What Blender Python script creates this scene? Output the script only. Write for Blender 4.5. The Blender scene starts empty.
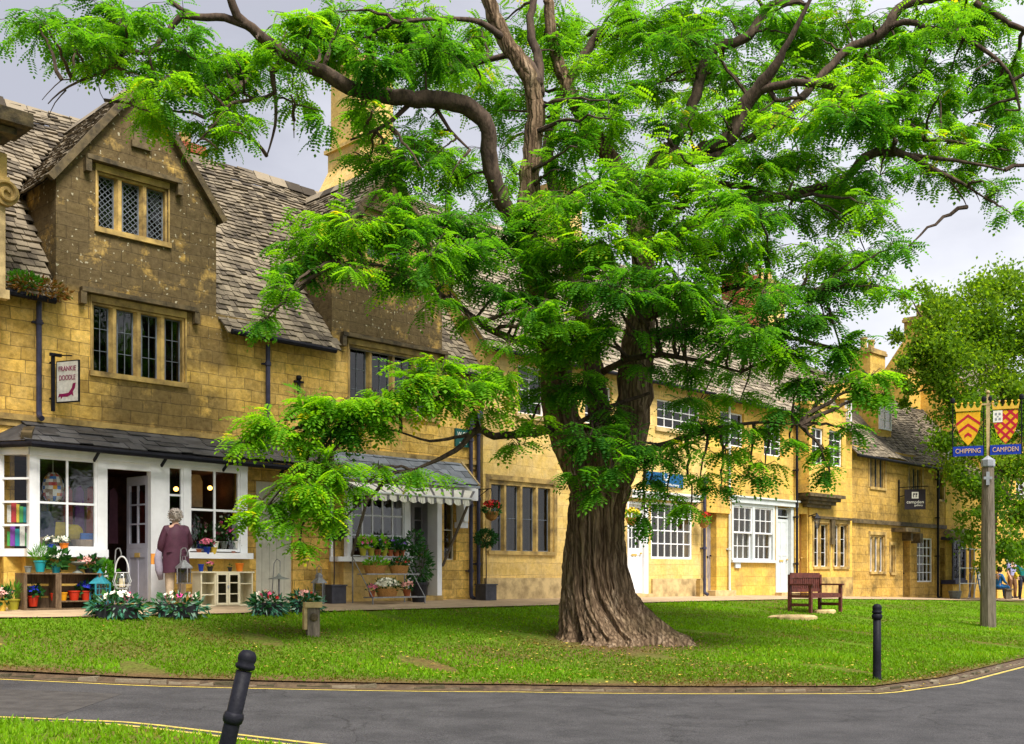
import bpy, math, random
import numpy as np
from mathutils import Vector, Matrix
random.seed(7); RNG=np.random.default_rng(11)
sc=bpy.context.scene; COL=sc.collection
PI=math.pi; R2=math.sqrt(.5)
F=1088.0; HY=575.0; CAM=1.42; FZ=26.0
# ------------------------------------------------------------------ picture measurements -> real positions on the street
def depth(x,d=0): return (FZ-d/R2)/(1-(x-512)/F)
def S(x,d=0): return (x-512)/F*depth(x,d)/R2-d
def H(x,y,d=0): return CAM+(HY-y)/F*depth(x,d)
def PX(x,y,z): return Vector(((x-512)/F*z, z, CAM+(HY-y)/F*z))
def world(s,b,z): return Vector((R2*(s-b), FZ+R2*(s+b), z))
# ------------------------------------------------------------------ terrain
KX=[-30,-6,-4.1,-2.5,0,2.3,4.46,5.8,8.97,60]; KY=[-9,12.4,12.4,12.7,13.25,13.3,13.4,14.6,18.6,69.6]
NX=[-30,-5,-3.35,-1.6,0,1.5,2.6,3.4]; NY=[-13.4,9.0,9.05,8.3,6.9,4.1,-.5,-14.5]
def K(X): return float(np.interp(X,KX,KY))
def NK(X): return float(np.interp(X,NX,NY))
def pav(s): return float(np.interp(s,[-14,-12,4,10,17,24,40,90],[.94,.90,.83,.80,.66,.51,.3,.2]))
def pw(s): return float(np.interp(s,[-6,4],[2.9,2.35]))
def YE(X): return X+FZ-pw(X*1.414-2.6)/R2
def road(X): return min(.0475*(math.sqrt(X*X+4)-X)/2-.03,.8)
def g(X,Y):
    s=(X+Y-FZ)*R2; d=(X-(Y-FZ))*R2; ye=YE(X); k=K(X)
    if Y>=ye: return pav(s)-.03*max(d,0)
    if Y>k:
        t=(Y-k)/(ye-k); se=(X+ye-FZ)*R2
        lo=road(X)+.06; hi=pav(se)-.03*pw(se)-.012
        return lo+(hi-lo)*t+.03*math.sin(X*1.3+Y*.7)*t*(1-t)+.02*math.sin(X*2.9-Y*2.1)*t*(1-t)
    if X>=3.4 or Y>NK(X): return road(X)
    return road(X)+.05
def ground(x,y):
    lo,z=3.0,3.0
    while z<120:
        P=PX(x,y,z)
        if P.z<=g(P.x,P.y): break
        lo=z; z+=.15
    hi=z
    for _ in range(30):
        m=(lo+hi)/2; P=PX(x,y,m)
        if P.z<=g(P.x,P.y): hi=m
        else: lo=m
    P=PX(x,y,hi); P.z=g(P.x,P.y); return P
# ------------------------------------------------------------------ mesh builder
class MB:
    def __init__(s): s.v=[]; s.f=[]; s.m=[]; s.t=[]; s.tint=.5; s.mi=0; s.off=(0,0,0)
    def add(s,vs,fs,mi=None):
        n=len(s.v); s.v+= [tuple(v) for v in vs]; s.t+=[s.tint]*len(vs)
        mi=s.mi if mi is None else mi
        for f in fs: s.f.append(tuple(i+n for i in f)); s.m.append(mi)
    def box(s,x0,x1,y0,y1,z0,z1,mi=None):
        s.add([(x0,y0,z0),(x1,y0,z0),(x1,y1,z0),(x0,y1,z0),(x0,y0,z1),(x1,y0,z1),(x1,y1,z1),(x0,y1,z1)],
              [(0,3,2,1),(4,5,6,7),(0,1,5,4),(1,2,6,5),(2,3,7,6),(3,0,4,7)],mi)
    def bar(s,a,b,w,h=None,up=(0,0,1),mi=None):
        h=h or w; a=Vector(a); b=Vector(b); d=(b-a).normalized(); up=Vector(up)
        if abs(d.dot(up))>.95: up=Vector((0,1,0))
        x=d.cross(up).normalized()*w/2; z=x.cross(d).normalized()*h/2
        vs=[p+i*x+j*z for p in (a,b) for i,j in ((-1,-1),(1,-1),(1,1),(-1,1))]
        s.add(vs,[(0,1,2,3),(7,6,5,4),(0,4,5,1),(1,5,6,2),(2,6,7,3),(3,7,4,0)],mi)
    def poly(s,pts,y0,y1,mi=None):            # outline in x,z extruded along y
        n=len(pts); s.add([(p[0],y0,p[1]) for p in pts]+[(p[0],y1,p[1]) for p in pts],
            [tuple(range(n)),tuple(range(2*n-1,n-1,-1))]+[((i+1)%n,i,i+n,(i+1)%n+n) for i in range(n)],mi)
    def tube(s,pts,rads,n=8,mi=None,rough=0,sc=(1,1),seed=0):
        P=[Vector(p) for p in pts]; 
        if not hasattr(rads,'__len__'): rads=[rads]*len(P)
        N=None; vs=[]; ang=[2*PI*i/n for i in range(n)]
        for i,p in enumerate(P):
            d=(P[min(i+1,len(P)-1)]-P[max(i-1,0)]).normalized()
            if N is None: N=d.cross(Vector((0,1,0)) if abs(d.y)<.9 else Vector((1,0,0))).normalized()
            N=(N-d*N.dot(d)).normalized(); B=d.cross(N)
            for a in ang:
                r=rads[i]
                if rough: r*=1+rough*(math.sin(a*5+seed+i*.35)*.5+math.sin(a*9+seed*2-i*.5)*.35+random.uniform(-.25,.25))
                vs.append(p+(N*math.cos(a)*sc[0]+B*math.sin(a)*sc[1])*r)
        k=len(P); fs=[(i*n+j,i*n+(j+1)%n,(i+1)*n+(j+1)%n,(i+1)*n+j) for i in range(k-1) for j in range(n)]
        fs+=[tuple(range(n-1,-1,-1)),tuple((k-1)*n+j for j in range(n))]
        s.add(vs,fs,mi)
    def lathe(s,prof,c=(0,0,0),n=16,mi=None,sx=1,sy=1):
        vs=[(c[0]+r*math.cos(2*PI*j/n)*sx,c[1]+r*math.sin(2*PI*j/n)*sy,c[2]+z) for r,z in prof for j in range(n)]
        k=len(prof); fs=[(i*n+j,i*n+(j+1)%n,(i+1)*n+(j+1)%n,(i+1)*n+j) for i in range(k-1) for j in range(n)]
        fs+=[tuple(range(n-1,-1,-1)),tuple((k-1)*n+j for j in range(n))]
        s.add(vs,fs,mi)
    def ball(s,c,r,n=8,mi=None,jit=0):
        r=r if hasattr(r,'__len__') else (r,r,r); vs=[]; 
        for i in range(1,n):
            for j in range(2*n):
                a=PI*i/n; b=PI*j/n; q=1+random.uniform(-jit,jit)
                vs.append((c[0]+r[0]*q*math.sin(a)*math.cos(b),c[1]+r[1]*q*math.sin(a)*math.sin(b),c[2]+r[2]*q*math.cos(a)))
        m=2*n; fs=[(i*m+j,(i+1)*m+j,(i+1)*m+(j+1)%m,i*m+(j+1)%m) for i in range(n-2) for j in range(m)]
        fs+=[tuple(range(m)),tuple((n-2)*m+j for j in range(m-1,-1,-1))]
        s.add(vs,fs,mi)
    def leaf(s,p,d,w,L,nrm=None,mi=None):
        p=Vector(p); d=Vector(d).normalized(); q=Vector((random.gauss(0,1),random.gauss(0,1),random.gauss(0,1))) if nrm is None else Vector(nrm)
        x=d.cross(q).normalized()*w/2; b=x.cross(d).normalized()*L*.12
        s.add([p,p+d*L*.45+x-b,p+d*L,p+d*L*.45-x-b],[(0,1,2,3)],mi)
    def build(s,name,mats,root=None,smooth=False,loc=(0,0,0),rz=0):
        me=bpy.data.meshes.new(name); o=s.off
        me.from_pydata([(v[0]-o[0],v[1]-o[1],v[2]-o[2]) for v in s.v],[],s.f)
        for m in (mats if isinstance(mats,(list,tuple)) else [mats]): me.materials.append(m)
        me.polygons.foreach_set('material_index',s.m)
        if smooth: me.polygons.foreach_set('use_smooth',[True]*len(s.f))
        a=me.attributes.new('tint','FLOAT','POINT'); a.data.foreach_set('value',s.t)
        me.update(); ob=bpy.data.objects.new(name,me); COL.objects.link(ob)
        ob.location=loc; ob.rotation_euler=(0,0,rz)
        if root is not None: ob.parent=root
        return ob
def npmesh(name,V,nv,mats,root=None,tint=None,loc=(0,0,0)):
    n=len(V); me=bpy.data.meshes.new(name); me.vertices.add(n); me.vertices.foreach_set('co',(V-np.array(loc)).astype(np.float32).ravel())
    me.loops.add(n); me.loops.foreach_set('vertex_index',np.arange(n,dtype=np.int32))
    k=n//nv; me.polygons.add(k); me.polygons.foreach_set('loop_start',(np.arange(k)*nv).astype(np.int32))
    try: me.polygons.foreach_set('loop_total',np.full(k,nv,dtype=np.int32))
    except Exception: pass
    for m in (mats if isinstance(mats,(list,tuple)) else [mats]): me.materials.append(m)
    if tint is not None:
        a=me.attributes.new('tint','FLOAT','POINT'); a.data.foreach_set('value',tint.astype(np.float32))
    me.update(); me.validate(); o=bpy.data.objects.new(name,me); COL.objects.link(o); o.location=loc
    if root is not None: o.parent=root; o.location=(0,0,0)
    return o
def tag(o,label=None,cat=None,group=None,kind=None):
    if label: o['label']=label
    if cat: o['category']=cat
    if group: o['group']=group
    if kind: o['kind']=kind
    return o
def empty(name,loc,rz=0,label=None,cat=None,group=None):
    o=bpy.data.objects.new(name,None); COL.objects.link(o); o.location=loc; o.rotation_euler=(0,0,rz); o.empty_display_size=.1
    return tag(o,label,cat,group)
def copy_tree(o,loc=None,rz=None,label=None,parent=None):
    c=o.copy(); COL.objects.link(c)
    if parent is not None: c.parent=parent
    if loc is not None: c.location=loc
    if rz is not None: c.rotation_euler=(0,0,rz)
    if label: c['label']=label
    for ch in [k for k in bpy.data.objects if k.parent==o]: copy_tree(ch,parent=c)
    return c
def text(name,s,size,mat,root,loc,w=None,ext=.003,rz=0,sx=1):
    cu=bpy.data.curves.new('t','FONT'); cu.body=s; cu.size=size; cu.align_x='CENTER'; cu.align_y='CENTER'; cu.extrude=ext
    o=bpy.data.objects.new('t',cu); COL.objects.link(o); bpy.context.view_layer.update()
    me=bpy.data.meshes.new_from_object(o.evaluated_get(bpy.context.evaluated_depsgraph_get())); bpy.data.objects.remove(o)
    if w:
        xs=[v.co.x for v in me.vertices]; sx=w/(max(xs)-min(xs))
    me.transform(Matrix.Translation(loc)@Matrix.Rotation(rz,4,'Z')@Matrix.Rotation(PI/2,4,'X')@Matrix.Diagonal((sx,1,1,1)))
    me.materials.clear(); me.materials.append(mat); me.name=name
    ob=bpy.data.objects.new(name,me); COL.objects.link(ob); ob.parent=root; return ob
# ------------------------------------------------------------------ materials
M={}
def nodes(name):
    m=bpy.data.materials.new(name); m.use_nodes=True; nt=m.node_tree; return m,nt,nt.nodes['Principled BSDF'],lambda t,**k:mk(nt,t,**k)
def mk(nt,t,**k):
    n=nt.nodes.new(t)
    for a,b in k.items(): setattr(n,a,b)
    return n
def ramp(nt,stops):
    r=nt.nodes.new('ShaderNodeValToRGB'); e=r.color_ramp.elements
    while len(e)<len(stops): e.new(.5)
    for q,(p,c) in zip(e,stops): q.position=p; q.color=(*c,1) if len(c)==3 else c
    return r
def mat(name,c,c2=None,rough=.7,ns=8,bump=.1,metal=0,bs=None,stretch=(1,1,1),tint=False,spec=.3,coord='Object'):
    m,nt,b,N=nodes(name); L=nt.links.new
    c2=c2 or tuple(x*.6 for x in c)
    tc=N('ShaderNodeTexCoord'); mp=N('ShaderNodeMapping'); mp.inputs['Scale'].default_value=stretch; L(tc.outputs[coord],mp.inputs[0])
    no=N('ShaderNodeTexNoise'); no.inputs['Scale'].default_value=ns; no.inputs['Detail'].default_value=6; no.inputs['Roughness'].default_value=.65; L(mp.outputs[0],no.inputs[0])
    r=ramp(nt,[(.35,c2),(.62,c)])
    if tint:
        at=N('ShaderNodeAttribute',attribute_name='tint'); ad=N('ShaderNodeMath',operation='ADD'); L(at.outputs['Fac'],ad.inputs[0]); L(no.outputs[0],ad.inputs[1])
        ha=N('ShaderNodeMath',operation='MULTIPLY'); ha.inputs[1].default_value=.5; L(ad.outputs[0],ha.inputs[0]); L(ha.outputs[0],r.inputs[0])
    else: L(no.outputs[0],r.inputs[0])
    L(r.outputs[0],b.inputs['Base Color']); b.inputs['Roughness'].default_value=rough; b.inputs['Metallic'].default_value=metal
    b.inputs['Specular IOR Level'].default_value=spec
    if bump:
        n2=N('ShaderNodeTexNoise'); n2.inputs['Scale'].default_value=bs or ns*4; n2.inputs['Detail'].default_value=5; L(mp.outputs[0],n2.inputs[0])
        bu=N('ShaderNodeBump'); bu.inputs['Strength'].default_value=bump; bu.inputs['Distance'].default_value=.02; L(n2.outputs[0],bu.inputs['Height']); L(bu.outputs[0],b.inputs['Normal'])
    M[name]=m; return m
def stone(name,c1,c2,mortar,dirt=(.06,.045,.02),amt=.5,bw=.52,bh=.27,stain=None,lichen=False,bump=.85):
    m,nt,b,N=nodes(name); L=nt.links.new
    tc=N('ShaderNodeTexCoord'); sp=N('ShaderNodeSeparateXYZ'); L(tc.outputs['Object'],sp.inputs[0])
    ad=N('ShaderNodeMath',operation='ADD'); L(sp.outputs[0],ad.inputs[0]); L(sp.outputs[1],ad.inputs[1])
    co=N('ShaderNodeCombineXYZ'); L(ad.outputs[0],co.inputs[0]); L(sp.outputs[2],co.inputs[1])
    nd=N('ShaderNodeTexNoise'); nd.inputs['Scale'].default_value=1.7; nd.inputs['Detail'].default_value=3; L(tc.outputs['Object'],nd.inputs[0])
    sb=N('ShaderNodeVectorMath',operation='SUBTRACT'); sb.inputs[1].default_value=(.5,.5,.5); L(nd.outputs['Color'],sb.inputs[0])
    scv=N('ShaderNodeVectorMath',operation='SCALE'); scv.inputs['Scale'].default_value=.085; L(sb.outputs[0],scv.inputs[0])
    av=N('ShaderNodeVectorMath',operation='ADD'); L(co.outputs[0],av.inputs[0]); L(scv.outputs[0],av.inputs[1])
    br=N('ShaderNodeTexBrick'); br.inputs['Scale'].default_value=1; br.inputs['Brick Width'].default_value=bw; br.inputs['Row Height'].default_value=bh
    br.inputs['Mortar Size'].default_value=.007; br.inputs['Mortar Smooth'].default_value=.5; br.offset=.43; br.squash=1.4; br.squash_frequency=3
    br.inputs['Color1'].default_value=(*c1,1); br.inputs['Color2'].default_value=(*c2,1); br.inputs['Mortar'].default_value=(*mortar,1); L(av.outputs[0],br.inputs[0])
    # weathering
    n1=N('ShaderNodeTexNoise'); n1.inputs['Scale'].default_value=.9; n1.inputs['Detail'].default_value=8; n1.inputs['Roughness'].default_value=.7; L(tc.outputs['Object'],n1.inputs[0])
    r1=ramp(nt,[(.48,(0,0,0)),(.66,(1,1,1))]); L(n1.outputs[0],r1.inputs[0])
    fac=N('ShaderNodeMath',operation='MULTIPLY'); fac.inputs[1].default_value=amt; L(r1.outputs[0],fac.inputs[0]); fo=fac.outputs[0]
    if stain:   # soot-dark old stone: grows with height of the wall (real grime), broken by noise
        mr=N('ShaderNodeMapRange'); mr.inputs['From Min'].default_value=stain[0]; mr.inputs['From Max'].default_value=stain[1]; L(sp.outputs[2],mr.inputs[0])
        n3=N('ShaderNodeTexNoise'); n3.inputs['Scale'].default_value=1.6; n3.inputs['Detail'].default_value=7; n3.inputs['Roughness'].default_value=.7; L(tc.outputs['Object'],n3.inputs[0])
        r3=ramp(nt,[(.27,(0,0,0)),(.46,(1,1,1))]); L(n3.outputs[0],r3.inputs[0])
        mm=N('ShaderNodeMath',operation='MULTIPLY'); L(mr.outputs[0],mm.inputs[0]); L(r3.outputs[0],mm.inputs[1])
        m9=N('ShaderNodeMath',operation='MULTIPLY'); L(mm.outputs[0],m9.inputs[0]); m9.inputs[1].default_value=.95
        mx=N('ShaderNodeMath',operation='MAXIMUM'); L(m9.outputs[0],mx.inputs[0]); L(fo,mx.inputs[1]); fo=mx.outputs[0]
        # grime patches under the first-floor window sills
        for (xa,xb,za,zb) in stain[2]:
            w=[]
            for out,lo,hi in ((sp.outputs[0],xa,xb),(sp.outputs[2],za,zb)):
                q=N('ShaderNodeMath',operation='SUBTRACT'); L(out,q.inputs[0]); q.inputs[1].default_value=(lo+hi)/2
                q2=N('ShaderNodeMath',operation='ABSOLUTE'); L(q.outputs[0],q2.inputs[0])
                q3=N('ShaderNodeMapRange'); q3.inputs['From Min'].default_value=(hi-lo)/2; q3.inputs['From Max'].default_value=(hi-lo)/2*.5; L(q2.outputs[0],q3.inputs[0]); w.append(q3.outputs[0])
            q4=N('ShaderNodeMath',operation='MULTIPLY'); L(w[0],q4.inputs[0]); L(w[1],q4.inputs[1])
            q5=N('ShaderNodeMath',operation='MULTIPLY'); L(q4.outputs[0],q5.inputs[0]); L(r3.outputs[0],q5.inputs[1])
            q6=N('ShaderNodeMath',operation='MAXIMUM'); q5b=N('ShaderNodeMath',operation='MULTIPLY'); q5b.inputs[1].default_value=.8; L(q5.outputs[0],q5b.inputs[0]); L(q5b.outputs[0],q6.inputs[0]); L(fo,q6.inputs[1]); fo=q6.outputs[0]
    n8=N('ShaderNodeTexNoise'); n8.inputs['Scale'].default_value=2.3; n8.inputs['Detail'].default_value=5; n8.inputs['Roughness'].default_value=.7; L(tc.outputs['Object'],n8.inputs[0]); r8=ramp(nt,[(.42,(0,0,0)),(.68,(.6,.6,.6))]); L(n8.outputs[0],r8.inputs[0]); hx=N('ShaderNodeMix',data_type='RGBA'); L(r8.outputs[0],hx.inputs['Factor']); L(br.outputs[0],hx.inputs['A']); hx.inputs['B'].default_value=(c1[0]*.85,c1[1]*.93,c1[2]*1.5,1)
    mix=N('ShaderNodeMix',data_type='RGBA'); L(fo,mix.inputs['Factor']); L(hx.outputs['Result'],mix.inputs['A']); mix.inputs['B'].default_value=(*dirt,1)
    n4=N('ShaderNodeTexNoise'); n4.inputs['Scale'].default_value=9; n4.inputs['Detail'].default_value=6; n4.inputs['Roughness'].default_value=.75; L(tc.outputs['Object'],n4.inputs[0])
    lo=.6 if name in ('stone_old','stone_far') else .8; r4=ramp(nt,[(.32,(lo,lo*.94,lo*.84)),(.6,(1.1,1.08,1.04))]); L(n4.outputs[0],r4.inputs[0])
    mu=N('ShaderNodeMix',data_type='RGBA',blend_type='MULTIPLY'); mu.inputs['Factor'].default_value=1; L(mix.outputs['Result'],mu.inputs['A']); L(r4.outputs[0],mu.inputs['B']); out=mu.outputs['Result']
    if lichen:
        vo=N('ShaderNodeTexVoronoi'); vo.inputs['Scale'].default_value=12; vo.inputs['Randomness'].default_value=1; L(tc.outputs['Object'],vo.inputs[0])
        lv=N('ShaderNodeMath',operation='LESS_THAN'); lv.inputs[1].default_value=.24; L(vo.outputs['Distance'],lv.inputs[0]); vs_=N('ShaderNodeSeparateColor'); L(vo.outputs['Color'],vs_.inputs[0]); vm_=N('ShaderNodeMath',operation='MULTIPLY'); L(vs_.outputs[1],vm_.inputs[0]); vm_.inputs[1].default_value=.34; L(vm_.outputs[0],lv.inputs[1]); dv_=N('ShaderNodeVectorMath',operation='ADD'); dn_=N('ShaderNodeTexNoise'); dn_.inputs['Scale'].default_value=14; L(tc.outputs['Object'],dn_.inputs[0]); ds_=N('ShaderNodeVectorMath',operation='SCALE'); ds_.inputs['Scale'].default_value=.09; L(dn_.outputs['Color'],ds_.inputs[0]); L(tc.outputs['Object'],dv_.inputs[0]); L(ds_.outputs[0],dv_.inputs[1]); L(dv_.outputs[0],vo.inputs['Vector'])
        gt=N('ShaderNodeSeparateColor'); L(vo.outputs['Color'],gt.inputs[0]); g2=N('ShaderNodeMath',operation='GREATER_THAN'); g2.inputs[1].default_value=.68; L(gt.outputs[0],g2.inputs[0])
        q=N('ShaderNodeMath',operation='MULTIPLY'); L(lv.outputs[0],q.inputs[0]); L(g2.outputs[0],q.inputs[1])
        q7=N('ShaderNodeMath',operation='MULTIPLY'); L(q.outputs[0],q7.inputs[0]); L(mm.outputs[0],q7.inputs[1])
        q8=N('ShaderNodeMath',operation='MULTIPLY'); L(q7.outputs[0],q8.inputs[0]); q8.inputs[1].default_value=.65
        m2=N('ShaderNodeMix',data_type='RGBA'); L(q8.outputs[0],m2.inputs['Factor']); L(out,m2.inputs['A']); m2.inputs['B'].default_value=(.55,.5,.36,1); out=m2.outputs['Result']
    L(out,b.inputs['Base Color']); b.inputs['Roughness'].default_value=.9; b.inputs['Specular IOR Level'].default_value=.15
    hh=N('ShaderNodeMath',operation='MULTIPLY_ADD'); L(n4.outputs[0],hh.inputs[0]); hh.inputs[1].default_value=.8
    iv=N('ShaderNodeMath',operation='MULTIPLY'); iv.inputs[1].default_value=-.6; L(br.outputs['Fac'],iv.inputs[0]); L(iv.outputs[0],hh.inputs[2])
    bu=N('ShaderNodeBump'); bu.inputs['Strength'].default_value=bump; bu.inputs['Distance'].default_value=.03; L(hh.outputs[0],bu.inputs['Height']); L(bu.outputs[0],b.inputs['Normal'])
    M[name]=m; return m
def leafmat(name,stops,trans=.35,rough=.5):
    m,nt,b,N=nodes(name); L=nt.links.new
    at=N('ShaderNodeAttribute',attribute_name='tint'); r=ramp(nt,stops); L(at.outputs['Fac'],r.inputs[0])
    L(r.outputs[0],b.inputs['Base Color']); b.inputs['Roughness'].default_value=rough; b.inputs['Specular IOR Level'].default_value=.12
    tr=N('ShaderNodeBsdfTranslucent'); mc=N('ShaderNodeMix',data_type='RGBA',blend_type='MULTIPLY'); mc.inputs['Factor'].default_value=1
    L(r.outputs[0],mc.inputs['A']); mc.inputs['B'].default_value=(2.1,1.9,.5,1); L(mc.outputs['Result'],tr.inputs[0])
    ms=N('ShaderNodeMixShader'); ms.inputs[0].default_value=trans; L(b.outputs[0],ms.inputs[1]); L(tr.outputs[0],ms.inputs[2])
    L(ms.outputs[0],nt.nodes['Material Output'].inputs[0]); M[name]=m; return m
def glassmat(name,tint=(.8,.85,.85),refl=.25):
    m,nt,b,N=nodes(name); L=nt.links.new
    tr=N('ShaderNodeBsdfTransparent'); tr.inputs[0].default_value=(*tint,1); gl=N('ShaderNodeBsdfGlossy'); gl.inputs['Roughness'].default_value=.04
    tc=N('ShaderNodeTexCoord'); no=N('ShaderNodeTexNoise'); no.inputs['Scale'].default_value=5; L(tc.outputs['Object'],no.inputs[0]); bu=N('ShaderNodeBump'); bu.inputs['Strength'].default_value=.12; bu.inputs['Distance'].default_value=.03; L(no.outputs[0],bu.inputs['Height']); L(bu.outputs[0],gl.inputs['Normal'])
    ms=N('ShaderNodeMixShader'); ms.inputs[0].default_value=refl; L(tr.outputs[0],ms.inputs[1]); L(gl.outputs[0],ms.inputs[2]); L(ms.outputs[0],nt.nodes['Material Output'].inputs[0]); M[name]=m; return m
def emit(name,c,st):
    m,nt,b,N=nodes(name); b.inputs['Base Color'].default_value=(*c,1); b.inputs['Emission Color'].default_value=(*c,1); b.inputs['Emission Strength'].default_value=st; M[name]=m; return m
SPOTS=((.9,3.6,3.3,4.55),)
stone('stone_old',(.98,.63,.15),(.56,.355,.09),(.34,.23,.08),amt=.58,bw=.38,bh=.215,dirt=(.095,.072,.042),stain=(4.7,5.5,((1.5,5.1,2.7,4.3),(8.2,9.6,4.2,6.0),(3.0,4.9,4.2,5.4))),lichen=True)
stone('stone_gold',(.78,.55,.185),(.58,.40,.125),(.50,.34,.13),amt=.5,dirt=(.33,.235,.11),bw=.55,bh=.29,bump=.6)
stone('stone_ochre',(.76,.49,.10),(.55,.35,.07),(.46,.28,.07),amt=.55,dirt=(.25,.17,.075),bw=.55,bh=.29,bump=.6)
stone('stone_far',(.62,.39,.09),(.44,.27,.065),(.3,.2,.07),amt=.75,dirt=(.10,.07,.025),bw=.6,bh=.3)
stone('red_brick',(.32,.08,.04),(.25,.06,.03),(.3,.22,.15),amt=.3,bw=.22,bh=.075)
mat('trim_dark',(.14,.10,.048),(.035,.026,.014),ns=5,bump=.4)
mat('trim_gold',(.55,.37,.12),(.16,.105,.042),ns=2.6,bump=.25)
mat('trim_pale',(.60,.44,.21),(.30,.215,.10),ns=4,bump=.25)
mat('slate_stone',(.25,.205,.145),(.05,.04,.03),ns=3,bump=.6,rough=.95,tint=True,bs=22)
mat('slate_pale',(.32,.27,.2),(.11,.09,.065),ns=3,bump=.6,rough=.95,tint=True,bs=22)
mat('slate_welsh',(.10,.097,.10),(.038,.036,.038),ns=4,bump=.3,rough=.6,tint=True)
mat('slate_blue',(.24,.26,.30),(.12,.13,.15),ns=4,bump=.3,rough=.6,tint=True)
mat('white_paint',(.80,.80,.82),(.70,.70,.72),ns=3,bump=.05,rough=.45)
mat('cream_paint',(.72,.66,.47),(.6,.54,.38),ns=6,bump=.1,rough=.6)
mat('grey_paint',(.56,.60,.60),(.48,.51,.52),ns=4,bump=.05,rough=.5)
mat('lilac_grey',(.44,.43,.50),(.36,.35,.42),ns=4,bump=.05,rough=.5)
mat('stone_paint',(.62,.60,.50),(.5,.48,.4),ns=4,bump=.05,rough=.6)
mat('black_iron',(.012,.012,.018),(.006,.006,.010),ns=12,bump=.15,rough=.55,spec=.12)
mat('pipe_blue',(.045,.045,.09),(.025,.025,.05),ns=6,bump=.1,rough=.5)
mat('grey_metal',(.30,.30,.31),(.17,.17,.17),ns=14,bump=.1,rough=.45,metal=.5)
mat('pale_metal',(.6,.6,.6),(.45,.45,.45),ns=14,bump=.1,rough=.45)
mat('lead',(.32,.34,.38),(.2,.21,.24),ns=6,rough=.6)
mat('lead_came',(.16,.18,.21),(.09,.10,.12),ns=6,rough=.6)
mat('old_wood',(.20,.14,.085),(.09,.06,.035),ns=5,bump=.5,stretch=(9,9,1))
mat('crate_wood',(.17,.11,.06),(.07,.042,.022),ns=5,bump=.5,stretch=(8,8,1.2))
mat('weathered_wood',(.19,.155,.115),(.075,.06,.042),ns=4,bump=.8,stretch=(9,9,.7),bs=10)
mat('grey_door_wood',(.33,.29,.28),(.17,.14,.13),ns=5,bump=.5,stretch=(8,8,.8))
mat('brown_door',(.26,.12,.02),(.14,.06,.012),ns=5,bump=.2,stretch=(8,8,.8))
mat('bench_wood',(.135,.035,.025),(.06,.016,.013),ns=6,bump=.3,stretch=(2,2,2),rough=.6)
mat('dark_inside',(.02,.014,.012),ns=2,bump=0)
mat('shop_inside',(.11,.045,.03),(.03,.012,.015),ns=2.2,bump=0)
mat('curtain',(.42,.34,.22),(.20,.155,.10),ns=2,bump=0,stretch=(8,8,.5))
mat('asphalt',(.060,.058,.063),(.036,.035,.039),ns=1.8,bump=.5,rough=.85,bs=90)
mat('asphalt_old',(.07,.064,.062),(.042,.038,.038),ns=5,bump=.5,rough=.9,bs=90)
mat('pavement',(.46,.34,.215),(.31,.22,.14),ns=2.5,bump=.4,bs=40)
mat('kerb_stone',(.20,.165,.11),(.06,.05,.025),ns=6,bump=.6,tint=True)
mat('yellow_line',(.62,.47,.10),(.36,.28,.09),ns=9,bump=.3)
mat('soil',(.10,.065,.035),(.04,.025,.015),ns=9,bump=.6)
mat('gutter_soil',(.13,.085,.05),(.06,.04,.025),ns=9,bump=.6)
mat('bark',(.165,.108,.068),(.035,.022,.015),ns=3.2,bump=1.2,rough=.95,stretch=(5,5,.55),bs=7)
mat('bark_dark',(.095,.064,.045),(.030,.020,.014),ns=4,bump=.9,rough=.95,stretch=(3,3,1),bs=10)
mat('wicker',(.50,.24,.06),(.25,.11,.025),ns=40,bump=.7,stretch=(1,1,3))
mat('terracotta',(.36,.10,.03),(.25,.07,.025),ns=6,bump=.1)
mat('pot_orange',(.75,.20,.01),(.62,.15,.01),ns=3,bump=.05,rough=.4)
mat('pot_amber',(.75,.33,.01),(.65,.28,.01),ns=3,bump=.05,rough=.4)
mat('pot_red',(.55,.035,.01),(.40,.025,.01),ns=3,bump=.05,rough=.4)
mat('pot_teal',(.015,.30,.34),(.012,.22,.26),ns=3,bump=.05,rough=.4)
mat('pot_blue',(.01,.05,.35),(.01,.03,.22),ns=3,bump=.05,rough=.4)
mat('pot_olive',(.33,.30,.02),(.22,.2,.02),ns=3,bump=.05,rough=.5)
mat('pot_yellow',(.75,.52,.06),ns=3,bump=.05,rough=.5)
mat('pot_black',(.018,.018,.022),ns=5,bump=.1,rough=.5)
mat('planter_slate',(.055,.055,.07),(.03,.03,.04),ns=5,bump=.2,rough=.5)
mat('patina',(.02,.22,.27),(.02,.13,.17),ns=8,bump=.2,rough=.5)
mat('bowl_grey',(.22,.24,.21),(.12,.12,.1),ns=8,bump=.3)
mat('candle',(.85,.72,.45),(.8,.66,.4),ns=3,bump=0)
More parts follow.
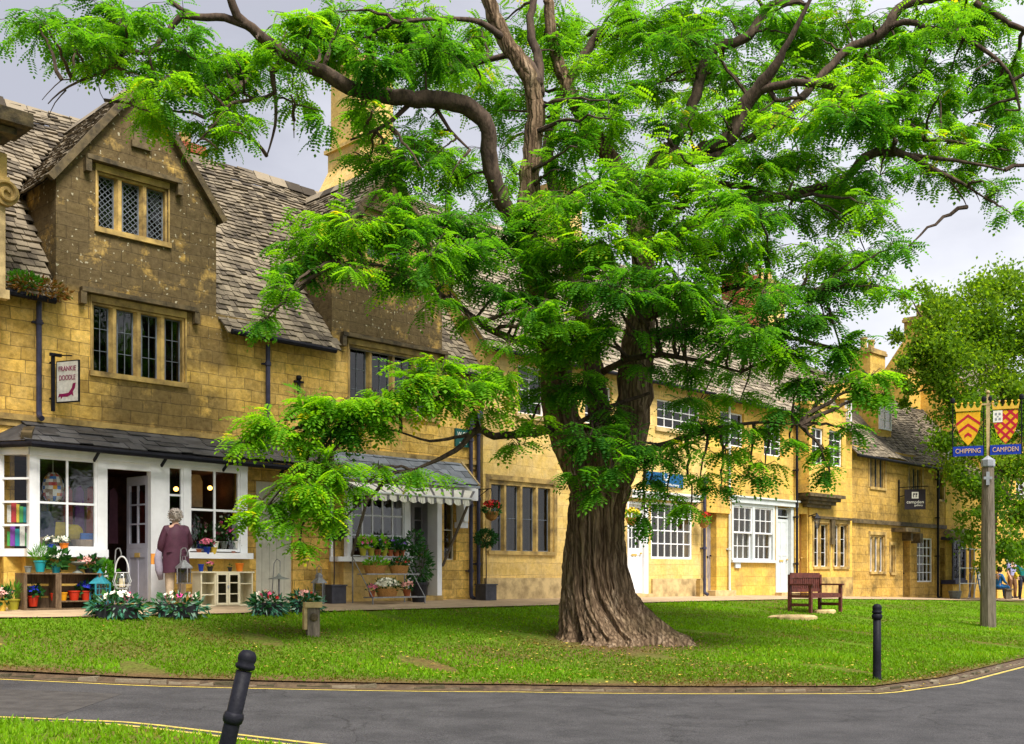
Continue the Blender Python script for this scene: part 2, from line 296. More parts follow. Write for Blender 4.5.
for n,c in dict(fl_white=(.85,.82,.66),fl_pink=(.85,.10,.25),fl_palepink=(.85,.42,.36),fl_red=(.62,.008,.012),fl_magenta=(.8,.06,.32),fl_blue=(.03,.05,.62),fl_purple=(.22,.09,.55),fl_yellow=(.8,.6,.04),fl_rose=(.8,.2,.3),
    cl_maroon=(.075,.022,.042),cl_beige=(.55,.43,.30),cl_shawl=(.28,.25,.31),cl_lilac=(.30,.30,.55),cl_teal=(.005,.20,.20),cl_blue=(.02,.16,.42),cl_brown=(.16,.08,.04),cl_dark=(.03,.03,.05),sand=(.75,.7,.6),
    skin=(.55,.32,.22),hair_grey=(.36,.31,.27),hair_dark=(.035,.02,.015),paper_orange=(.75,.3,.05),cushion=(.45,.32,.01),navy=(.02,.025,.07),tan=(.4,.28,.2),green_sign=(.01,.10,.09),
    blue_sign=(.005,.085,.22),sign_blue=(.004,.035,.38),sign_red=(.48,.008,.03),sign_yellow=(.80,.42,.01),sign_white=(.82,.8,.74),sign_dark=(.02,.014,.02),sign_magenta=(.28,.008,.09),gold_letters=(.75,.5,.33),gold=(.75,.45,.05),brass=(.6,.4,.12),
    rd=(.5,.03,.03),gn=(.08,.4,.08),pp=(.25,.05,.4),yl=(.75,.55,.05),bl=(.03,.15,.5),wt=(.75,.72,.65)).items(): mat(n,c,tuple(x*.75 for x in c),ns=14,bump=.05,rough=.65)
leafmat('leaf_tree',[(0,(.024,.105,.016)),(.3,(.050,.18,.018)),(.62,(.115,.29,.016)),(.9,(.22,.44,.016)),(1,(.42,.40,.02))],trans=.58,rough=.65)
leafmat('leaf_birch',[(0,(.035,.095,.010)),(.5,(.10,.21,.014)),(1,(.25,.37,.03))],trans=.58)
leafmat('leaf_dark',[(0,(.01,.045,.012)),(.6,(.02,.09,.02)),(1,(.05,.15,.03))],trans=.15)
leafmat('leaf_silver',[(0,(.02,.10,.06)),(.6,(.06,.20,.13)),(1,(.32,.45,.36))],trans=.15)
leafmat('leaf_fresh',[(0,(.04,.16,.01)),(.6,(.10,.30,.015)),(1,(.2,.42,.02))],trans=.3)
leafmat('leaf_rust',[(0,(.05,.09,.01)),(.4,(.14,.10,.015)),(1,(.25,.09,.02))],trans=.2)
leafmat('leaf_fallen',[(0,(.22,.12,.04)),(.6,(.36,.24,.05)),(1,(.55,.45,.07))],trans=.1)
leafmat('grass_blade',[(0,(.15,.095,.03)),(.2,(.085,.15,.008)),(.6,(.12,.27,.004)),(.85,(.20,.37,.008)),(1,(.40,.38,.06))],trans=.35,rough=.6)
glassmat('glass_dark',(.5,.5,.48),.055); glassmat('glass_shop',(.85,.87,.87),.05); glassmat('glass_clear',(.9,.92,.92),.12)
emit('lamp_glow',(1,.45,.08),6)
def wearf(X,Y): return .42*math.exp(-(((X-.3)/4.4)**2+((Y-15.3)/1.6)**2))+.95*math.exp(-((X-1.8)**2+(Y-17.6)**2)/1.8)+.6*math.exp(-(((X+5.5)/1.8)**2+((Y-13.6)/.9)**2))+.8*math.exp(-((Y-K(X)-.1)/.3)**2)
def grassmat():
    m,nt,b,N=nodes('lawn_soil'); L=nt.links.new
    tc=N('ShaderNodeTexCoord'); n1=N('ShaderNodeTexNoise'); n1.inputs['Scale'].default_value=.55; n1.inputs['Detail'].default_value=7; n1.inputs['Roughness'].default_value=.7; L(tc.outputs['Object'],n1.inputs[0])
    n2=N('ShaderNodeTexNoise'); n2.inputs['Scale'].default_value=28; n2.inputs['Detail'].default_value=4; L(tc.outputs['Object'],n2.inputs[0])
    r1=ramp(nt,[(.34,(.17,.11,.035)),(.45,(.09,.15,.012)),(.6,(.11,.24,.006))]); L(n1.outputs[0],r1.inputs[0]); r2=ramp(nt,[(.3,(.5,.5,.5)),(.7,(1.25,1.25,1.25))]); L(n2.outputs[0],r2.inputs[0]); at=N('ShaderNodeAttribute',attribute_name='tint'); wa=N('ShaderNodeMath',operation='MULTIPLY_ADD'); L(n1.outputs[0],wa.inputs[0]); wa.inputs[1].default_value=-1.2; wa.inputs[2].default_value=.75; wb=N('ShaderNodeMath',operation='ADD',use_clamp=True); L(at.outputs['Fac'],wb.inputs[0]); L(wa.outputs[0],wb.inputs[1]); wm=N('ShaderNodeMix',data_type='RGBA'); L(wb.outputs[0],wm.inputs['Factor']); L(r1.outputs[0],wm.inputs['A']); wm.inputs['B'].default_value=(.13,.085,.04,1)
    mu=N('ShaderNodeMix',data_type='RGBA',blend_type='MULTIPLY'); mu.inputs['Factor'].default_value=1; L(wm.outputs['Result'],mu.inputs['A']); L(r2.outputs[0],mu.inputs['B']); L(mu.outputs['Result'],b.inputs['Base Color'])
    b.inputs['Roughness'].default_value=1; b.inputs['Specular IOR Level'].default_value=.05
    bu=N('ShaderNodeBump'); bu.inputs['Strength'].default_value=.8; bu.inputs['Distance'].default_value=.03; L(n2.outputs[0],bu.inputs['Height']); L(bu.outputs[0],b.inputs['Normal']); M['lawn_soil']=m
grassmat()
# ------------------------------------------------------------------ world, sun, camera
w=bpy.data.worlds.new('World'); sc.world=w; w.use_nodes=True; nt=w.node_tree; bg=nt.nodes['Background']; L=nt.links.new
SE,SA=math.radians(56),math.radians(150)      # sun from behind-right of the camera
sky=nt.nodes.new('ShaderNodeTexSky'); sky.sky_type='NISHITA'; sky.sun_disc=False; sky.sun_elevation=SE; sky.sun_rotation=SA; sky.air_density=1; sky.dust_density=3
tc=nt.nodes.new('ShaderNodeTexCoord'); mp=nt.nodes.new('ShaderNodeMapping'); mp.inputs['Scale'].default_value=(1,1,2.2); L(tc.outputs['Generated'],mp.inputs[0])
no=nt.nodes.new('ShaderNodeTexNoise'); no.inputs['Scale'].default_value=2.1; no.inputs['Detail'].default_value=7; no.inputs['Roughness'].default_value=.55; L(mp.outputs[0],no.inputs[0])
sx=nt.nodes.new('ShaderNodeSeparateXYZ'); L(tc.outputs['Generated'],sx.inputs[0])
ma=nt.nodes.new('ShaderNodeMath'); ma.operation='MULTIPLY_ADD'; L(sx.outputs[0],ma.inputs[0]); ma.inputs[1].default_value=.42; L(no.outputs[0],ma.inputs[2])
rp=ramp(nt,[(.34,(2.7,2.75,3.15)),(.55,(3.9,3.95,4.35)),(.82,(6.0,6.05,6.35))]); L(ma.outputs[0],rp.inputs[0])
mx=nt.nodes.new('ShaderNodeMix'); mx.data_type='RGBA'; mx.inputs['Factor'].default_value=.93; L(sky.outputs[0],mx.inputs['A']); L(rp.outputs[0],mx.inputs['B'])
L(mx.outputs['Result'],bg.inputs[0]); bg.inputs[1].default_value=.1
sl=bpy.data.lights.new('sun','SUN'); sl.energy=3.6; sl.angle=math.radians(24); sl.color=(1,.95,.86); so=bpy.data.objects.new('sun',sl); COL.objects.link(so)
d=Vector((math.sin(SA)*math.cos(SE),math.cos(SA)*math.cos(SE),math.sin(SE))); so.rotation_euler=d.to_track_quat('Z','Y').to_euler()
cd=bpy.data.cameras.new('camera'); cam=bpy.data.objects.new('camera',cd); COL.objects.link(cam); cam.location=(0,0,CAM); cam.rotation_euler=(PI/2,0,0)
cd.sensor_width=36; cd.lens=F/1024*36; cd.shift_y=(HY-372)/1024; cd.clip_end=2000; cd.clip_start=.05; sc.camera=cam
sc.view_settings.view_transform='Standard'; sc.view_settings.look='None'; sc.view_settings.exposure=1.08; sc.view_settings.gamma=1
# ------------------------------------------------------------------ ground
def strip(name,material,XS,yf,n,hf):
    mb=MB(); vs=[]
    for X in XS:
        a,b=yf(X)
        for j in range(n+1):
            Y=a+(b-a)*j/n; vs.append((X,Y,hf(X,Y,j,n)))
    m=n+1; mb.add(vs,[(i*m+j,(i+1)*m+j,(i+1)*m+j+1,i*m+j+1) for i in range(len(XS)-1) for j in range(n)])
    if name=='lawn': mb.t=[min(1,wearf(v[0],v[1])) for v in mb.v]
    elif name=='verge': mb.t=[0]*len(mb.v)
    return tag(mb.build(name,material,smooth=True),kind='structure')
def rng(a,b,st): return [a+i*st for i in range(int(round((b-a)/st))+1)]
mb=MB(); mb.add([(-400,-400,-.35),(400,-400,-.35),(400,700,-.35),(-400,700,-.35)],[(0,1,2,3)]); tag(mb.build('ground',M['lawn_soil']),kind='structure')
XS=rng(-16,-6,1)+rng(-5.75,12,.25)+rng(13,60,1)
strip('road',M['asphalt'],XS,lambda X:(NK(X) if X<3.4 else -14,K(X)+.05),12,lambda X,Y,j,n:road(X))
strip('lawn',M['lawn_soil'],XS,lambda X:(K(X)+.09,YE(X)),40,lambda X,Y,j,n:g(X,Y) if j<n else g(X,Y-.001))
strip('pavement',M['pavement'],rng(-16,60,.5),lambda X:(YE(X),YE(X)+6),12,lambda X,Y,j,n:g(X,Y)+.012)
strip('verge',M['lawn_soil'],rng(-16,3.25,.25),lambda X:(-14,NK(X)-.1),30,lambda X,Y,j,n:road(X)+.055)
def line(name,material,f,offs,wd,X0,X1,lift):
    XS2=rng(X0,X1,.2); out=MB()
    for off in offs:
        vs=[]
        for X in XS2:
            t=Vector((.2,f(X+.1)-f(X-.1),0)).normalized(); nn=Vector((-t.y,t.x,0))
            for k in (0,1):
                p=Vector((X,f(X),0))+nn*(off+wd*k); vs.append((p.x,p.y,road(p.x)+lift))
        out.add(vs,[(2*i,2*i+2,2*i+3,2*i+1) for i in range(len(XS2)-1)])
    return tag(out.build(name,material),kind='structure')
line('road_marking',M['yellow_line'],K,[-.24],.06,-9,30,.004)
line('road_marking',M['yellow_line'],NK,[.20,.36],.06,-8,2.2,.004)
line('road_patch',M['asphalt_old'],NK,[.46],1.9,-9,-3.9,.0025)
line('gutter',M['gutter_soil'],K,[-.14],.16,-9,30,.0055)
def kerb(f,X0,X1,sgn):
    mb=MB(); X=X0
    while X<X1:
        L_=random.uniform(.12,.42); a=Vector((X,f(X),0)); dx=L_/math.hypot(1,(f(X+.1)-f(X))/.1); b=Vector((X+dx*.95,f(X+dx*.95),0))
        j=random.uniform(-.02,.02); mb.tint=random.random(); z=road(X); n=Vector((0,1,0))*sgn
        a+=n*(j+.05); b+=n*(j+.05+random.uniform(-.01,.01)); h=z+random.uniform(.005,.042)
        if random.random()<.12: h-=.03
        mb.bar((a.x,a.y,h-.1),(b.x,b.y,h-.1+random.uniform(-.02,.02)),random.uniform(.09,.15),.2); X+=dx
    return tag(mb.build('kerb',M['kerb_stone']),kind='structure')
strip('kerb_bed',M['soil'],XS,lambda X:(K(X)-.01,K(X)+.2),3,lambda X,Y,j,n:road(X)+(.002 if j==0 else .03+.012*j)); strip('kerb_bed',M['soil'],rng(-16,3.25,.25),lambda X:(NK(X)-.2,NK(X)+.01),2,lambda X,Y,j,n:road(X)+(.002 if j==2 else .05))
kerb(K,-9,22,1); kerb(NK,-9,2.4,-1)
# grass blades
def blades(name,N,f):
    X,Y=f(N); k=np.array([ (g(a,b)) for a,b in zip(X,Y)]); n=len(X)
    nz=np.sin(X*1.1+Y*.6)*.5+np.sin(X*.47-Y*1.3+2)*.5+np.sin(X*2.7+Y*3.1)*.35
    th=RNG.uniform(0,2*PI,n); hgt=RNG.uniform(.018,.05,n)*(1+.25*nz); wd=RNG.uniform(.006,.013,n)*(1+Y/22)
    lx=RNG.normal(0,.018,n); ly=RNG.normal(0,.018,n); V=np.zeros((n,3,3))
    V[:,0]=np.stack([X-np.cos(th)*wd,Y-np.sin(th)*wd,k-.004],1); V[:,1]=np.stack([X+np.cos(th)*wd,Y+np.sin(th)*wd,k-.004],1); V[:,2]=np.stack([X+lx,Y+ly,k+hgt],1)
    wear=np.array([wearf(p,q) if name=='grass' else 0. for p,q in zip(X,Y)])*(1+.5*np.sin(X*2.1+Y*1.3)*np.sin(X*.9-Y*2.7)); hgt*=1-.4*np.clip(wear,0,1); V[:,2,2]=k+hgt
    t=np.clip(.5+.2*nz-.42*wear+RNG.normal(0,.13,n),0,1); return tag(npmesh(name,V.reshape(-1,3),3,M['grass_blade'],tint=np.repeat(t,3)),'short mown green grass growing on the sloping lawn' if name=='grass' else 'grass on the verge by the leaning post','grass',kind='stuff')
def lawn_pts(N):
    u=RNG.random(N); Y=1/(1/11.8-u*(1/11.8-1/38)); X=RNG.uniform(-.62,.62,N)*Y
    ok=[]
    for a,b in zip(X,Y): 
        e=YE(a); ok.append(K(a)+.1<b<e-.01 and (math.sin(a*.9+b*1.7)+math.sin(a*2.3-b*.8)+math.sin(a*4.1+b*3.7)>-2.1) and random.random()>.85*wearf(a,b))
    ok=np.array(ok); return X[ok],Y[ok]
def verge_pts(N):
    X=RNG.uniform(-7,3,N); Y=RNG.uniform(4,9.5,N); ok=np.array([b<NK(a)-.1 for a,b in zip(X,Y)]); return X[ok],Y[ok]
blades('grass',270000,lawn_pts); blades('grass_verge',60000,verge_pts)
def litter():
    n=2000; X=RNG.normal(1.2,3.4,n); Y=K(0)+abs(RNG.normal(0,1,n))*3.4+.15; ok=np.array([K(a)-.5<b<YE(a) for a,b in zip(X,Y)]); X,Y=X[ok],Y[ok]; n=len(X)
    z=np.array([g(a,b) for a,b in zip(X,Y)])+.03; th=RNG.uniform(0,6.3,n); r=RNG.uniform(.007,.016,n); V=np.zeros((n,4,3))
    for i in range(4):
        q=th+i*PI/2; V[:,i]=np.stack([X+np.cos(q)*r*(1 if i%2 else 1.8),Y+np.sin(q)*r*(1 if i%2 else 1.8),z+RNG.uniform(-.008,.008,n)],1)
    tag(npmesh('fallen_leaves',V.reshape(-1,3),4,M['leaf_fallen'],tint=np.repeat(RNG.random(n),4)),'small yellow leaves fallen on the lawn under the tree','fallen leaves',kind='stuff')
litter()

def barkmat():
    m,nt,b,N=nodes('bark'); L=nt.links.new; tc=N('ShaderNodeTexCoord'); mp=N('ShaderNodeMapping'); mp.inputs['Scale'].default_value=(1,1,.075); no=N('ShaderNodeTexNoise'); no.inputs['Scale'].default_value=3; no.inputs['Detail'].default_value=5
    L(tc.outputs['Object'],no.inputs[0]); ad=N('ShaderNodeVectorMath',operation='MULTIPLY_ADD'); L(no.outputs['Color'],ad.inputs[0]); ad.inputs[1].default_value=(.13,.13,1.2); L(tc.outputs['Object'],ad.inputs[2]); L(ad.outputs[0],mp.inputs[0])
    vo=N('ShaderNodeTexVoronoi',feature='DISTANCE_TO_EDGE'); vo.inputs['Scale'].default_value=13; L(mp.outputs[0],vo.inputs['Vector']); r=ramp(nt,[(0,(.2,.18,.17)),(.30,(1,1,1))]); L(vo.outputs['Distance'],r.inputs[0])
    n2=N('ShaderNodeTexNoise'); n2.inputs['Scale'].default_value=7; n2.inputs['Detail'].default_value=8; n2.inputs['Roughness'].default_value=.7; L(mp.outputs[0],n2.inputs[0]); r2=ramp(nt,[(.3,(.09,.058,.036)),(.52,(.27,.185,.115)),(.72,(.43,.33,.23))]); L(n2.outputs[0],r2.inputs[0])
    n3=N('ShaderNodeTexNoise'); n3.inputs['Scale'].default_value=1.3; n3.inputs['Detail'].default_value=6; L(tc.outputs['Object'],n3.inputs[0]); r3=ramp(nt,[(.55,(0,0,0)),(.75,(.45,.45,.45))]); L(n3.outputs[0],r3.inputs[0]); gm=N('ShaderNodeMix',data_type='RGBA'); L(r3.outputs[0],gm.inputs['Factor']); L(r2.outputs[0],gm.inputs['A']); gm.inputs['B'].default_value=(.13,.12,.045,1)
    mu=N('ShaderNodeMix',data_type='RGBA',blend_type='MULTIPLY'); mu.inputs['Factor'].default_value=.75; L(gm.outputs['Result'],mu.inputs['A']); L(r.outputs[0],mu.inputs['B']); L(mu.outputs['Result'],b.inputs['Base Color']); b.inputs['Roughness'].default_value=.95; b.inputs['Specular IOR Level'].default_value=.1
    h=N('ShaderNodeMath',operation='MULTIPLY_ADD'); L(n2.outputs[0],h.inputs[0]); h.inputs[1].default_value=.6; L(r.outputs[0],h.inputs[2]); bu=N('ShaderNodeBump'); bu.inputs['Strength'].default_value=.9; bu.inputs['Distance'].default_value=.035; L(h.outputs[0],bu.inputs['Height']); L(bu.outputs[0],b.inputs['Normal']); M['bark']=m
barkmat()

def tarmac():
    nt=M['asphalt'].node_tree; L=nt.links.new; b=nt.nodes['Principled BSDF']; src=b.inputs['Base Color'].links[0].from_socket; tc=nt.nodes.new('ShaderNodeTexCoord')
    n=nt.nodes.new('ShaderNodeTexNoise'); n.inputs['Scale'].default_value=70; n.inputs['Detail'].default_value=3; L(tc.outputs['Object'],n.inputs[0]); r=ramp(nt,[(.35,(.6,.6,.6)),(.62,(1.35,1.33,1.3))]); L(n.outputs[0],r.inputs[0])
    m=nt.nodes.new('ShaderNodeMix'); m.data_type='RGBA'; m.blend_type='MULTIPLY'; m.inputs['Factor'].default_value=1; L(src,m.inputs['A']); L(r.outputs[0],m.inputs['B'])
    d=nt.nodes.new('ShaderNodeTexNoise'); d.inputs['Scale'].default_value=1.3; d.inputs['Detail'].default_value=6; L(tc.outputs['Object'],d.inputs[0]); v=nt.nodes.new('ShaderNodeVectorMath'); v.operation='MULTIPLY_ADD'; L(d.outputs['Color'],v.inputs[0]); v.inputs[1].default_value=(1.2,1.2,0); L(tc.outputs['Object'],v.inputs[2])
    vo=nt.nodes.new('ShaderNodeTexVoronoi'); vo.feature='DISTANCE_TO_EDGE'; vo.inputs['Scale'].default_value=.42; L(v.outputs[0],vo.inputs['Vector']); r2=ramp(nt,[(0,(.45,.45,.45)),(.006,(1,1,1))]); L(vo.outputs['Distance'],r2.inputs[0])
    m2=nt.nodes.new('ShaderNodeMix'); m2.data_type='RGBA'; m2.blend_type='MULTIPLY'; m2.inputs['Factor'].default_value=.8; L(m.outputs['Result'],m2.inputs['A']); L(r2.outputs[0],m2.inputs['B']); L(m2.outputs['Result'],b.inputs['Base Color'])
tarmac()
# ------------------------------------------------------------------ houses (street frame: s along the row, b into the row, z up)
def clip_poly(pts,planes):
    for (nx,nz,c) in planes:
        out=[]
        for i in range(len(pts)):
            p,q=pts[i],pts[(i+1)%len(pts)]; dp=nx*p[0]+nz*p[1]-c; dq=nx*q[0]+nz*q[1]-c
            if dp<=0: out.append(p)
            if dp*dq<0:
                t=dp/(dp-dq); out.append((p[0]+(q[0]-p[0])*t,p[1]+(q[1]-p[1])*t))
        pts=out
        if len(pts)<3: return []
    return pts
class House:
    def __init__(h,name,label,cat,s0,b0=0,group=None):
        h.s0=s0;h.b0=b0;h.zb=pav(s0)-.02; h.root=empty(name,world(s0,b0,h.zb),PI/4,label,cat,group)
    def mb(h): m=MB(); m.off=(h.s0,h.b0,h.zb); return m
    def S(h,x,d=0): return S(x,d-h.b0)
    def H(h,x,y,d=0): return H(x,y,d-h.b0)
    def R(h,x0,x1,y0,y1,d=0):
        xc=(x0+x1)/2; return h.S(x0,d),h.S(x1,d),h.H(xc,y1,d),h.H(xc,y0,d)
    def fin(h,m,name,mats,root=None,smooth=False):
        o=m.build(name,mats,h.root if root is None else root,smooth); return o
    def wall(h,mb,s0,s1,z0,z1,holes=(),b=0,rev=.3,clip=(),mi=0):
        b+=h.b0; E=.0005
        holes=[(max(a,s0),min(c,s1),max(e,z0),min(f,z1)) for a,c,e,f in holes if a<s1 and c>s0 and e<z1 and f>z0]
        xs=sorted({s0,s1,*[v for q in holes for v in q[:2]]}); zs=sorted({z0,z1,*[v for q in holes for v in q[2:]]})
        for i in range(len(xs)-1):
            for j in range(len(zs)-1):
                cx,cz=(xs[i]+xs[i+1])/2,(zs[j]+zs[j+1])/2
                if any(q[0]<cx<q[1] and q[2]<cz<q[3] for q in holes): continue
                pts=[(xs[i],zs[j]),(xs[i+1],zs[j]),(xs[i+1],zs[j+1]),(xs[i],zs[j+1])]
                if clip: pts=clip_poly(pts,clip)
                if len(pts)>2: mb.add([(p[0],b,p[1]) for p in pts],[tuple(range(len(pts)))],mi)
        for a,c,e,f in holes:
            mb.add([(a,b,e),(a,b+rev,e),(a,b+rev,f),(a,b,f)],[(0,1,2,3)],mi); mb.add([(c,b,e),(c,b+rev,e),(c,b+rev,f),(c,b,f)],[(3,2,1,0)],mi)
            mb.add([(a,b,f),(c,b,f),(c,b+rev,f),(a,b+rev,f)],[(3,2,1,0)],mi)
            if e>z0+.01: mb.add([(a,b,e),(c,b,e),(c,b+rev,e),(a,b+rev,e)],[(0,1,2,3)],mi)
    def mullion(h,rect,n,mt='trim_gold',hood=None,cols=2,rows=4,leaded=False,curtain=False,frame=.09,mul=.10,iron='lead_came',glass='glass_dark',outer=.11):
        a,c,e,f=rect; B=h.b0; m=h.mb()
        fr=frame; m.box(a-.002,a+fr,B+.03,B+.24,e,f); m.box(c-fr,c+.002,B+.03,B+.24,e,f); m.box(a+fr,c-fr,B+.032,B+.24,f-fr,f+.002); m.box(a-.05,c+.05,B-.05,B+.26,e-.07,e+.02)
        m.box(a-outer,a-.002,B-.014,B+.1,e,f+.1); m.box(c+.002,c+outer,B-.014,B+.1,e,f+.1); m.box(a-outer,c+outer,B-.016,B+.1,f+.002,f+.12)
        lw=(c-a-2*fr-(n-1)*mul)/n; L_=[]
        for i in range(n):
            x=a+fr+i*(lw+mul); L_.append((x,x+lw))
            if i<n-1:
                m.poly([(x+lw,0),(x+lw+mul,0)],0,0) if False else None
                xm=x+lw; m.add([(xm,B+.12,e),(xm+mul*.3,B+.035,e),(xm+mul*.7,B+.035,e),(xm+mul,B+.12,e),(xm+mul,B+.24,e),(xm,B+.24,e)]+[(xm,B+.12,f-fr),(xm+mul*.3,B+.035,f-fr),(xm+mul*.7,B+.035,f-fr),(xm+mul,B+.12,f-fr),(xm+mul,B+.24,f-fr),(xm,B+.24,f-fr)],
                    [(0,1,7,6),(1,2,8,7),(2,3,9,8),(3,4,10,9),(5,0,6,11)])
        w=h.fin(m,'window',M[mt])
        if hood:
            q=h.mb(); q.box(a-.22,c+.22,B-.13,B+.05,f+.13,f+.21); q.box(a-.24,a-.14,B-.12,B+.04,f-.08,f+.128); q.box(c+.14,c+.24,B-.12,B+.04,f-.08,f+.128); h.fin(q,'hood_mould',M[hood],w)
        for x0,x1 in L_:
            p=h.mb(); p.box(x0,x1,B+.135,B+.145,e+.02,f-fr); pp=h.fin(p,'pane',M[glass],w)
            q=h.mb(); t=.022
            for xx in (x0,x1-t): q.box(xx,xx+t,B+.115,B+.15,e+.02,f-fr)
            for zz in (e+.02,f-fr-t): q.box(x0+t,x1-t,B+.116,B+.15,zz,zz+t)
            k=.011
            if leaded:
                hgt=f-fr-e-.02; nn=9; dx=lw/3; dz=hgt/nn*1.0
                for i in range(nn):
                    for j in range(3):
                        u0=x0+dx*j; z0=e+.02+dz*i; q.bar((u0,B+.128,z0),(u0+dx,B+.128,z0+dz),k,k); q.bar((u0,B+.129,z0+dz),(u0+dx,B+.129,z0),k,k)
            else:
                for i in range(1,cols): xx=x0+lw*i/cols; q.box(xx-k/2,xx+k/2,B+.122,B+.134,e+.03,f-fr-.01)
                for i in range(1,rows): zz=e+.02+(f-fr-e-.02)*i/rows; q.box(x0+.01,x1-.01,B+.121,B+.133,zz-k/2,zz+k/2)
            h.fin(q,'casement_bars',M[iron],w)
            if curtain:
                q=h.mb(); q.box(x0-.03,x1+.03,B+.4,B+.42,e,f); h.fin(q,'curtain',M['curtain'],w)
        return w
    def grid(h,rect,cols,rows,b=0,mt='white_paint',bar=.03,fr=.06,glass='glass_shop',dp=.06,name='window',root=None):
        a,c,e,f=rect; B=h.b0+b; m=h.mb()
        m.box(a,a+fr,B,B+dp,e,f); m.box(c-fr,c,B,B+dp,e,f); m.box(a+fr,c-fr,B+.002,B+dp,f-fr,f); m.box(a+fr,c-fr,B+.002,B+dp,e,e+fr)
        for i in range(1,cols): x=a+fr+(c-a-2*fr)*i/cols; m.box(x-bar/2,x+bar/2,B+.01,B+dp-.012,e+fr,f-fr)
        for i in range(1,rows): z=e+fr+(f-e-2*fr)*i/rows; m.box(a+fr,c-fr,B+.013,B+dp-.015,z-bar/2,z+bar/2)
        w=h.fin(m,name,M[mt],root); p=h.mb(); p.box(a+fr*.5,c-fr*.5,B+dp*.5,B+dp*.5+.006,e+fr*.5,f-fr*.5); h.fin(p,'pane',M[glass],w); return w
    def mesh1(h,name,material,fn,root=None,smooth=False):
        m=h.mb(); fn(m); return h.fin(m,name,M[material] if isinstance(material,str) else material,root,smooth)
def slates(mb,O,A,U,L,W,c0=.17,c1=.1,wd=.18,sag=.05,skip=None,thick=.034):
    O,A,U=Vector(O),Vector(A).normalized(),Vector(U).normalized(); N=A.cross(U); 
    if N.z<0: N=-N
    y=0;i=0
    while y<W:
        ch=c0+(c1-c0)*y/W; x=-random.uniform(0,wd)
        while x<L:
            w=wd*random.uniform(.55,1.35); x0,x1=max(x,0),min(x+w-.008,L); x+=w
            if x1-x0<.04: continue
            cp=O+A*((x0+x1)/2)+U*y
            if skip and skip(cp): continue
            j=random.uniform(-.03,.02); lf=thick+random.uniform(-.008,.022); sg=lambda xx:-sag*(math.sin(PI*min(max(xx/L,0),1))*math.sin(PI*y/W)+.35*math.sin(xx*1.7+y))
            up=min(ch*1.25,W-y+.03); mb.tint=min(1,max(0,random.gauss(.5,.15)))
            P=[O+A*x0+U*(y+j)+N*(lf+sg(x0)),O+A*x1+U*(y+j+random.uniform(-.012,.012))+N*(lf+random.uniform(-.006,.006)+sg(x1)),O+A*x1+U*(y+up)+N*(.008+sg(x1)),O+A*x0+U*(y+up)+N*(.008+sg(x0))]
            Q=[P[0]-N*thick,P[1]-N*thick,P[2]-N*.02,P[3]-N*.02]
            mb.add(P+Q,[(0,1,2,3),(4,5,1,0),(5,6,2,1),(7,4,0,3)])
        y+=ch; i+=1
def main_roof(h,s0,s1,ze,zr,bR,mt='slate_stone',over=.28,name='roof',sag=.05,wd=.19,ridge=True,c0=.17,c1=.1,skip=None):
    B=h.b0; U=Vector((0,bR,zr-ze)); k=over/bR; O=Vector((s0,B-over,ze-(zr-ze)*k)); W=U.length*(1+k); m=h.mb()
    slates(m,O,(1,0,0),U,s1-s0,W,wd=wd,sag=sag,c0=c0,c1=c1,skip=skip)
    m.tint=.3; m.add([(s0,B+.01,ze-.2),(s1,B+.01,ze-.2),(s1,B+bR,zr-.25),(s0,B+bR,zr-.25),(s1,B+2*bR+.2,ze-.1),(s0,B+2*bR+.2,ze-.1)],[(0,1,2,3),(3,2,4,5)])
    o=h.fin(m,name,M[mt])
    if ridge:
        q=h.mb(); x=s0
        while x<s1:
            q.tint=random.random(); w=.42; z=zr-.0+random.uniform(-.012,.012)-sag*.3*math.sin(x*1.7); q.add([(x,B+bR-.16,z-.14),(x,B+bR,z+.09),(x,B+bR+.16,z-.14),(x+w-.02,B+bR-.16,z-.14),(x+w-.02,B+bR,z+.09),(x+w-.02,B+bR+.16,z-.14)],[(0,3,4,1),(1,4,5,2),(0,1,2),(5,4,3)]); x+=w
        h.fin(q,'ridge_stones',M[mt],o)
    return o
def body(h,m,s0,s1,z0,ze,zr,bR,b=.0,mi=0):   # side walls, back wall and end gables
    B=h.b0+b
    for s in (s0,s1): m.add([(s,B,z0),(s,B+2*bR,z0),(s,B+2*bR,ze),(s,B+bR,zr-.08),(s,B,ze)],[(0,1,2,3,4)],mi)
    m.add([(s0,B+2*bR,z0),(s1,B+2*bR,z0),(s1,B+2*bR,ze),(s0,B+2*bR,ze)],[(0,1,2,3)],mi)
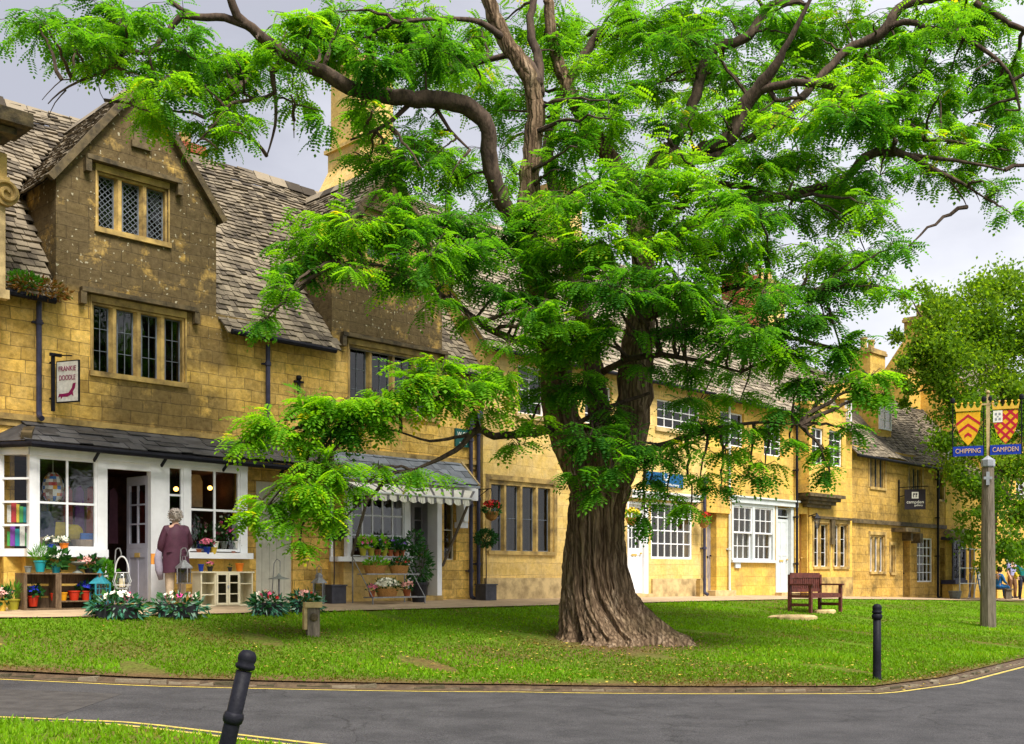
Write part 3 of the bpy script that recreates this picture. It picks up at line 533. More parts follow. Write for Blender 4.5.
def gable_roof(h,sc_,hw,ze,za,b1,mt='slate_stone'):
    B=h.b0; m=h.mb(); sl=(za-ze)
    for sgn in (-1,1):
        U=Vector((-sgn*hw,0,sl)); O=Vector((sc_+sgn*(hw+.12),B-.1,ze-.12*sl/hw)); slates(m,O,(0,1,0),U,b1,U.length*(1+.12/hw),wd=.18,sag=.01,c0=.15,c1=.11)
        m.tint=.3; m.add([(O.x,B+.02,O.z-.04),(O.x,B+b1,O.z-.04),(sc_,B+b1,za-.03),(sc_,B+.02,za-.03)],[(0,1,2,3)])
    o=h.fin(m,'gable_roof',M[mt])
    q=h.mb()
    for sgn in (-1,1): q.bar((sc_+sgn*(hw+.13),B-.07,ze-.13*sl/hw-.02),(sc_,B-.07,za+.0),.12,.11,up=(0,1,0))
    h.fin(q,'coping',M['trim_dark'],o)
    q=h.mb(); y=B-.1
    while y<B+b1: q.tint=random.random(); q.add([(sc_-.14,y,za-.09),(sc_,y,za+.1),(sc_+.14,y,za-.09),(sc_-.14,y+.4,za-.09),(sc_,y+.4,za+.1),(sc_+.14,y+.4,za-.09)],[(0,1,4,3),(1,2,5,4),(0,2,1),(3,4,5)]); y+=.42
    h.fin(q,'ridge_stones',M[mt],o)
    return o
def pipe(h,x,y0,y1,name='drainpipe',mt='pipe_blue',r=.045,d=.1,head=True,shoe=True):
    s=h.S(x,d); z1=h.H(x,y0,d); z0=h.H(x,y1,d); B=h.b0-d; m=h.mb(); m.tube([(s,B,z0+.08),(s,B,z1)],r,10)
    z=z1-.4
    while z>z0+.2: m.lathe([(r+.015,0),(r+.015,.07)],(s,B,z),10); m.box(s-.09,s+.09,B+.03,B+d-.003,z+.02,z+.05); z-=1.5
    if shoe: m.tube([(s,B,z0+.09),(s,B-.02,z0+.03),(s,B-.12,z0-.02)],r*1.05,10)
    o=h.fin(m,name,M[mt],smooth=False)
    if head: q=h.mb(); q.box(s-.09,s+.09,B-.07,B+.07,z1-.02,z1+.16); h.fin(q,'hopper',M[mt],o)
    return o
def chimney(h,s0,s1,b0_,b1,z0,z1,mt,pots=2,name='chimney',potmt='trim_gold',shoulder=0,pot_h=.5):
    B=h.b0; m=h.mb(); m.box(s0,s1,B+b0_,B+b1,z0,z1)
    if shoulder: 
        m.poly([(s0-shoulder,z0),(s1+shoulder*.6,z0),(s1+.02,z0+shoulder*1.9),(s1+.02,z0+shoulder*2.5),(s0-.02,z0+shoulder*2.5),(s0-.02,z0+shoulder*1.9)],B+b0_-.12,B+b1+.1)
        m.box(s0-.09,s1+.09,B+b0_-.2,B+b1+.18,z0+shoulder*2.5,z0+shoulder*2.5+.09)
    o=h.fin(m,name,M[mt]); q=h.mb(); q.box(s0-.07,s1+.07,B+b0_-.07,B+b1+.07,z1-.16,z1-.04); q.box(s0-.04,s1+.04,B+b0_-.04,B+b1+.04,z1-.039,z1+.05); h.fin(q,'cap',M['trim_gold' if 'brick' not in mt else mt],o)
    for i in range(pots):
        q=h.mb(); q.lathe([(.13,0),(.12,pot_h*.8),(.15,pot_h*.85),(.15,pot_h),(.1,pot_h)],(s0+(s1-s0)*(i+.5)/pots,B+(b0_+b1)/2,z1+.05),12); h.fin(q,'chimney_pot',M[potmt],o)
    return o
def panel_door(h,rect,b,mt,glass_rows=0,glass_cols=3,split=.45,fr=.0,knob='brass',handle=True,planks=0):
    a,c,e,f=rect; B=h.b0+b; m=h.mb(); w=c-a; g=f-e
    if planks:
        for i in range(planks): x0=a+w*i/planks; m.box(x0+.003,x0+w/planks-.003,B+random.uniform(0,.006),B+.05,e,f)
    else:
        zs=e+g*split if glass_rows else f
        m.box(a,c,B+.012,B+.05,e,zs); st=.1*min(1,w/.8)
        for x0 in (a,c-st,(a+c)/2-st/2): m.box(x0,x0+st,B,B+.03,e,zs)
        for z0 in ((e,e+.18),(zs-.1,zs))+(((e+g*.5,e+g*.5+.1),) if not glass_rows else ()): m.box(a+st,c-st,B+.002,B+.03,*z0)
    d=h.fin(m,'door',M[mt])
    if glass_rows and not planks: h.grid((a,c,zs+.002,f),glass_cols,glass_rows,b,mt,bar=.025,fr=.09,dp=.05,name='door_window',root=d)
    q=h.mb(); q.ball((a+w*.88 if handle else a+w*.12,B-.035,e+g*.45),.032,5); h.fin(q,'handle',M[knob],d); q=h.mb(); q.box((a+c)/2-.11,(a+c)/2+.11,B-.012,B+.001,e+g*.42,e+g*.42+.06); h.fin(q,'letter_plate',M[knob],d); return d
# ======================================== the gabled house with two shops
A=House('gabled_house','weathered stone house with two dark gables and two white shopfronts','house',-12.2)
sR=S(478); ze,zr,bR=6.33,10.5,3.25; z0=.3
g1c,g2c,ghw,gz,ga=-9.36,-3.72,1.5,8.25,10.18
w1=A.R(92,185,310,378); w2=A.R(97,168,180,236); w3=A.R(349,437,352,414)
w4=(g2c-.62,g2c+.62,8.1,9.0)
shopA=(S(24,.4),S(247,.4),z0,3.38); shopD=(S(256),S(293),z0,A.H(275,482)); shopB=(S(344),S(438),z0,A.H(390,484)); sideW=(S(444),S(456),A.H(450,560),A.H(450,500))
m=A.mb(); A.wall(m,-12.2,sR,z0,ze,[w1,w3,shopA,shopD,shopB,sideW])
for c in (g1c,g2c):
    sl=(ga-gz)/ghw; pl=[(sl,1,ga-.03+sl*c),(-sl,1,ga-.03-sl*c)]
    A.wall(m,c-ghw,c+ghw,ze,ga,[w2,w4],clip=pl)
    for s in (c-ghw,c+ghw): m.add([(s,0,ze-.2),(s,2.2,ze-.2),(s,2.2,gz),(s,0,gz)],[(0,1,2,3)])
body(A,m,-12.2,sR,z0,ze,zr,bR)
A.fin(m,'wall',M['stone_old'])
main_roof(A,-12.2,sR,ze,zr,bR,sag=.09,skip=lambda c:any(abs(c.x-q_)<ghw+.02 and c.z<ga-(ga-gz)/ghw*abs(c.x-q_)+.0 for q_ in (g1c,g2c))); gable_roof(A,g1c,ghw,gz,ga,3.2); gable_roof(A,g2c,ghw,gz,ga,3.2)
A.mullion(w1,4,hood='trim_dark',cols=2,rows=3,frame=.04,mul=.15,outer=.03); A.mullion(w2,3,leaded=True,frame=.04,mul=.15,hood='trim_dark',mt='trim_gold',outer=.03); A.mullion(w3,4,hood='trim_dark',cols=2,rows=3,frame=.05,mul=.15,outer=.03); A.mullion(w4,2,hood='trim_dark',leaded=True,frame=.05)
A.mesh1('date_stone','trim_dark',lambda m:(m.box(g1c-.18,g1c+.18,-.06,.01,9.0,9.12),m.box(g1c-.13,g1c+.13,-.02,.01,9.13,9.4)))
A.mesh1('string_course','trim_gold',lambda m:(m.box(-12.2,sR-.02,-.07,.01,3.96,4.06),m.box(-12.2,sR-.02,-.035,.01,3.86,3.958)))
for a_,b_ in ((-12.2,g1c-ghw-.14),(g1c+ghw+.14,g2c-ghw-.14),(g2c+ghw+.14,sR)):
    A.mesh1('gutter','black_iron',lambda m:m.tube([(a_,-.33,ze-.36),(b_,-.33,ze-.38)],.055,8))
pipe(A,39,300,418,head=False); pipe(A,268,345,462,head=False); pipe(A,471,424,598); pipe(A,478.5,418,598)
A.mesh1('wall_tie','black_iron',lambda m:(m.bar((S(298),-.03,A.H(298,392)),(S(298),-.03,A.H(298,378)),.05,.04),m.ball((S(298),-.03,A.H(298,378)),.06,5),m.bar((S(298)-.11,-.03,A.H(298,382)),(S(298)+.11,-.03,A.H(298,382)),.04,.04)))
chimney(A,S(343,-3.4),S(378,-3.4),2.8,3.9,10.0,A.H(360,70,-3.4),'stone_gold',pots=2,shoulder=.75)
chimney(A,S(178,-4.2),S(197,-4.2),3.9,4.7,9.6,A.H(187,150,-4.2),'red_brick',pots=1,pot_h=.35)
# rooms behind the shop windows
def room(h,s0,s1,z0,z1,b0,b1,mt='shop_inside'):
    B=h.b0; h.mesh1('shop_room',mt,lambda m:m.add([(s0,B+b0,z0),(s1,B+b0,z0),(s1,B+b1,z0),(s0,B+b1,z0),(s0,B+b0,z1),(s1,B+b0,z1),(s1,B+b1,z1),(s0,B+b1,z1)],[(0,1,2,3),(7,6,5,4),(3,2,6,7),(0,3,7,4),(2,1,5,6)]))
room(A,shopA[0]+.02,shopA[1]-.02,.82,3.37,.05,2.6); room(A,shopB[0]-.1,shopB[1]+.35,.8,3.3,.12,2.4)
# left shopfront
D=.62; q=lambda x,d=D:S(x,d); zt=3.34; zs=A.H(68,549,D); zc=3.52
px=[28,37,97,107,151,165,183,189,240,247]
def shopf(m):
    B=-D
    m.box(q(29),q(36.5),B-.02,B+.1,zs,zt); m.box(q(97),q(107),B-.02,B+.1,zs,zt); m.box(q(150.5),q(167),B-.02,B+.14,.82,zt); m.box(q(183),q(189),B-.02,B+.1,zs-.02,zt); m.box(q(240),q(247),B-.02,B+.1,zs-.02,zt)
    m.box(q(101),q(108),B+.0,B+.5,.82,zs); m.box(q(29),q(247),B-.035,B+.12,zt,zc); m.box(q(107),q(151),B-.0,B+.1,A.H(130,470,D),zt)
    # sills
    m.box(q(24),q(105),B-.14,B+.1,zs-.13,zs-.003); m.box(q(167),q(250),B-.12,B+.1,zs-.13,zs-.023)
    m.bar((q(29)-.33,-.22,zs-.066),(q(29)+.02,B-.01,zs-.066),.16,.124)
    m.bar((q(29)-.30,-.26,zs),(q(29)-.30,-.26,zt+.1),.07,.07); m.bar((q(29)-.33,-.22,zt+.09),(q(29)+.02,B-.01,zt+.09),.14,.17)
    for k in (1,2,3): z=zs+(zt-zs)*k/4; m.bar((q(29)-.29,-.28,z),(q(29),B+.01,z),.035,.035)
shopfront=A.mesh1('shopfront','white_paint',shopf)
A.mesh1('side_pane','glass_shop',lambda m:m.add([(q(29)-.30,-.25,zs),(q(29)+.01,B_:=-D+.03,zs),(q(29)+.01,B_,zt),(q(29)-.30,-.25,zt)],[(0,1,2,3)]),shopfront)
A.grid((q(37),q(97),zs,zt),2,2,b=-D,bar=.035,fr=.045,dp=.05); A.grid((q(167.5),q(183),zs,zt),1,3,b=-D,bar=.035,fr=.04,dp=.05); A.grid((q(189),q(240),zs,zt),2,2,b=-D,bar=.04,fr=.045,dp=.05)
A.mesh1('stall_riser','stone_ochre',lambda m:(m.box(q(27),q(101),-D+.06,-D+.3,.75,zs-.132),m.box(q(27)-.28,q(27)+.02,-.4,-.05,.75,zs-.134))); A.mesh1('stall_riser','stone_ochre',lambda m:m.box(q(167),q(256)-.1,-D+.06,-D+.3,.75,zs-.132))
A.mesh1('door_step','trim_gold',lambda m:m.box(q(106),q(154),-D-.12,-D+.35,.7,.93))
A.mesh1('window_board','old_wood',lambda m:(m.box(q(29),q(101),-D+.12,0.3,zs-.06,zs-.01),m.box(q(168),q(246),-D+.12,.3,zs-.06,zs-.01)))
# open door leaf, swung inwards on its right jamb
dl=empty('door',(0,0,0)); dl.parent=A.root; hx=q(150.5); dl.location=(hx-A.s0,-D+.1,.93-A.zb); dl.rotation_euler=(0,0,math.radians(-84))
def leaf(m):
    W_,G=.66,A.H(135,474,D)-.93
    m.box(-W_,0,.01,.045,0,G*.43); 
    for x0,x1 in ((-W_,-W_+.09),(-.09,0),(-W_/2-.03,-W_/2+.03)): m.box(x0,x1,-.004,.03,0,G*.43)
    m.box(-W_+.09,-.09,-.003,.03,0,.16); m.box(-W_+.09,-.09,-.003,.03,G*.36,G*.43-.001)
    m.box(-W_,-W_+.08,0,.045,G*.431,G); m.box(-.08,0,0,.045,G*.431,G); m.box(-W_+.08,-.08,.001,.045,G*.93,G); m.box(-W_+.08,-.08,.001,.045,G*.431,G*.47)
    m.box(-W_/2-.015,-W_/2+.015,.004,.04,G*.47,G*.93)
    for k in (1,2): z=G*(.47+.46*k/3); m.box(-W_+.08,-.08,.006,.038,z-.014,z+.014)
mm=MB(); leaf(mm); lf=mm.build('door_leaf',M['lilac_grey'],dl); mm=MB(); mm.box(-.58,-.07,.02,.026,.96,1.96); mm.build('pane',M['glass_shop'],dl)
mm=MB(); mm.box(-.40,-.24,-.012,-.004,.80,.88); mm.build('letter_plate',M['brass'],dl)
# lean-to roof over the left shop, right shop
def leanto(s0,s1,zt_,ztop,dd,mt,hip=0,cap=True):
    m=A.mb(); U=Vector((0,dd,ztop-zt_)); slates(m,(s0,-dd,zt_),(1,0,0),U,s1-s0,U.length,c0=.24,c1=.2,wd=.33,sag=0,thick=.015,skip=(lambda c:c.x<s0+hip*(1+c.y/dd)*1.0) if hip else None)
    m.tint=.4; m.add([(s0,-dd+.02,zt_-.03),(s1,-dd+.02,zt_-.03),(s1,0,ztop-.03),(s0+hip,0,ztop-.03)],[(0,1,2,3)])
    if hip: m.tint=.35; m.add([(s0-.32,-.25,zt_),(s0,-dd,zt_),(s0+hip,-.01,ztop),(s0-.3,0,zt_+.05)],[(0,1,2),(0,2,3)])
    return A.fin(m,'shop_roof',M[mt])
sr=leanto(q(27,.8)-.05,S(334,.5),zc+.03,A.H(120,430),.86,'slate_welsh',hip=.35)
A.mesh1('hip_stone','trim_dark',lambda m:m.bar((q(27,.8)-.02,-.82,zc+.1),(q(27,.8)+.36,-.02,A.H(40,430)+.03),.16,.1),sr)
A.mesh1('gutter','black_iron',lambda m:(m.tube([(q(27)-.4,-.3,zc-.03),(q(27)-.06,-.93,zc-.03),(S(330,.92),-.92,zc-.09)],.05,8),[m.bar((x,-.92,zc-.02),(x,-.66,zc-.2),.03,.05) for x in (-10.5,-9.3,-8.1,-6.9,-5.9)],m.tube([(q(27)-.4,-.3,zc-.04),(q(27)-.42,-.15,3.2),(q(27)-.42,-.1,.95)],.045,8)),sr)
A.mesh1('plank_door','stone_paint',lambda m:[m.box(S(256)+(S(293)-S(256))*i/5+.003,S(256)+(S(293)-S(256))*(i+1)/5-.003,.06,.11,.86,shopD[3]) for i in range(5)])
# right shopfront
D2=.30; q2=lambda x,d=D2:S(x,d); zs2=A.H(372,556,D2); zt2=A.H(372,494,D2)
sr2=leanto(q2(332,.6),q2(476,.5),A.H(420,481,.55),A.H(420,458),.62,'slate_blue')
A.mesh1('roof_end_board','trim_pale',lambda m:m.bar((q2(476,.5)-.02,-.60,A.H(420,481,.55)-.03),(q2(476,.5)-.04,-.01,A.H(420,458)-.02),.05,.12),sr2)
A.mesh1('gutter','lead',lambda m:m.box(q2(336,.6),q2(476,.5),-.64,-.58,A.H(420,484,.6)-.0,A.H(420,484,.6)+.05),sr2)
def shop2(m):
    B=-D2
    m.box(q2(347),q2(351),B-.02,B+.1,zs2-.02,zt2+.35); m.box(q2(404),q2(409),B-.02,B+.1,zs2-.1,zt2+.35); m.box(q2(344),q2(477,.3),B-.04,B+.14,zt2+.0,zt2+.34)
    m.box(q2(335),q2(411),B-.1,B+.06,zs2-.12,zs2-.022); m.box(q2(436.5),q2(441),B-.03,B+.3,.86,zt2); m.bar((q2(348)-.26,-.04,zs2-.07),(q2(348),B,zs2-.07),.1,.1); m.bar((q2(348)-.24,-.06,zs2-.1),(q2(348)-.24,-.06,zt2),.05,.05)
    m.box(S(405),S(411),.01,.3,.86,zt2)
A.mesh1('shopfront','white_paint',shop2)
A.grid((q2(351),q2(404),zs2-.02,zt2),5,3,b=-D2,bar=.03,fr=.035,dp=.05)
A.mesh1('stall_riser','stone_gold',lambda m:(m.box(q2(345),q2(409),-D2+.04,-D2+.25,.7,zs2-.122),m.box(q2(345)-.2,q2(345),-.1,0.1,.7,zs2-.122)))
A.mesh1('door_lining','lilac_grey',lambda m:(m.box(S(432,0),S(438,0)-.02,-.02,.6,.86,zt2),m.box(S(411),S(433),-.28,.6,zt2-.06,zt2-.004)))
panel_door(A,(S(412,-.3),S(433,-.3),.98,zt2-.08),.32,'lilac_grey',glass_rows=3,glass_cols=2,split=.48,knob='brass')
A.mesh1('door_step','trim_gold',lambda m:m.box(q2(410),q2(442),-.34,.3,.7,.97))
A.grid(sideW,1,2,b=.1,mt='stone_paint',bar=.02,fr=.03)
A.mesh1('console_bracket','white_paint',lambda m:(m.poly([(S(459,.1),A.H(459,522,.1)),(S(463,.1),A.H(463,522,.1)),(S(464,.1),zt2+.06),(S(458,.1),zt2+.06)],-.28,-.02),m.box(S(457,.1),S(465,.1),-.2,-.018,A.H(459,528,.1),A.H(459,522,.1)-.003)))
# striped awning
def awning():
    aw=empty('awning',world(S(405),0,A.H(400,486)),PI/4,'white and grey striped shop awning with scalloped edge over the plant display','awning')
    m=MB(); m.off=(S(405),0,A.H(400,486)); s0,s1=S(356,.7),S(471,1.15); zt_=A.H(410,484,.62)-.05; zb_=A.H(410,495,1.15); n=44
    t0=q2(346,.6)
    for i in range(n):
        a0=t0+(q2(474,.6)-t0)*i/n; a1=t0+(q2(474,.6)-t0)*(i+1)/n; b0=s0+(s1-s0)*i/n; b1=s0+(s1-s0)*(i+1)/n; k=1 if i%4==3 else 0
        m.add([(a0,-.64,zt_),(a1,-.64,zt_),(b1,-1.15,zb_),(b0,-1.15,zb_)],[(0,1,2,3)],k)
        m.add([(a0,-.64,zt_-.012),(a1,-.64,zt_-.012),(b1,-1.14,zb_-.012),(b0,-1.14,zb_-.012)],[(3,2,1,0)],k)
        w0=.11+.05*abs(math.sin(PI*i/4)); w1_=.11+.05*abs(math.sin(PI*(i+1)/4)); wob=.015*math.sin(i*1.3)
        m.add([(b0,-1.15,zb_),(b1,-1.15,zb_),(b1,-1.16+wob,zb_-w1_),(b0,-1.16-wob*.5,zb_-w0)],[(0,1,2,3)],k+ (0))
    mat('awning_white',(.74,.71,.62),(.62,.58,.5),ns=3,bump=.05); mat('awning_grey',(.17,.16,.17),ns=3,bump=.05)
    m.build('canopy',[M['awning_white'],M['awning_grey']],aw)
    for xa,xb in ((S(352,.3),s0),(S(444,.1),s1)):
        m=MB(); m.off=(S(405),0,A.H(400,486)); m.bar((xa,-.2 if xa<-4 else -.05,A.H(345 if xa<-4 else 445,566,.2)),(xb,-1.13,zb_),.045,.045); m.build('arm',M['weathered_wood'],aw)
    m=MB(); m.off=(S(405),0,A.H(400,486)); m.tube([(s0,-1.15,zb_),(s1,-1.15,zb_)],.025,8); m.build('front_rail',M['pale_metal'],aw)
awning()
# ======================================== neighbour at the far left
N0=House('corner_house','ochre house with dark cornice, carved volute and pilaster at the left edge','house',-16.5,-.42)
E0=S(-4,.42)
def n0(m): N0.wall(m,-16.5,E0,.3,8.7); body(N0,m,-16.5,E0,.3,8.7,9.6,2.6)
N0.mesh1('wall','stone_ochre',n0)
N0.mesh1('roof','slate_stone',lambda m:m.add([(-16.6,-.7,8.72),(E0+.1,-.7,8.72),(E0+.1,2.2,9.7),(-16.6,2.2,9.7)],[(0,1,2,3)]))
zc0=N0.H(12,150,.3); e0=S(33,1.0)
def corn(m):
    for k,(dz,o) in enumerate(((0,.12),(.10,.2),(.22,.38),(.34,.56))): m.box(-16.6,S(34,1.0)-.56+o,-.42-o,-.2,zc0+dz,zc0+dz+.1+(.12 if k==3 else 0)-.002)
N0.mesh1('cornice','trim_dark',corn); N0.mesh1('frieze','trim_gold',lambda m:m.box(-16.5,S(7,.5),-.5,-.3,zc0-.5,zc0-.003))
def vol(m):
    cz=N0.H(10,192,.25); cs=S(9,.7)
    pts=[(cs+math.cos(t)*(.02+.019*t),-.62,cz+math.sin(t)*(.02+.019*t)) for t in [i*.35 for i in range(30)]]; m.tube(pts,[.035]*30,6)
    m.tube([(cs,-.45,cz),(cs,-.60,cz)],[.2,.2],16); m.box(cs-.6,cs+.05,-.6,-.45,cz+.17,cz+.25)
N0.mesh1('volute','trim_gold',vol); N0.mesh1('pilaster','trim_pale',lambda m:(m.box(-13.2,S(5,.5),-.52,-.4,N0.H(5,290,.1),N0.H(5,205,.1)),m.box(-13.2,S(5,.5)+.05,-.56,-.4,N0.H(5,299,.1),N0.H(5,290,.1))))
# ======================================== golden house behind the trunk
Bh=House('golden_house','smooth golden stone house behind the big tree trunk, with a white shop window','house',sR+.01,-.16)
s1=Bh.S(706); ze2,zr2=6.95,10.9
b1=Bh.R(489,554,482,552); b2=Bh.R(518,545,366,415); b3=Bh.R(657,701,402,430); bs=Bh.R(651,692,503,559); bd=(Bh.S(627),Bh.S(645.5),.3,Bh.H(637,502)); b4=Bh.R(585,612,385,425)
m=Bh.mb(); Bh.wall(m,sR+.01,s1,.3,ze2,[b1,b2,b3,b4,bs,bd]); body(Bh,m,sR+.01,s1,.3,ze2,zr2,3.1); Bh.fin(m,'wall',M['stone_gold'])
main_roof(Bh,sR-.05,s1,ze2,zr2,3.1,'slate_pale'); Bh.mullion(b1,4,curtain=True,rows=2,cols=1,frame=.1,mul=.16)
for r_ in (b2,b3,b4): Bh.grid(r_,5 if r_ is b3 else 2,3 if r_ is b3 else 4,b=.08,fr=.05,bar=.025,glass='glass_dark')
for r_ in (b2,b3,b4): Bh.mesh1('window_sill','trim_pale',lambda m:m.box(r_[0]-.1,r_[1]+.1,Bh.b0-.06,Bh.b0+.1,r_[2]-.12,r_[2]-.002))
Bh.mesh1('plinth','trim_pale',lambda m:(m.box(sR+.03,Bh.S(626),Bh.b0-.06,Bh.b0+.02,.3,1.35),m.box(Bh.S(651),s1,Bh.b0-.06,Bh.b0+.02,.3,1.32)))
Bh.mesh1('gutter','black_iron',lambda m:m.tube([(sR,Bh.b0-.33,ze2-.34),(s1,Bh.b0-.33,ze2-.36)],.05,8))
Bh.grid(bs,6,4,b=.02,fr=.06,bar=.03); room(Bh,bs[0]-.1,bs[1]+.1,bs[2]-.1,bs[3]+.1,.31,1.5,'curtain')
panel_door(Bh,(bd[0]+.06,bd[1]-.06,.93,bd[3]-.06),.08,'white_paint',glass_rows=4,glass_cols=3,split=.47)
Bh.mesh1('door_frame','white_paint',lambda m:(m.box(bd[0],bd[0]+.06,Bh.b0-.02,Bh.b0+.12,.9,bd[3]),m.box(bd[1]-.06,bd[1]+.1,Bh.b0-.02,Bh.b0+.12,.9,bd[3]),m.box(bd[0]+.06,bd[1]-.06,Bh.b0-.018,Bh.b0+.12,bd[3]-.06,bd[3])))
Bh.mesh1('door_step','trim_pale',lambda m:m.box(bd[0]-.1,bd[1]+.15,Bh.b0-.2,Bh.b0+.3,.6,.92))
zf=Bh.H(665,500,.1)
Bh.mesh1('fascia','white_paint',lambda m:(m.box(Bh.S(628),Bh.S(702,.2),Bh.b0-.14,Bh.b0-.002,zf,zf+.14),m.box(Bh.S(627),Bh.S(703,.2),Bh.b0-.2,Bh.b0-.001,zf+.142,zf+.2)))
def pipe2(h,x,y0,y1,mt='pipe_blue',**k): return pipe(h,x,y0,y1,mt=mt,**k)
pipe(Bh,704.5,483,594)
chimney(Bh,Bh.S(560,-3.1)-.5,Bh.S(560,-3.1)+.5,2.7,3.6,10.3,12.6,'stone_gold')
# ======================================== yellow ochre house
Ch=House('ochre_house','deep yellow house with pale grey sash window, pale door and old wooden side door','house',s1+.01,-.06)
s2=Ch.S(808); c1=Ch.R(731,774,504,562); cdr=(Ch.S(776.5),Ch.S(791.5),.3,Ch.H(784,507)); cw=(Ch.S(706.5),Ch.S(716.5),.3,Ch.H(711,512)); cb=(Ch.S(799),Ch.S(807),.3,Ch.H(803,514)); c5=Ch.R(720,744,412,446); c6=Ch.R(764,782,425,456)
m=Ch.mb(); Ch.wall(m,s1+.01,s2,.3,ze2-.05,[c1,cdr,cw,cb,c5,c6]); body(Ch,m,s1+.01,s2,.3,ze2-.05,zr2-.1,3.0); Ch.fin(m,'wall',M['stone_ochre'])
main_roof(Ch,s1-.02,s2+.05,ze2-.05,zr2-.1,3.0,'slate_pale')
for r_ in (c5,c6): Ch.grid(r_,2,4,b=.08,fr=.05,bar=.025,glass='glass_dark')
xm=(c1[0]+c1[1])/2; zm=(c1[2]+c1[3])/2
for a_,b_ in ((c1[0]+.1,xm-.07),(xm+.07,c1[1]-.1)):
    Ch.grid((a_,b_,zm-.02,c1[3]-.1),3,2,b=.0,fr=.045,bar=.022,glass='glass_shop',name='upper_sash'); Ch.grid((a_,b_,c1[2]+.06,zm+.02),3,2,b=.065,fr=.05,bar=.022,name='lower_sash')
Ch.mesh1('window_frame','grey_paint',lambda m:(m.box(c1[0],c1[0]+.1,Ch.b0-.03,Ch.b0+.12,c1[2],c1[3]),m.box(c1[1]-.1,c1[1],Ch.b0-.03,Ch.b0+.12,c1[2],c1[3]),m.box(xm-.07,xm+.07,Ch.b0-.028,Ch.b0+.12,c1[2],c1[3]),m.box(c1[0]+.1,c1[1]-.1,Ch.b0-.026,Ch.b0+.12,c1[3]-.1,c1[3]),m.box(c1[0]-.05,c1[1]+.05,Ch.b0-.1,Ch.b0+.12,c1[2]-.02,c1[2]+.06),m.box(c1[0]-.1,Ch.S(796),Ch.b0-.09,Ch.b0-.002,c1[3]+.004,c1[3]+.16),m.box(c1[0]-.14,Ch.S(797),Ch.b0-.14,Ch.b0-.001,c1[3]+.162,c1[3]+.21)))
room(Ch,c1[0],c1[1],c1[2],c1[3],.31,.9,'curtain')
panel_door(Ch,(cdr[0]+.05,cdr[1]-.05,.86,Ch.H(784,519)),.1,'grey_paint'); Ch.grid((cdr[0]+.05,cdr[1]-.05,Ch.H(784,517),cdr[3]-.03),1,1,b=.1,mt='grey_paint',fr=.035,name='fanlight')
Ch.mesh1('door_frame','grey_paint',lambda m:(m.box(cdr[0]-.06,cdr[0]+.05,Ch.b0-.02,Ch.b0+.15,.84,cdr[3]),m.box(cdr[1]-.05,cdr[1]+.1,Ch.b0-.02,Ch.b0+.15,.84,cdr[3])))
panel_door(Ch,(cw[0],cw[1],.95,cw[3]),.2,'grey_door_wood',planks=4,knob='black_iron'); panel_door(Ch,(cb[0],cb[1],.8,cb[3]),.2,'brown_door',planks=4,knob='brass')
Ch.mesh1('lintel','stone_ochre',lambda m:m.box(Ch.S(704),Ch.S(728.5),Ch.b0-.1,Ch.b0-.002,Ch.H(715,513),Ch.H(715,493)))
Ch.mesh1('door_step','trim_pale',lambda m:(m.box(cw[0]-.05,cw[1]+.5,Ch.b0-.35,Ch.b0+.2,.5,.97),m.box(cdr[0]-.1,cdr[1]+.1,Ch.b0-.25,Ch.b0+.1,.5,.87)))
Ch.mesh1('meter_box','grey_paint',lambda m:m.box(Ch.S(734),Ch.S(739),Ch.b0-.06,Ch.b0-.001,Ch.H(736,568),Ch.H(736,561.5)))
pipe(Ch,729.5,385,592,mt='grey_paint',r=.035,d=.07,head=False); pipe(Ch,797,412,594,mt='black_iron',r=.04,d=.12)
Ch.mesh1('gutter','black_iron',lambda m:m.tube([(s1,Ch.b0-.33,ze2-.4),(s2,Ch.b0-.33,ze2-.42)],.05,8))
chimney(Ch,Ch.S(736,-3)-.3,Ch.S(746,-3)+.2,2.6,3.4,10.0,Ch.H(741,278,-3),'red_brick'); chimney(Ch,Ch.S(758,-3.2),Ch.S(775,-3.2),2.8,3.8,10.0,Ch.H(765,284,-3.2),'stone_gold')
# ======================================== house with the stone oriel
Dh=House('oriel_house','narrow yellow stone house with projecting stone oriel window over paired casements','house',s2+.01,-.1)
s3=Dh.S(852); d1=Dh.R(814,829,523,567); d2=Dh.R(834,848,524,567)
OR=(Dh.S(809,.45),Dh.S(846,.45),Dh.H(828,494,.45),Dh.H(828,408,.45)); ow=Dh.R(812,823,428,464,.45); ow2=Dh.R(829,842,431,466,.45)
m=Dh.mb(); Dh.wall(m,s2+.01,s3,.3,6.6,[d1,d2,(OR[0]+.1,OR[1]-.1,OR[2]+.1,OR[3]-.1)]); body(Dh,m,s2+.01,s3,.3,6.6,10.2,2.9); Dh.fin(m,'wall',M['stone_ochre'])
main_roof(Dh,s2,s3+.03,6.6,10.2,2.9,'slate_pale')
for r_ in (d1,d2): Dh.mullion(r_,2,mt='trim_gold',iron='white_paint',rows=3,cols=1,frame=.05,mul=.12)
Dh.mesh1('hood_mould','trim_dark',lambda m:(m.box(d1[0]-.15,d2[1]+.15,Dh.b0-.1,Dh.b0-.003,d1[3]+.14,d1[3]+.22),m.box(d1[1]+.05,d2[0]-.05,Dh.b0-.08,Dh.b0-.004,d1[3]-.7,d1[3]+.138)))
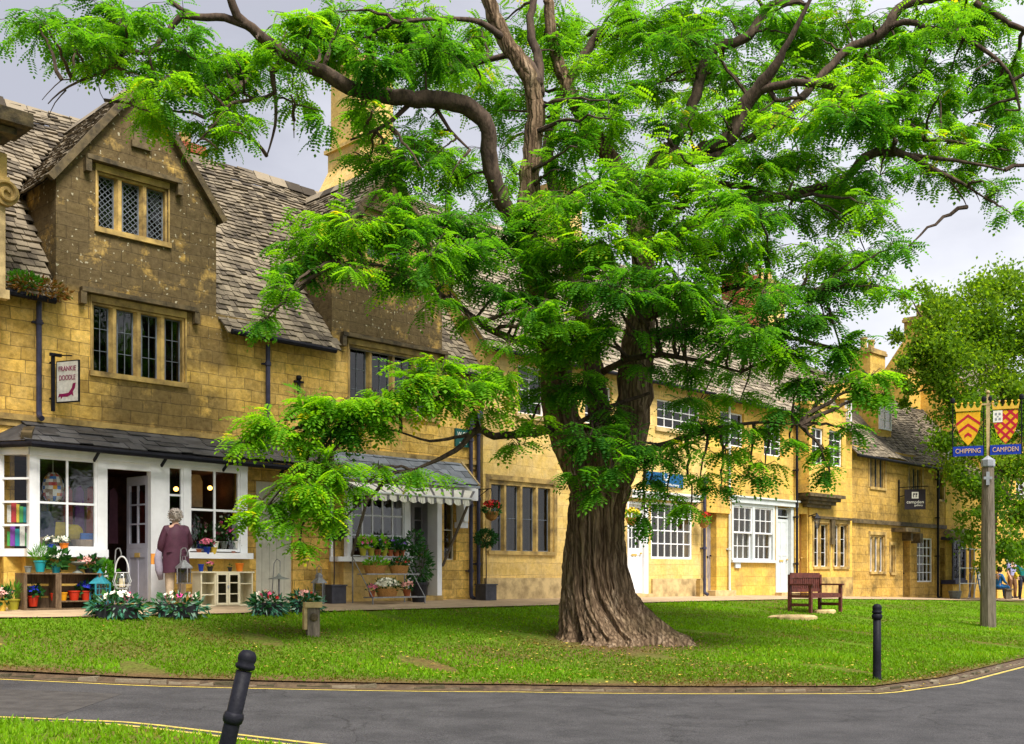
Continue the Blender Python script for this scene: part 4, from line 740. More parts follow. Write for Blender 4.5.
def oriel(m):
    B=Dh.b0-.45; Dh.wall(m,OR[0],OR[1],OR[2],OR[3],[ow,ow2],b=-.45,rev=.15)
    for s in OR[:2]: m.add([(s,B,OR[2]),(s,Dh.b0,OR[2]),(s,Dh.b0,OR[3]),(s,B,OR[3])],[(0,1,2,3)])
    m.add([(OR[0],B,OR[2]),(OR[1],B,OR[2]),(OR[1],Dh.b0,OR[2]),(OR[0],Dh.b0,OR[2])],[(0,1,2,3)])
    m.poly([(OR[0]-.05,OR[3]),(OR[1]+.05,OR[3]),(OR[1]+.05,OR[3]+.1),(OR[0]-.05,OR[3]+.1)],B-.05,Dh.b0+.1)
orr=Dh.mesh1('oriel','stone_ochre',oriel)
for r_ in (ow,ow2): Dh.grid(r_,2,4,b=-.4,fr=.05,bar=.025,glass='glass_dark',root=orr)
Dh.mesh1('corbel','trim_dark',lambda m:[m.box(OR[0]+.05+.12*k,OR[1]-.05-.12*k,Dh.b0-.47+.11*k,Dh.b0+.01,OR[2]-.11*(k+1),OR[2]-.11*k-.003) for k in range(4)],orr)
Dh.mesh1('plinth','trim_gold',lambda m:m.box(s2+.03,s3-.02,Dh.b0-.05,Dh.b0+.02,.3,1.35))
# ======================================== gallery house
Eh=House('gallery_house','brownish stone house with dormers, stone door hood and dark hanging sign, right of the bench','house',s3+.01,0)
s4=S(945); e1=Eh.R(870,885,453,488); e2=Eh.R(909,922,467,495); e3=Eh.R(938,943.5,473,500); e4=Eh.R(870,885,535,572); e5=Eh.R(890.5,894.5,545,573); ed=(S(903),S(910),.2,Eh.H(906,541)); e6=Eh.R(917,933,538,582); ed2=(S(940),S(944.5),.2,Eh.H(943,548))
ze5=5.95; zr5=9.2
m=Eh.mb(); Eh.wall(m,s3+.01,s4,.1,ze5,[e1,e2,e3,e4,e5,ed,e6,ed2]); body(Eh,m,s3+.01,s4,.1,ze5,zr5,2.7); Eh.fin(m,'wall',M['stone_far'])
main_roof(Eh,s3,s4+.1,ze5,zr5,2.7,'slate_stone',sag=.16)
Eh.mullion(e1,3,rows=1,cols=1,frame=.06,mul=.12); Eh.mullion(e2,3,rows=1,cols=1,frame=.06,mul=.12); Eh.mullion(e3,1,rows=2,cols=2,frame=.06); Eh.mullion(e4,3,rows=1,cols=1,frame=.06,mul=.12,iron='white_paint'); Eh.mullion(e5,1,rows=2,cols=1,frame=.05,iron='white_paint')
Eh.grid(e6,4,5,b=.06,fr=.05,bar=.025); panel_door(Eh,(ed[0],ed[1],.5,ed[3]),.25,'old_wood',planks=4,knob='black_iron'); panel_door(Eh,(ed2[0],ed2[1],.4,ed2[3]),.2,'pipe_blue')
Eh.mesh1('string_course','trim_dark',lambda m:(m.box(s3+.05,s4-.02,-.09,.01,Eh.H(900,526),Eh.H(900,522))))
Eh.mesh1('door_hood','trim_dark',lambda m:(m.box(S(899,.3),S(914,.3),-.55,.01,Eh.H(906,532,.3),Eh.H(906,528,.3)),m.poly([(S(902),Eh.H(906,541)),(S(904),Eh.H(906,541)),(S(904),Eh.H(906,533,.1)),(S(902),Eh.H(906,533,.1))],-.35,-.003),m.poly([(S(911),Eh.H(906,543)),(S(914),Eh.H(906,543)),(S(914),Eh.H(906,533,.1)),(S(911),Eh.H(906,533,.1))],-.35,-.003)))
pipe(Eh,938,470,598,mt='black_iron'); Eh.mesh1('gutter','black_iron',lambda m:m.tube([(s3,-.33,ze5-.4),(s4,-.33,ze5-.42)],.055,8))
def dormer(h,x0,x1,y0,y1,b):
    s0_,s1_,za_,zb_=h.R(x0,x1,y0,y1,-b); s0_-=.1; s1_+=.1
    d_=h.mesh1('dormer','stone_ochre',lambda m:(m.box(s0_,s1_,h.b0+b,h.b0+b+2.2,za_-.3,zb_+.05),m.poly([(s0_-.1,zb_+.051),(s1_+.1,zb_+.051),((s0_+s1_)/2,zb_+.65)],h.b0+b-.12,h.b0+b+2.4)))
    h.grid((s0_+.06,s1_-.06,za_,zb_),2,3,b=b-.05,fr=.05,bar=.03,glass='glass_clear',root=d_)
dormer(Eh,879,890,402,430,.75); dormer(Eh,845,850,401,430,.75)
chimney(Eh,S(861,-2.7),S(876,-2.7),2.3,3.2,8.6,Eh.H(868,352,-2.7),'stone_ochre',pots=2)
chimney(Eh,S(899,-3.2),S(914,-3.2),2.8,3.6,8.0,Eh.H(906,372,-3.2),'stone_ochre',pots=2)
# ======================================== small shop with the blue-grey bay
Fh=House('bay_shop','low ochre shop with a dark bay window under a curved tile hood','shop',s4+.01,-.02)
s5=S(985); m=Fh.mb(); fb=(S(953),S(966),1.4,Fh.H(960,536)); fd=(S(968.5),S(974),.2,Fh.H(971,536)); Fh.wall(m,s4+.01,s5,.1,5.6,[fb,fd,Fh.R(949,957,440,462)]); body(Fh,m,s4+.01,s5,.1,5.6,8.6,2.7); Fh.fin(m,'wall',M['stone_ochre']); main_roof(Fh,s4,s5,5.6,8.6,2.7,'slate_stone')
Fh.grid(Fh.R(949,957,440,462),2,3,b=.05,glass='glass_dark')
Fh.grid((S(953,.5),S(965,.5),Fh.H(960,580,.5),Fh.H(960,540,.5)),3,4,b=-.5,mt='pipe_blue',fr=.08,bar=.03)
Fh.mesh1('bay_side','pipe_blue',lambda m:(m.box(S(953,.5),S(965,.5),-.6,-.03,Fh.H(960,584,.5),Fh.H(960,580,.5)),m.box(S(965,.5),S(965,.5)+.08,-.5,-.03,Fh.H(960,580,.5),Fh.H(960,540,.5)),m.box(S(953,.5),S(965,.5)+.08,-.52,-.03,Fh.H(960,540,.5),Fh.H(960,537,.5))))
Fh.mesh1('bay_base','stone_ochre',lambda m:m.box(S(953,.5)+.1,S(965,.5)-.1,-.45,-.03,.2,Fh.H(960,584,.5)-.002))
Fh.mesh1('tile_hood','slate_pale',lambda m:m.tube([(S(951,.5),-.35,Fh.H(951,532,.5)),(S(956,.5),-.45,Fh.H(956,535,.5)),(S(966,.5),-.45,Fh.H(966,535,.5)),(S(970,.5),-.35,Fh.H(970,531,.5))],[.12,.2,.22,.12],8,sc=(1,1.5)))
panel_door(Fh,(fd[0],fd[1],.35,fd[3]),.15,'pipe_blue')
# ======================================== tall house further up the street
Gh=House('tall_house','tall ochre house mostly hidden behind the leafy tree at the right edge','house',s5+.01,-.5)
s6=S(1060); m=Gh.mb(); gw=[Gh.R(a,b,c,e) for a,b,c,e in ((1016,1026,478,500),(990,999,478,500),(1030,1040,480,500),(1006,1016,548,572),(1028,1040,548,574))]
Gh.wall(m,s5+.01,s6,.0,7.8,gw); body(Gh,m,s5+.01,s6,.0,7.8,12.6,3.6); Gh.fin(m,'wall',M['stone_ochre']); main_roof(Gh,s5,s6,7.8,12.6,3.6,'slate_pale')
for r_ in gw: Gh.grid(r_,2,4,b=.08,glass='glass_dark')
chimney(Gh,s5+.3,s5+1.7,3,4.2,11.5,12.9,'stone_ochre',pots=3)
# ------------------------------------------------------------------ the big tree
TZ=17.9
def tree():
    base=PX(612,640,TZ); base.z=g(base.x,base.y)-.02; T=empty('locust_tree',base,0,'huge spreading tree with a furrowed trunk and feathery leaves, middle of the lawn','tree')
    prof=[(650,617,152),(643,618,142),(637,620,128),(630,614,112),(622,610,104),(609,603,91),(592,598,78),(567,595,70),(539,595,63),(510,597,60),(491,601,66),(468,600,78),(452,600,84),(438,602,80),(424,604,62)]
    zs=[CAM+(HY-p[0])/F*TZ for p in prof][::-1]; 
    from mathutils import noise
    n=320; rows=170; mb=MB(); vs=[]
    zlo,zhi=CAM+(HY-650)/F*TZ-.1,CAM+(HY-426)/F*TZ
    ys=[p[0] for p in prof][::-1]
    for i in range(rows+1):
        z=zlo+(zhi-zlo)*i/rows; y=HY-(z-CAM)*F/TZ; cx=(np.interp(y,ys,[p[1] for p in prof][::-1])-512)/F*TZ; r=np.interp(y,ys,[p[2] for p in prof][::-1])/F*TZ/2
        t=i/rows
        for j in range(n):
            a=2*PI*j/n; tw=a+t*.5
            lob=.10*math.cos(3*tw+.6)+.07*math.cos(5*tw+1.9); lob*= (.5+ .9*max(0,1-t*3))
            rid=abs(math.sin(tw*13+math.sin(z*2.1+j*.02)*1.1))**.7*.05+abs(math.sin(tw*29+math.sin(z*3.7)*1.4+2))**.8*.028+.01*math.sin(tw*61+z*9)
            wx=.35*noise.noise(Vector((a*2,z*1.3,5))); q1=noise.noise(Vector((math.cos(tw+wx*.3)*6.5,math.sin(tw+wx*.3)*6.5,z*.75))); q2_=noise.noise(Vector((math.cos(tw)*15,math.sin(tw)*15,z*1.9+7))); q3=noise.noise(Vector((math.cos(tw)*34,math.sin(tw)*34,z*6)))
            rid=(.5-abs(q1)*2.2)*.15+(.5-abs(q2_)*2)*.055+q3*.018
            rr=r*(.895+.07*max(0,1-t*3.2)+lob*.7+rid-.04)
            if t>.8: # cleft where the stems part
                rr*=1-.28*(t-.8)/.2*max(0,math.cos(2*a-PI))**.8 if False else 1
            vs.append((cx+math.cos(a)*rr,TZ+math.sin(a)*rr*.9,z))
    m=n; mb.add(vs,[(i*m+j,i*m+(j+1)%m,(i+1)*m+(j+1)%m,(i+1)*m+j) for i in range(rows) for j in range(n)]+[tuple(rows*m+j for j in range(n))])
    mb.off=tuple(base); tk=mb.build('trunk',M['bark'],T,smooth=True)
    limbs=[]   # (points, radii m)
    def limb(L_,rough=.10,n=14,mt='bark_dark',name='limb'):
        P=[PX(x,y,z) for x,y,z,r in L_]; R=[r*z/F*(.8 if y<330 else .93) for x,y,z,r in L_]
        # densify with a smooth curve
        Q=[];RR=[]
        for i in range(len(P)-1):
            p0,p1,p2,p3=P[max(i-1,0)],P[i],P[i+1],P[min(i+2,len(P)-1)]; k=max(2,int((p2-p1).length/.12))
            for j in range(k):
                t=j/k; Q.append(.5*((2*p1)+(p2-p0)*t+(2*p0-5*p1+4*p2-p3)*t*t+(3*p1-p0-3*p2+p3)*t**3)); RR.append(R[i]+(R[i+1]-R[i])*t)
        Q.append(P[-1]);RR.append(R[-1])
        Q=[q+Vector((random.uniform(-1,1),random.uniform(-1,1),random.uniform(-1,1)))*min(.02,rr*.25) for q,rr in zip(Q,RR)]
        mb=MB(); mb.tube(Q,RR,n,rough=rough,seed=random.random()*6); mb.off=tuple(base); mb.build(name,M[mt],T,smooth=True); limbs.append((Q,RR)); return Q
    z=TZ
    limb([(597,500,z,23),(582,465,z,21),(567,435,z-.1,18.5),(560,400,z-.1,18),(552,350,z-.2,16),(540,290,z-.2,15),(526,235,z-.2,14),(530,176,z-.2,12),(536,120,z-.2,11),(530,78,z-.3,10),(505,40,z-.4,10),(488,0,z-.5,8),(478,-50,z-.6,6)],.14,26,'bark')
    limb([(606,500,z+.1,22),(621,462,z+.1,19),(632,420,z+.2,18),(635,380,z+.2,18),(640,335,z+.3,16),(643,280,z+.3,14),(638,230,z+.3,13),(632,190,z+.3,12),(608,155,z+.4,10),(586,123,z+.5,9),(565,81,z+.5,8),(554,46,z+.6,7),(548,0,z+.6,6)],.14,26,'bark')
    limb([(603,470,z+.4,20),(600,420,z+.5,12),(592,360,z+.6,11),(580,300,z+.7,10),(568,255,z+.8,10),(561,211,z+.8,9),(548,160,z+.9,8),(560,100,z+1,6),(600,30,z+1.2,5)],.12,16)
    # left great limb
    limb([(534,260,z-.2,11),(510,215,z-.4,10),(491,170,z-.6,10),(487,130,z-.8,10),(470,107,z-.9,11),(440,101,z-1.1,11),(410,98,z-1.3,10),(370,93,z-1.5,9),(340,83,z-1.7,9),(315,68,z-1.8,8),(299,63,z-1.9,7),(275,46,z-2,7),(246,23,z-2.2,6),(232,5,z-2.3,5),(225,-30,z-2.4,4)],.10,18)
    limb([(248,26,z-2.2,5),(225,18,z-2.2,5),(199,17,z-2.3,4.5),(181,16,z-2.4,4),(165,35,z-2.4,3.6),(149,53,z-2.5,3.3),(126,50,z-2.6,3),(110,68,z-2.7,2.3),(80,81,z-2.8,1.6),(60,92,z-2.8,1.1),(48,104,z-2.8,.6)],.08,10)
    limb([(199,17,z-2.3,4),(181,10,z-2.3,3),(166,-5,z-2.3,3)],.08,8)
    limb([(80,81,z-2.8,1.2),(62,80,z-2.8,.8),(42,100,z-2.8,.4)],.05,5); limb([(66,90,z-2.8,1),(55,103,z-2.7,.7),(48,118,z-2.7,.4)],.05,5); limb([(110,68,z-2.7,1.2),(98,84,z-2.6,.6),(104,100,z-2.6,.4)],.05,5)
    limb([(285,58,z-1.9,4),(272,73,z-1.9,3.6),(275,93,z-1.8,3),(256,100,z-1.8,2.7),(232,103,z-1.9,2.3),(216,123,z-1.9,1.8),(196,143,z-1.9,1)],.08,9)
    limb([(273,80,z-1.8,2.6),(276,105,z-1.8,2.2),(275,126,z-1.8,1.8),(267,156,z-1.8,.9)],.06,7)
    limb([(256,100,z-1.8,2),(236,92,z-1.7,1.5),(215,112,z-1.7,1),(205,118,z-1.7,.6)],.06,6); limb([(275,98,z-1.8,1.6),(292,102,z-1.8,1.2),(294,138,z-1.8,.5)],.05,5); limb([(295,104,z-1.8,1),(318,110,z-1.8,.7)],.05,5)
    limb([(415,98,z-1.2,4),(385,125,z-1.3,2.5),(350,140,z-1.4,1.5)],.06,6); limb([(433,103,z-1,3),(450,130,z-.9,2),(470,150,z-.9,1.2)],.06,6)
    # fork of the left stem
    limb([(537,85,z-.3,8),(528,62,z-.1,6),(512,55,z,4),(480,62,z+.1,3),(445,75,z+.3,2)],.08,9); limb([(539,95,z-.2,7),(538,60,z,6),(530,25,z+.1,5),(540,-20,z+.2,4)],.08,10)
    limb([(505,40,z-.4,5),(480,22,z-.8,3.5),(440,18,z-1.2,2.5),(400,22,z-1.6,1.6)],.06,7)
    # right side
    limb([(640,215,z+.3,10),(654,170,z+.2,10),(668,150,z+.1,9),(687,161,z,8),(705,150,z,9),(732,136,z-.2,9),(745,105,z-.3,10),(757,90,z-.4,8),(775,66,z-.6,6),(784,50,z-.7,4),(800,20,z-.8,3),(822,-25,z-.9,1.2)],.10,16)
    limb([(640,245,z+.4,9),(655,185,z+.6,8),(690,110,z+.8,7),(711,52,z+.9,6),(746,38,z+1,6),(760,18,z+1.1,5),(770,5,z+1.1,4),(802,3,z+1.2,3.5)],.1,12)
    limb([(755,92,z-.4,6),(785,84,z-.6,5),(820,84,z-.8,4),(850,95,z-1,3)],.08,9); limb([(768,82,z-.5,3.5),(776,100,z-.5,3),(800,98,z-.6,2),(822,112,z-.7,1.2)],.06,7)
    limb([(690,160,z,7),(730,150,z-.1,5),(790,110,z,5),(844,52,z+.2,5),(876,38,z+.1,7),(890,22,z,6.5),(899,8,z,6),(925,0,z-.1,5),(975,-6,z-.3,5),(1030,-12,z-.6,4)],.09,12)
    limb([(890,28,z,4),(904,21,z-.1,4),(940,32,z-.3,3.2),(977,45,z-.5,2.8),(1009,73,z-.7,2),(1020,110,z-.8,1.5)],.07,8); limb([(975,2,z-.3,4),(1000,18,z-.4,4),(1024,30,z-.5,3)],.07,8)
    limb([(645,262,z+.4,9),(690,225,z+.1,7),(750,205,z-.2,6),(810,190,z-.4,5),(848,176,z-.6,5),(865,157,z-.8,6),(885,152,z-.9,5),(904,154,z-1,4.5),(925,165,z-1,4),(939,172,z-1.1,3),(960,182,z-1.2,2),(985,198,z-1.2,1)],.08,12)
    limb([(885,153,z-.9,3.5),(925,157,z-1,3),(965,162,z-1.2,2.2),(1005,170,z-1.3,1.2)],.06,7); limb([(925,140,z-1,2.5),(950,141,z-1,2),(990,150,z-1.1,1)],.06,6); limb([(939,171,z-1.1,1.6),(958,190,z-1.1,1.2),(967,207,z-1.1,.5)],.05,5); limb([(950,180,z-1.1,1.2),(972,188,z-1.1,1),(980,202,z-1.1,.4)],.05,5)
    limb([(660,225,z+.2,6),(700,190,z-.2,5),(732,185,z-.5,4),(792,199,z-.9,2.5)],.06,8)
    # lower branches
    limb([(556,428,z-.1,6),(530,433,z-.6,4.5),(495,436,z-1.1,4),(478,429,z-1.4,4),(461,446,z-1.6,3),(435,461,z-1.8,2.2),(412,470,z-2,1.2)],.08,10)
    limb([(480,430,z-1.4,3),(462,436,z-1.6,2),(430,441,z-1.9,1.6),(400,432,z-2.1,1.2),(350,420,z-2.3,1)],.06,6); limb([(478,429,z-1.4,3),(470,405,z-1.6,2),(440,395,z-1.8,1.5)],.06,6)
    limb([(550,345,z-.2,6),(500,335,z-1,4),(450,300,z-1.6,3),(400,270,z-2,2),(340,262,z-2.3,1.3)],.07,8)
    limb([(570,430,z-.5,3),(592,415,z-.7,2.6),(620,403,z-.7,2.2),(650,393,z-.9,1.6)],.06,8)
    limb([(603,372,z-.3,4),(625,360,z-.6,3.5),(661,355,z-1,3),(701,361,z-1.3,2),(740,372,z-1.6,1.2)],.07,8)
    limb([(640,452,z-.3,5),(673,442,z-.7,3.5),(700,432,z-1,3),(722,428,z-1.3,2.6),(762,422,z-1.7,1.5),(800,425,z-2,1)],.07,8)
    limb([(640,320,z,6),(690,300,z-.6,4),(750,285,z-1.2,3),(820,290,z-1.8,2)],.07,8); limb([(648,340,z+.4,6),(700,320,z+1,4),(760,330,z+1.4,3),(840,350,z+1.2,2)],.07,8)
    # foliage masses: x, y, rx, ry, dz, density
    C=[(40,25,42,24,-2.7,.8),(75,45,40,24,-2.7,1),(120,18,50,24,-2.6,1),(135,60,45,26,-2.6,1),(185,45,45,30,-2.3,1),(95,70,35,16,-2.8,.6),(160,90,38,20,-2.5,.8),(150,112,26,22,-2.5,1.2),(205,85,40,30,-2.1,.9),(236,60,40,30,-2.1,.8),(205,125,32,22,-1.9,.9),(240,125,30,18,-1.9,.6),(218,150,22,10,-1.9,.4),(285,30,36,24,-1.9,.6),(330,50,45,30,-1.8,.9),(340,20,40,22,-1.9,.9),(375,65,40,26,-1.5,1),(300,105,30,22,-1.8,.6),(326,120,26,14,-1.7,.5),(395,30,45,35,-1.3,1.1),(440,50,40,35,-.9,1),(385,80,40,20,.6,.7),
     (372,120,28,18,-1.4,.8),(362,112,20,18,-1.4,.6),(398,140,40,20,-1.3,.9),(440,150,40,22,-1.0,.9),(430,118,40,14,-.5,.35),(395,168,42,22,-1.4,1),(450,178,40,24,-1.2,1),(490,200,30,26,-.8,1),
     (350,225,48,24,-2.1,1.1),(395,235,50,26,-2,1.2),(320,248,36,22,-2.3,1),(445,225,50,26,-1.7,1.2),(300,268,28,20,-2.4,.9),(277,290,14,24,-2.5,.8),(266,318,8,14,-2.5,.6),(405,275,40,20,-2.1,.9),(460,260,45,24,-1.8,1.1),(500,240,40,30,-1.2,1.1),(440,300,35,14,-2,.7),(355,270,30,12,-2.2,.7),(500,290,36,22,-1.6,.9),(470,318,28,14,-1.8,.4),(530,270,36,30,-1.1,1.1),(538,310,32,26,-1.2,1.1),(565,325,30,18,-1.5,1.2),(510,345,32,18,-1.5,.7),
     (505,378,36,22,-1.7,1.2),(470,385,34,22,-2,1.2),(440,375,34,20,-2.3,1.1),(410,385,34,20,-2.5,1.2),(445,405,30,16,-2.2,1.1),(380,400,36,20,-2.6,1.2),(340,405,34,20,-2.8,1.3),(305,412,30,18,-2.9,1.2),(270,425,30,18,-3,1.2),(245,445,20,14,-3,1),(330,430,38,18,-2.7,1.2),(370,425,32,16,-2.5,1.1),(290,440,30,14,-2.9,1),(480,410,22,14,-1.8,.8),
     (330,468,36,16,-2.9,1.3),(300,485,34,18,-3,1.3),(268,505,26,14,-3.1,1.1),(250,520,14,10,-3.1,.8),(310,508,32,16,-2.9,1.2),(335,525,20,12,-2.8,1),(290,525,24,12,-3,.8),(300,545,12,10,-3,.5),(415,475,34,9,-2.2,.9),(378,468,24,12,-2.5,.8),(355,490,20,14,-2.7,.8),
     (560,355,34,24,-.9,1.2),(590,340,36,28,-1.3,1.3),(545,395,26,22,-.8,1.1),(585,385,30,24,-1.2,1.1),(612,412,26,14,-1,.9),(535,425,28,12,-1.2,.8),(520,445,20,10,-1.2,.5),(590,440,32,24,-1.3,1.1),(612,468,22,16,-1.4,1),(575,475,18,14,-1.4,.8),(635,445,30,18,-1.2,1),(650,480,22,14,-1.1,.8),(600,492,20,8,-1.3,.5),(668,498,24,12,-1.2,.6),(690,510,20,9,-1.3,.5),(645,515,14,16,-1,.5),(660,460,30,14,-1.1,1),
     (480,30,34,26,.4,.9),(560,30,40,30,.8,1),(520,95,30,30,.7,.5),(480,85,34,24,.2,.6),(575,75,36,28,1,.9),(620,40,45,32,1.1,1),(670,30,45,30,.8,1.1),(610,100,40,28,-.9,1),(650,85,40,28,1.2,.9),(700,60,36,26,1.2,.9),(570,130,34,24,-.8,.9),(560,170,30,26,-1,1),(605,155,36,26,.9,.9),(590,205,40,26,-1.4,1.2),(540,215,34,24,-1.3,1),(640,195,40,30,-1.1,1.1),(665,125,40,24,-.8,.9),(690,180,40,30,-.8,1.1),(560,250,40,26,-1.6,1.1),(610,245,45,26,-1.7,1.2),(660,245,45,30,-1.3,1.2),(600,290,45,24,-1.7,1.2),(650,295,45,24,-1.6,1.1),(705,240,45,30,-1,1.1),(690,290,40,26,-1.3,1.1),(620,330,36,18,-1.6,.9),(560,285,34,20,1.3,.8),
     (730,20,45,26,.9,1),(790,35,45,28,.6,1),(740,80,45,30,.7,.9),(720,115,40,24,-.9,.9),(790,75,40,24,.5,.9),(845,25,45,24,.2,.8),(800,120,45,26,-.9,1),(850,90,40,24,-1.2,1.1),(850,120,40,22,-1.6,1.3),(890,100,36,22,-1.3,1.1),(900,50,36,22,-.2,.6),(935,20,40,20,-.3,.9),(985,25,40,22,-.5,1),(940,100,36,22,-1,.8),(975,70,34,22,-.8,.6),(1010,60,24,30,-.7,.9),(1005,110,28,26,-.9,1),(960,130,36,18,-1.1,.8),(895,138,40,14,-1.2,1.1),(1010,150,24,18,-1.3,.9),(920,178,34,14,-1.2,.8),(960,170,36,14,-1.2,.7),(1000,190,22,16,-1.2,.6),(1012,215,14,14,-1.2,.5),(880,175,40,18,-1,.9),
     (750,160,42,26,-1,1),(800,165,42,24,-.9,1),(740,205,42,26,-1.2,1.1),(790,215,42,24,-1.2,1),(840,190,38,24,-.9,1),(850,225,36,20,-1.1,.8),(885,215,28,16,-1,.7),(905,250,24,10,-1.2,.6),(870,255,28,14,-1.2,.7),(820,255,40,22,-1.4,1.1),(760,250,42,24,-1.4,1),(715,275,36,22,-1.3,.9),(770,290,42,16,-1.5,.9),(820,290,38,20,-1.7,1.1),(860,285,32,16,-1.6,.9),(900,290,22,9,-1.5,.5),(725,315,38,20,-1.5,1.1),(680,335,38,22,-1.2,1.1),(775,325,40,22,-1.8,1.2),(825,320,36,20,-1.9,1.2),(735,345,38,20,-1.7,1.1),(790,355,38,20,-1.9,1.2),(840,350,34,20,-1.9,1.2),(870,375,26,16,-1.9,1.1),(885,395,16,9,-1.9,.7),(690,370,34,18,-1.1,.8),(740,375,36,16,1.6,.8),(800,385,34,16,-1.8,1.1),(845,385,28,16,-1.8,1),(650,370,26,16,-1,.7),
     (690,400,30,14,1.5,.7),(740,400,34,14,1.4,.8),(700,425,34,14,-1.2,1),(745,430,32,14,-1.6,1),(785,415,30,12,-1.8,.9),(825,415,24,12,-1.8,.8),(850,430,14,10,-1.8,.5),(680,450,30,12,-1,.9),(725,455,34,12,-1.6,1),(700,480,22,9,-1.3,.6),(748,478,26,10,-1.7,.6),(790,445,26,11,-1.8,.7),(825,450,20,12,-1.8,.8),(830,472,16,11,-1.8,.7),(765,465,22,8,-1.7,.5),(720,492,20,8,-1.5,.4),
     (880,60,40,28,.4,.9),(920,75,40,26,.1,.8),(965,20,40,26,.3,.9),(1000,85,34,26,-.2,.9),(940,150,40,20,-.4,.8),(985,150,34,22,-.6,.9),(820,40,40,28,.7,.9),(770,120,40,26,.5,.8),(460,60,40,30,1,.8),(420,20,40,26,.6,.8),(300,60,36,26,-.9,.8),(250,75,36,24,-1.2,.8),(500,110,34,26,1,.8),(545,40,34,28,1.2,.8),(370,30,40,26,-.4,.8),(850,200,40,20,-.2,.8),(700,15,40,26,.2,.9),(640,20,40,26,.4,.8),(900,120,36,18,-.2,.8),
     # upper crown, beyond the frame
     (100,-40,70,30,-2,.6),(250,-40,70,30,-1,.7),(400,-50,80,35,0,.7),(560,-60,90,40,.5,.7),(720,-50,80,35,.5,.7),(880,-40,80,30,0,.7),(1020,-30,70,30,-.5,.6),(1080,60,50,50,-1,.6),(1080,160,40,40,-1.2,.5),
     # back of the crown
     (420,60,60,40,2.6,.5),(560,60,60,40,3,.5),(700,90,60,40,3,.5),(820,60,60,40,2.6,.5),(600,190,60,40,3,.5),(760,190,60,40,2.8,.5),(500,150,50,40,2.4,.3),(880,120,50,30,2.2,.5),(660,310,60,30,2.6,.5),(780,300,60,30,2.6,.5),(700,400,50,20,2.4,.4)]
    base_C=list(C); C=[(x,y,rx,ry,dz,den*(.46 if x<330 and y<140 else .62 if y<200 else .56 if (y<345 and x>470) else .72 if y<330 else .8)) for x,y,rx,ry,dz,den in C]
    for (x,y,rx,ry,dz,den) in base_C:
        if -5<y<335 and 20<x<1010 and dz<2.3 and den>.55:
            C.append((x+random.uniform(-.8,.8)*rx,y+random.uniform(-.9,.9)*ry*(.6 if y>250 or x<330 else 1),rx*.9,ry*1.05,dz+random.choice((-1,1))*random.uniform(.3,1.0),den*.34))
    allp=[(q,r) for Q,RR in limbs for q,r in zip(Q,RR)]; AP=np.array([tuple(q) for q,_ in allp])
    tw=MB(); tw.off=tuple(base); P=[];D=[];LL=[];TT=[]
    for (x,y,rx,ry,dz,den) in C:
        zc_=TZ+dz; c=PX(x,y,zc_); sx_=rx/F*zc_; sz=ry/F*zc_; sy=(sx_+sz)*.5
        dd=np.linalg.norm(AP-np.array(c),axis=1); k=int(np.argmin(dd)); a=Vector(AP[k])
        if dd[k]>.25:
            mid=(a+c)/2+Vector((random.uniform(-.1,.1),random.uniform(-.1,.1),.12*dd[k])); NQ=9; wob=[Vector((random.uniform(-1,1),random.uniform(-1,1),random.uniform(-1,1)))*.028*dd[k]*(0<i_<NQ-1) for i_ in range(NQ)]; tw.tube([a*(1-u_)**2+mid*2*u_*(1-u_)+c*u_*u_+wob[i_] for i_,u_ in enumerate([j_/(NQ-1) for j_ in range(NQ)])],[min(.045,.016+.016*dd[k])*(1-u_)+.009*u_ for u_ in [j_/(NQ-1) for j_ in range(NQ)]],6,rough=.1)
        fine=y<330
        if y<235: dz_=random.choice((-.35,.3,.7,1.0)); c.y+=dz_; c.x+=dz_*(x-512)/F; c.z+=dz_*(HY-y)/F
        nt_=max(4,int(round(den*rx*ry/(33 if fine else 44)))); ct=random.gauss(.5,.16)
        if y>360 and x<520: ct+=.28
        ct=min(.72,max(.28,ct))
        for i in range(nt_):
            # each twig leaves the centre and carries leaves alternately along it
            q=Vector((random.gauss(0,1),random.gauss(0,1),random.gauss(.1,.8))).normalized(); rr=random.uniform(.4,1.45 if fine else 1.12)
            e=c+Vector((q.x*sx_*rr,q.y*sy*rr,q.z*sz*rr)); st=c+(e-c)*random.uniform(0,.35); md=(st+e)/2+Vector((0,0,.08))
            tw.tube([st,md,e],[.007,.005,.003],4)
            nf=random.randint(7,12); dirv=(e-st); dirv.z*=.5; dirv=dirv.normalized() if dirv.length>.01 else Vector((1,0,0)); side=dirv.cross(Vector((0,0,1))).normalized()
            for f_ in range(nf):
                t=(f_+random.random())/nf; p=st*(1-t)**2+md*2*t*(1-t)+e*t*t; sg=1 if f_%2 else -1
                dv=dirv*random.uniform(.4,1)+side*sg*random.uniform(.3,1.1)+Vector((random.gauss(0,.3),random.gauss(0,.3),random.uniform(-.75,.1)))
                P.append(p); D.append(dv.normalized()); LL.append(random.uniform(.16,.30) if fine else random.uniform(.2,.34)); TT.append(ct+random.gauss(0,.1)+(.35 if random.random()<.012 else 0))
    tw.build('twigs',M['bark_dark'],T)
    # pinnate leaf: 7 pairs of leaflets and one at the tip, drooping along the midrib
    tpl=[]
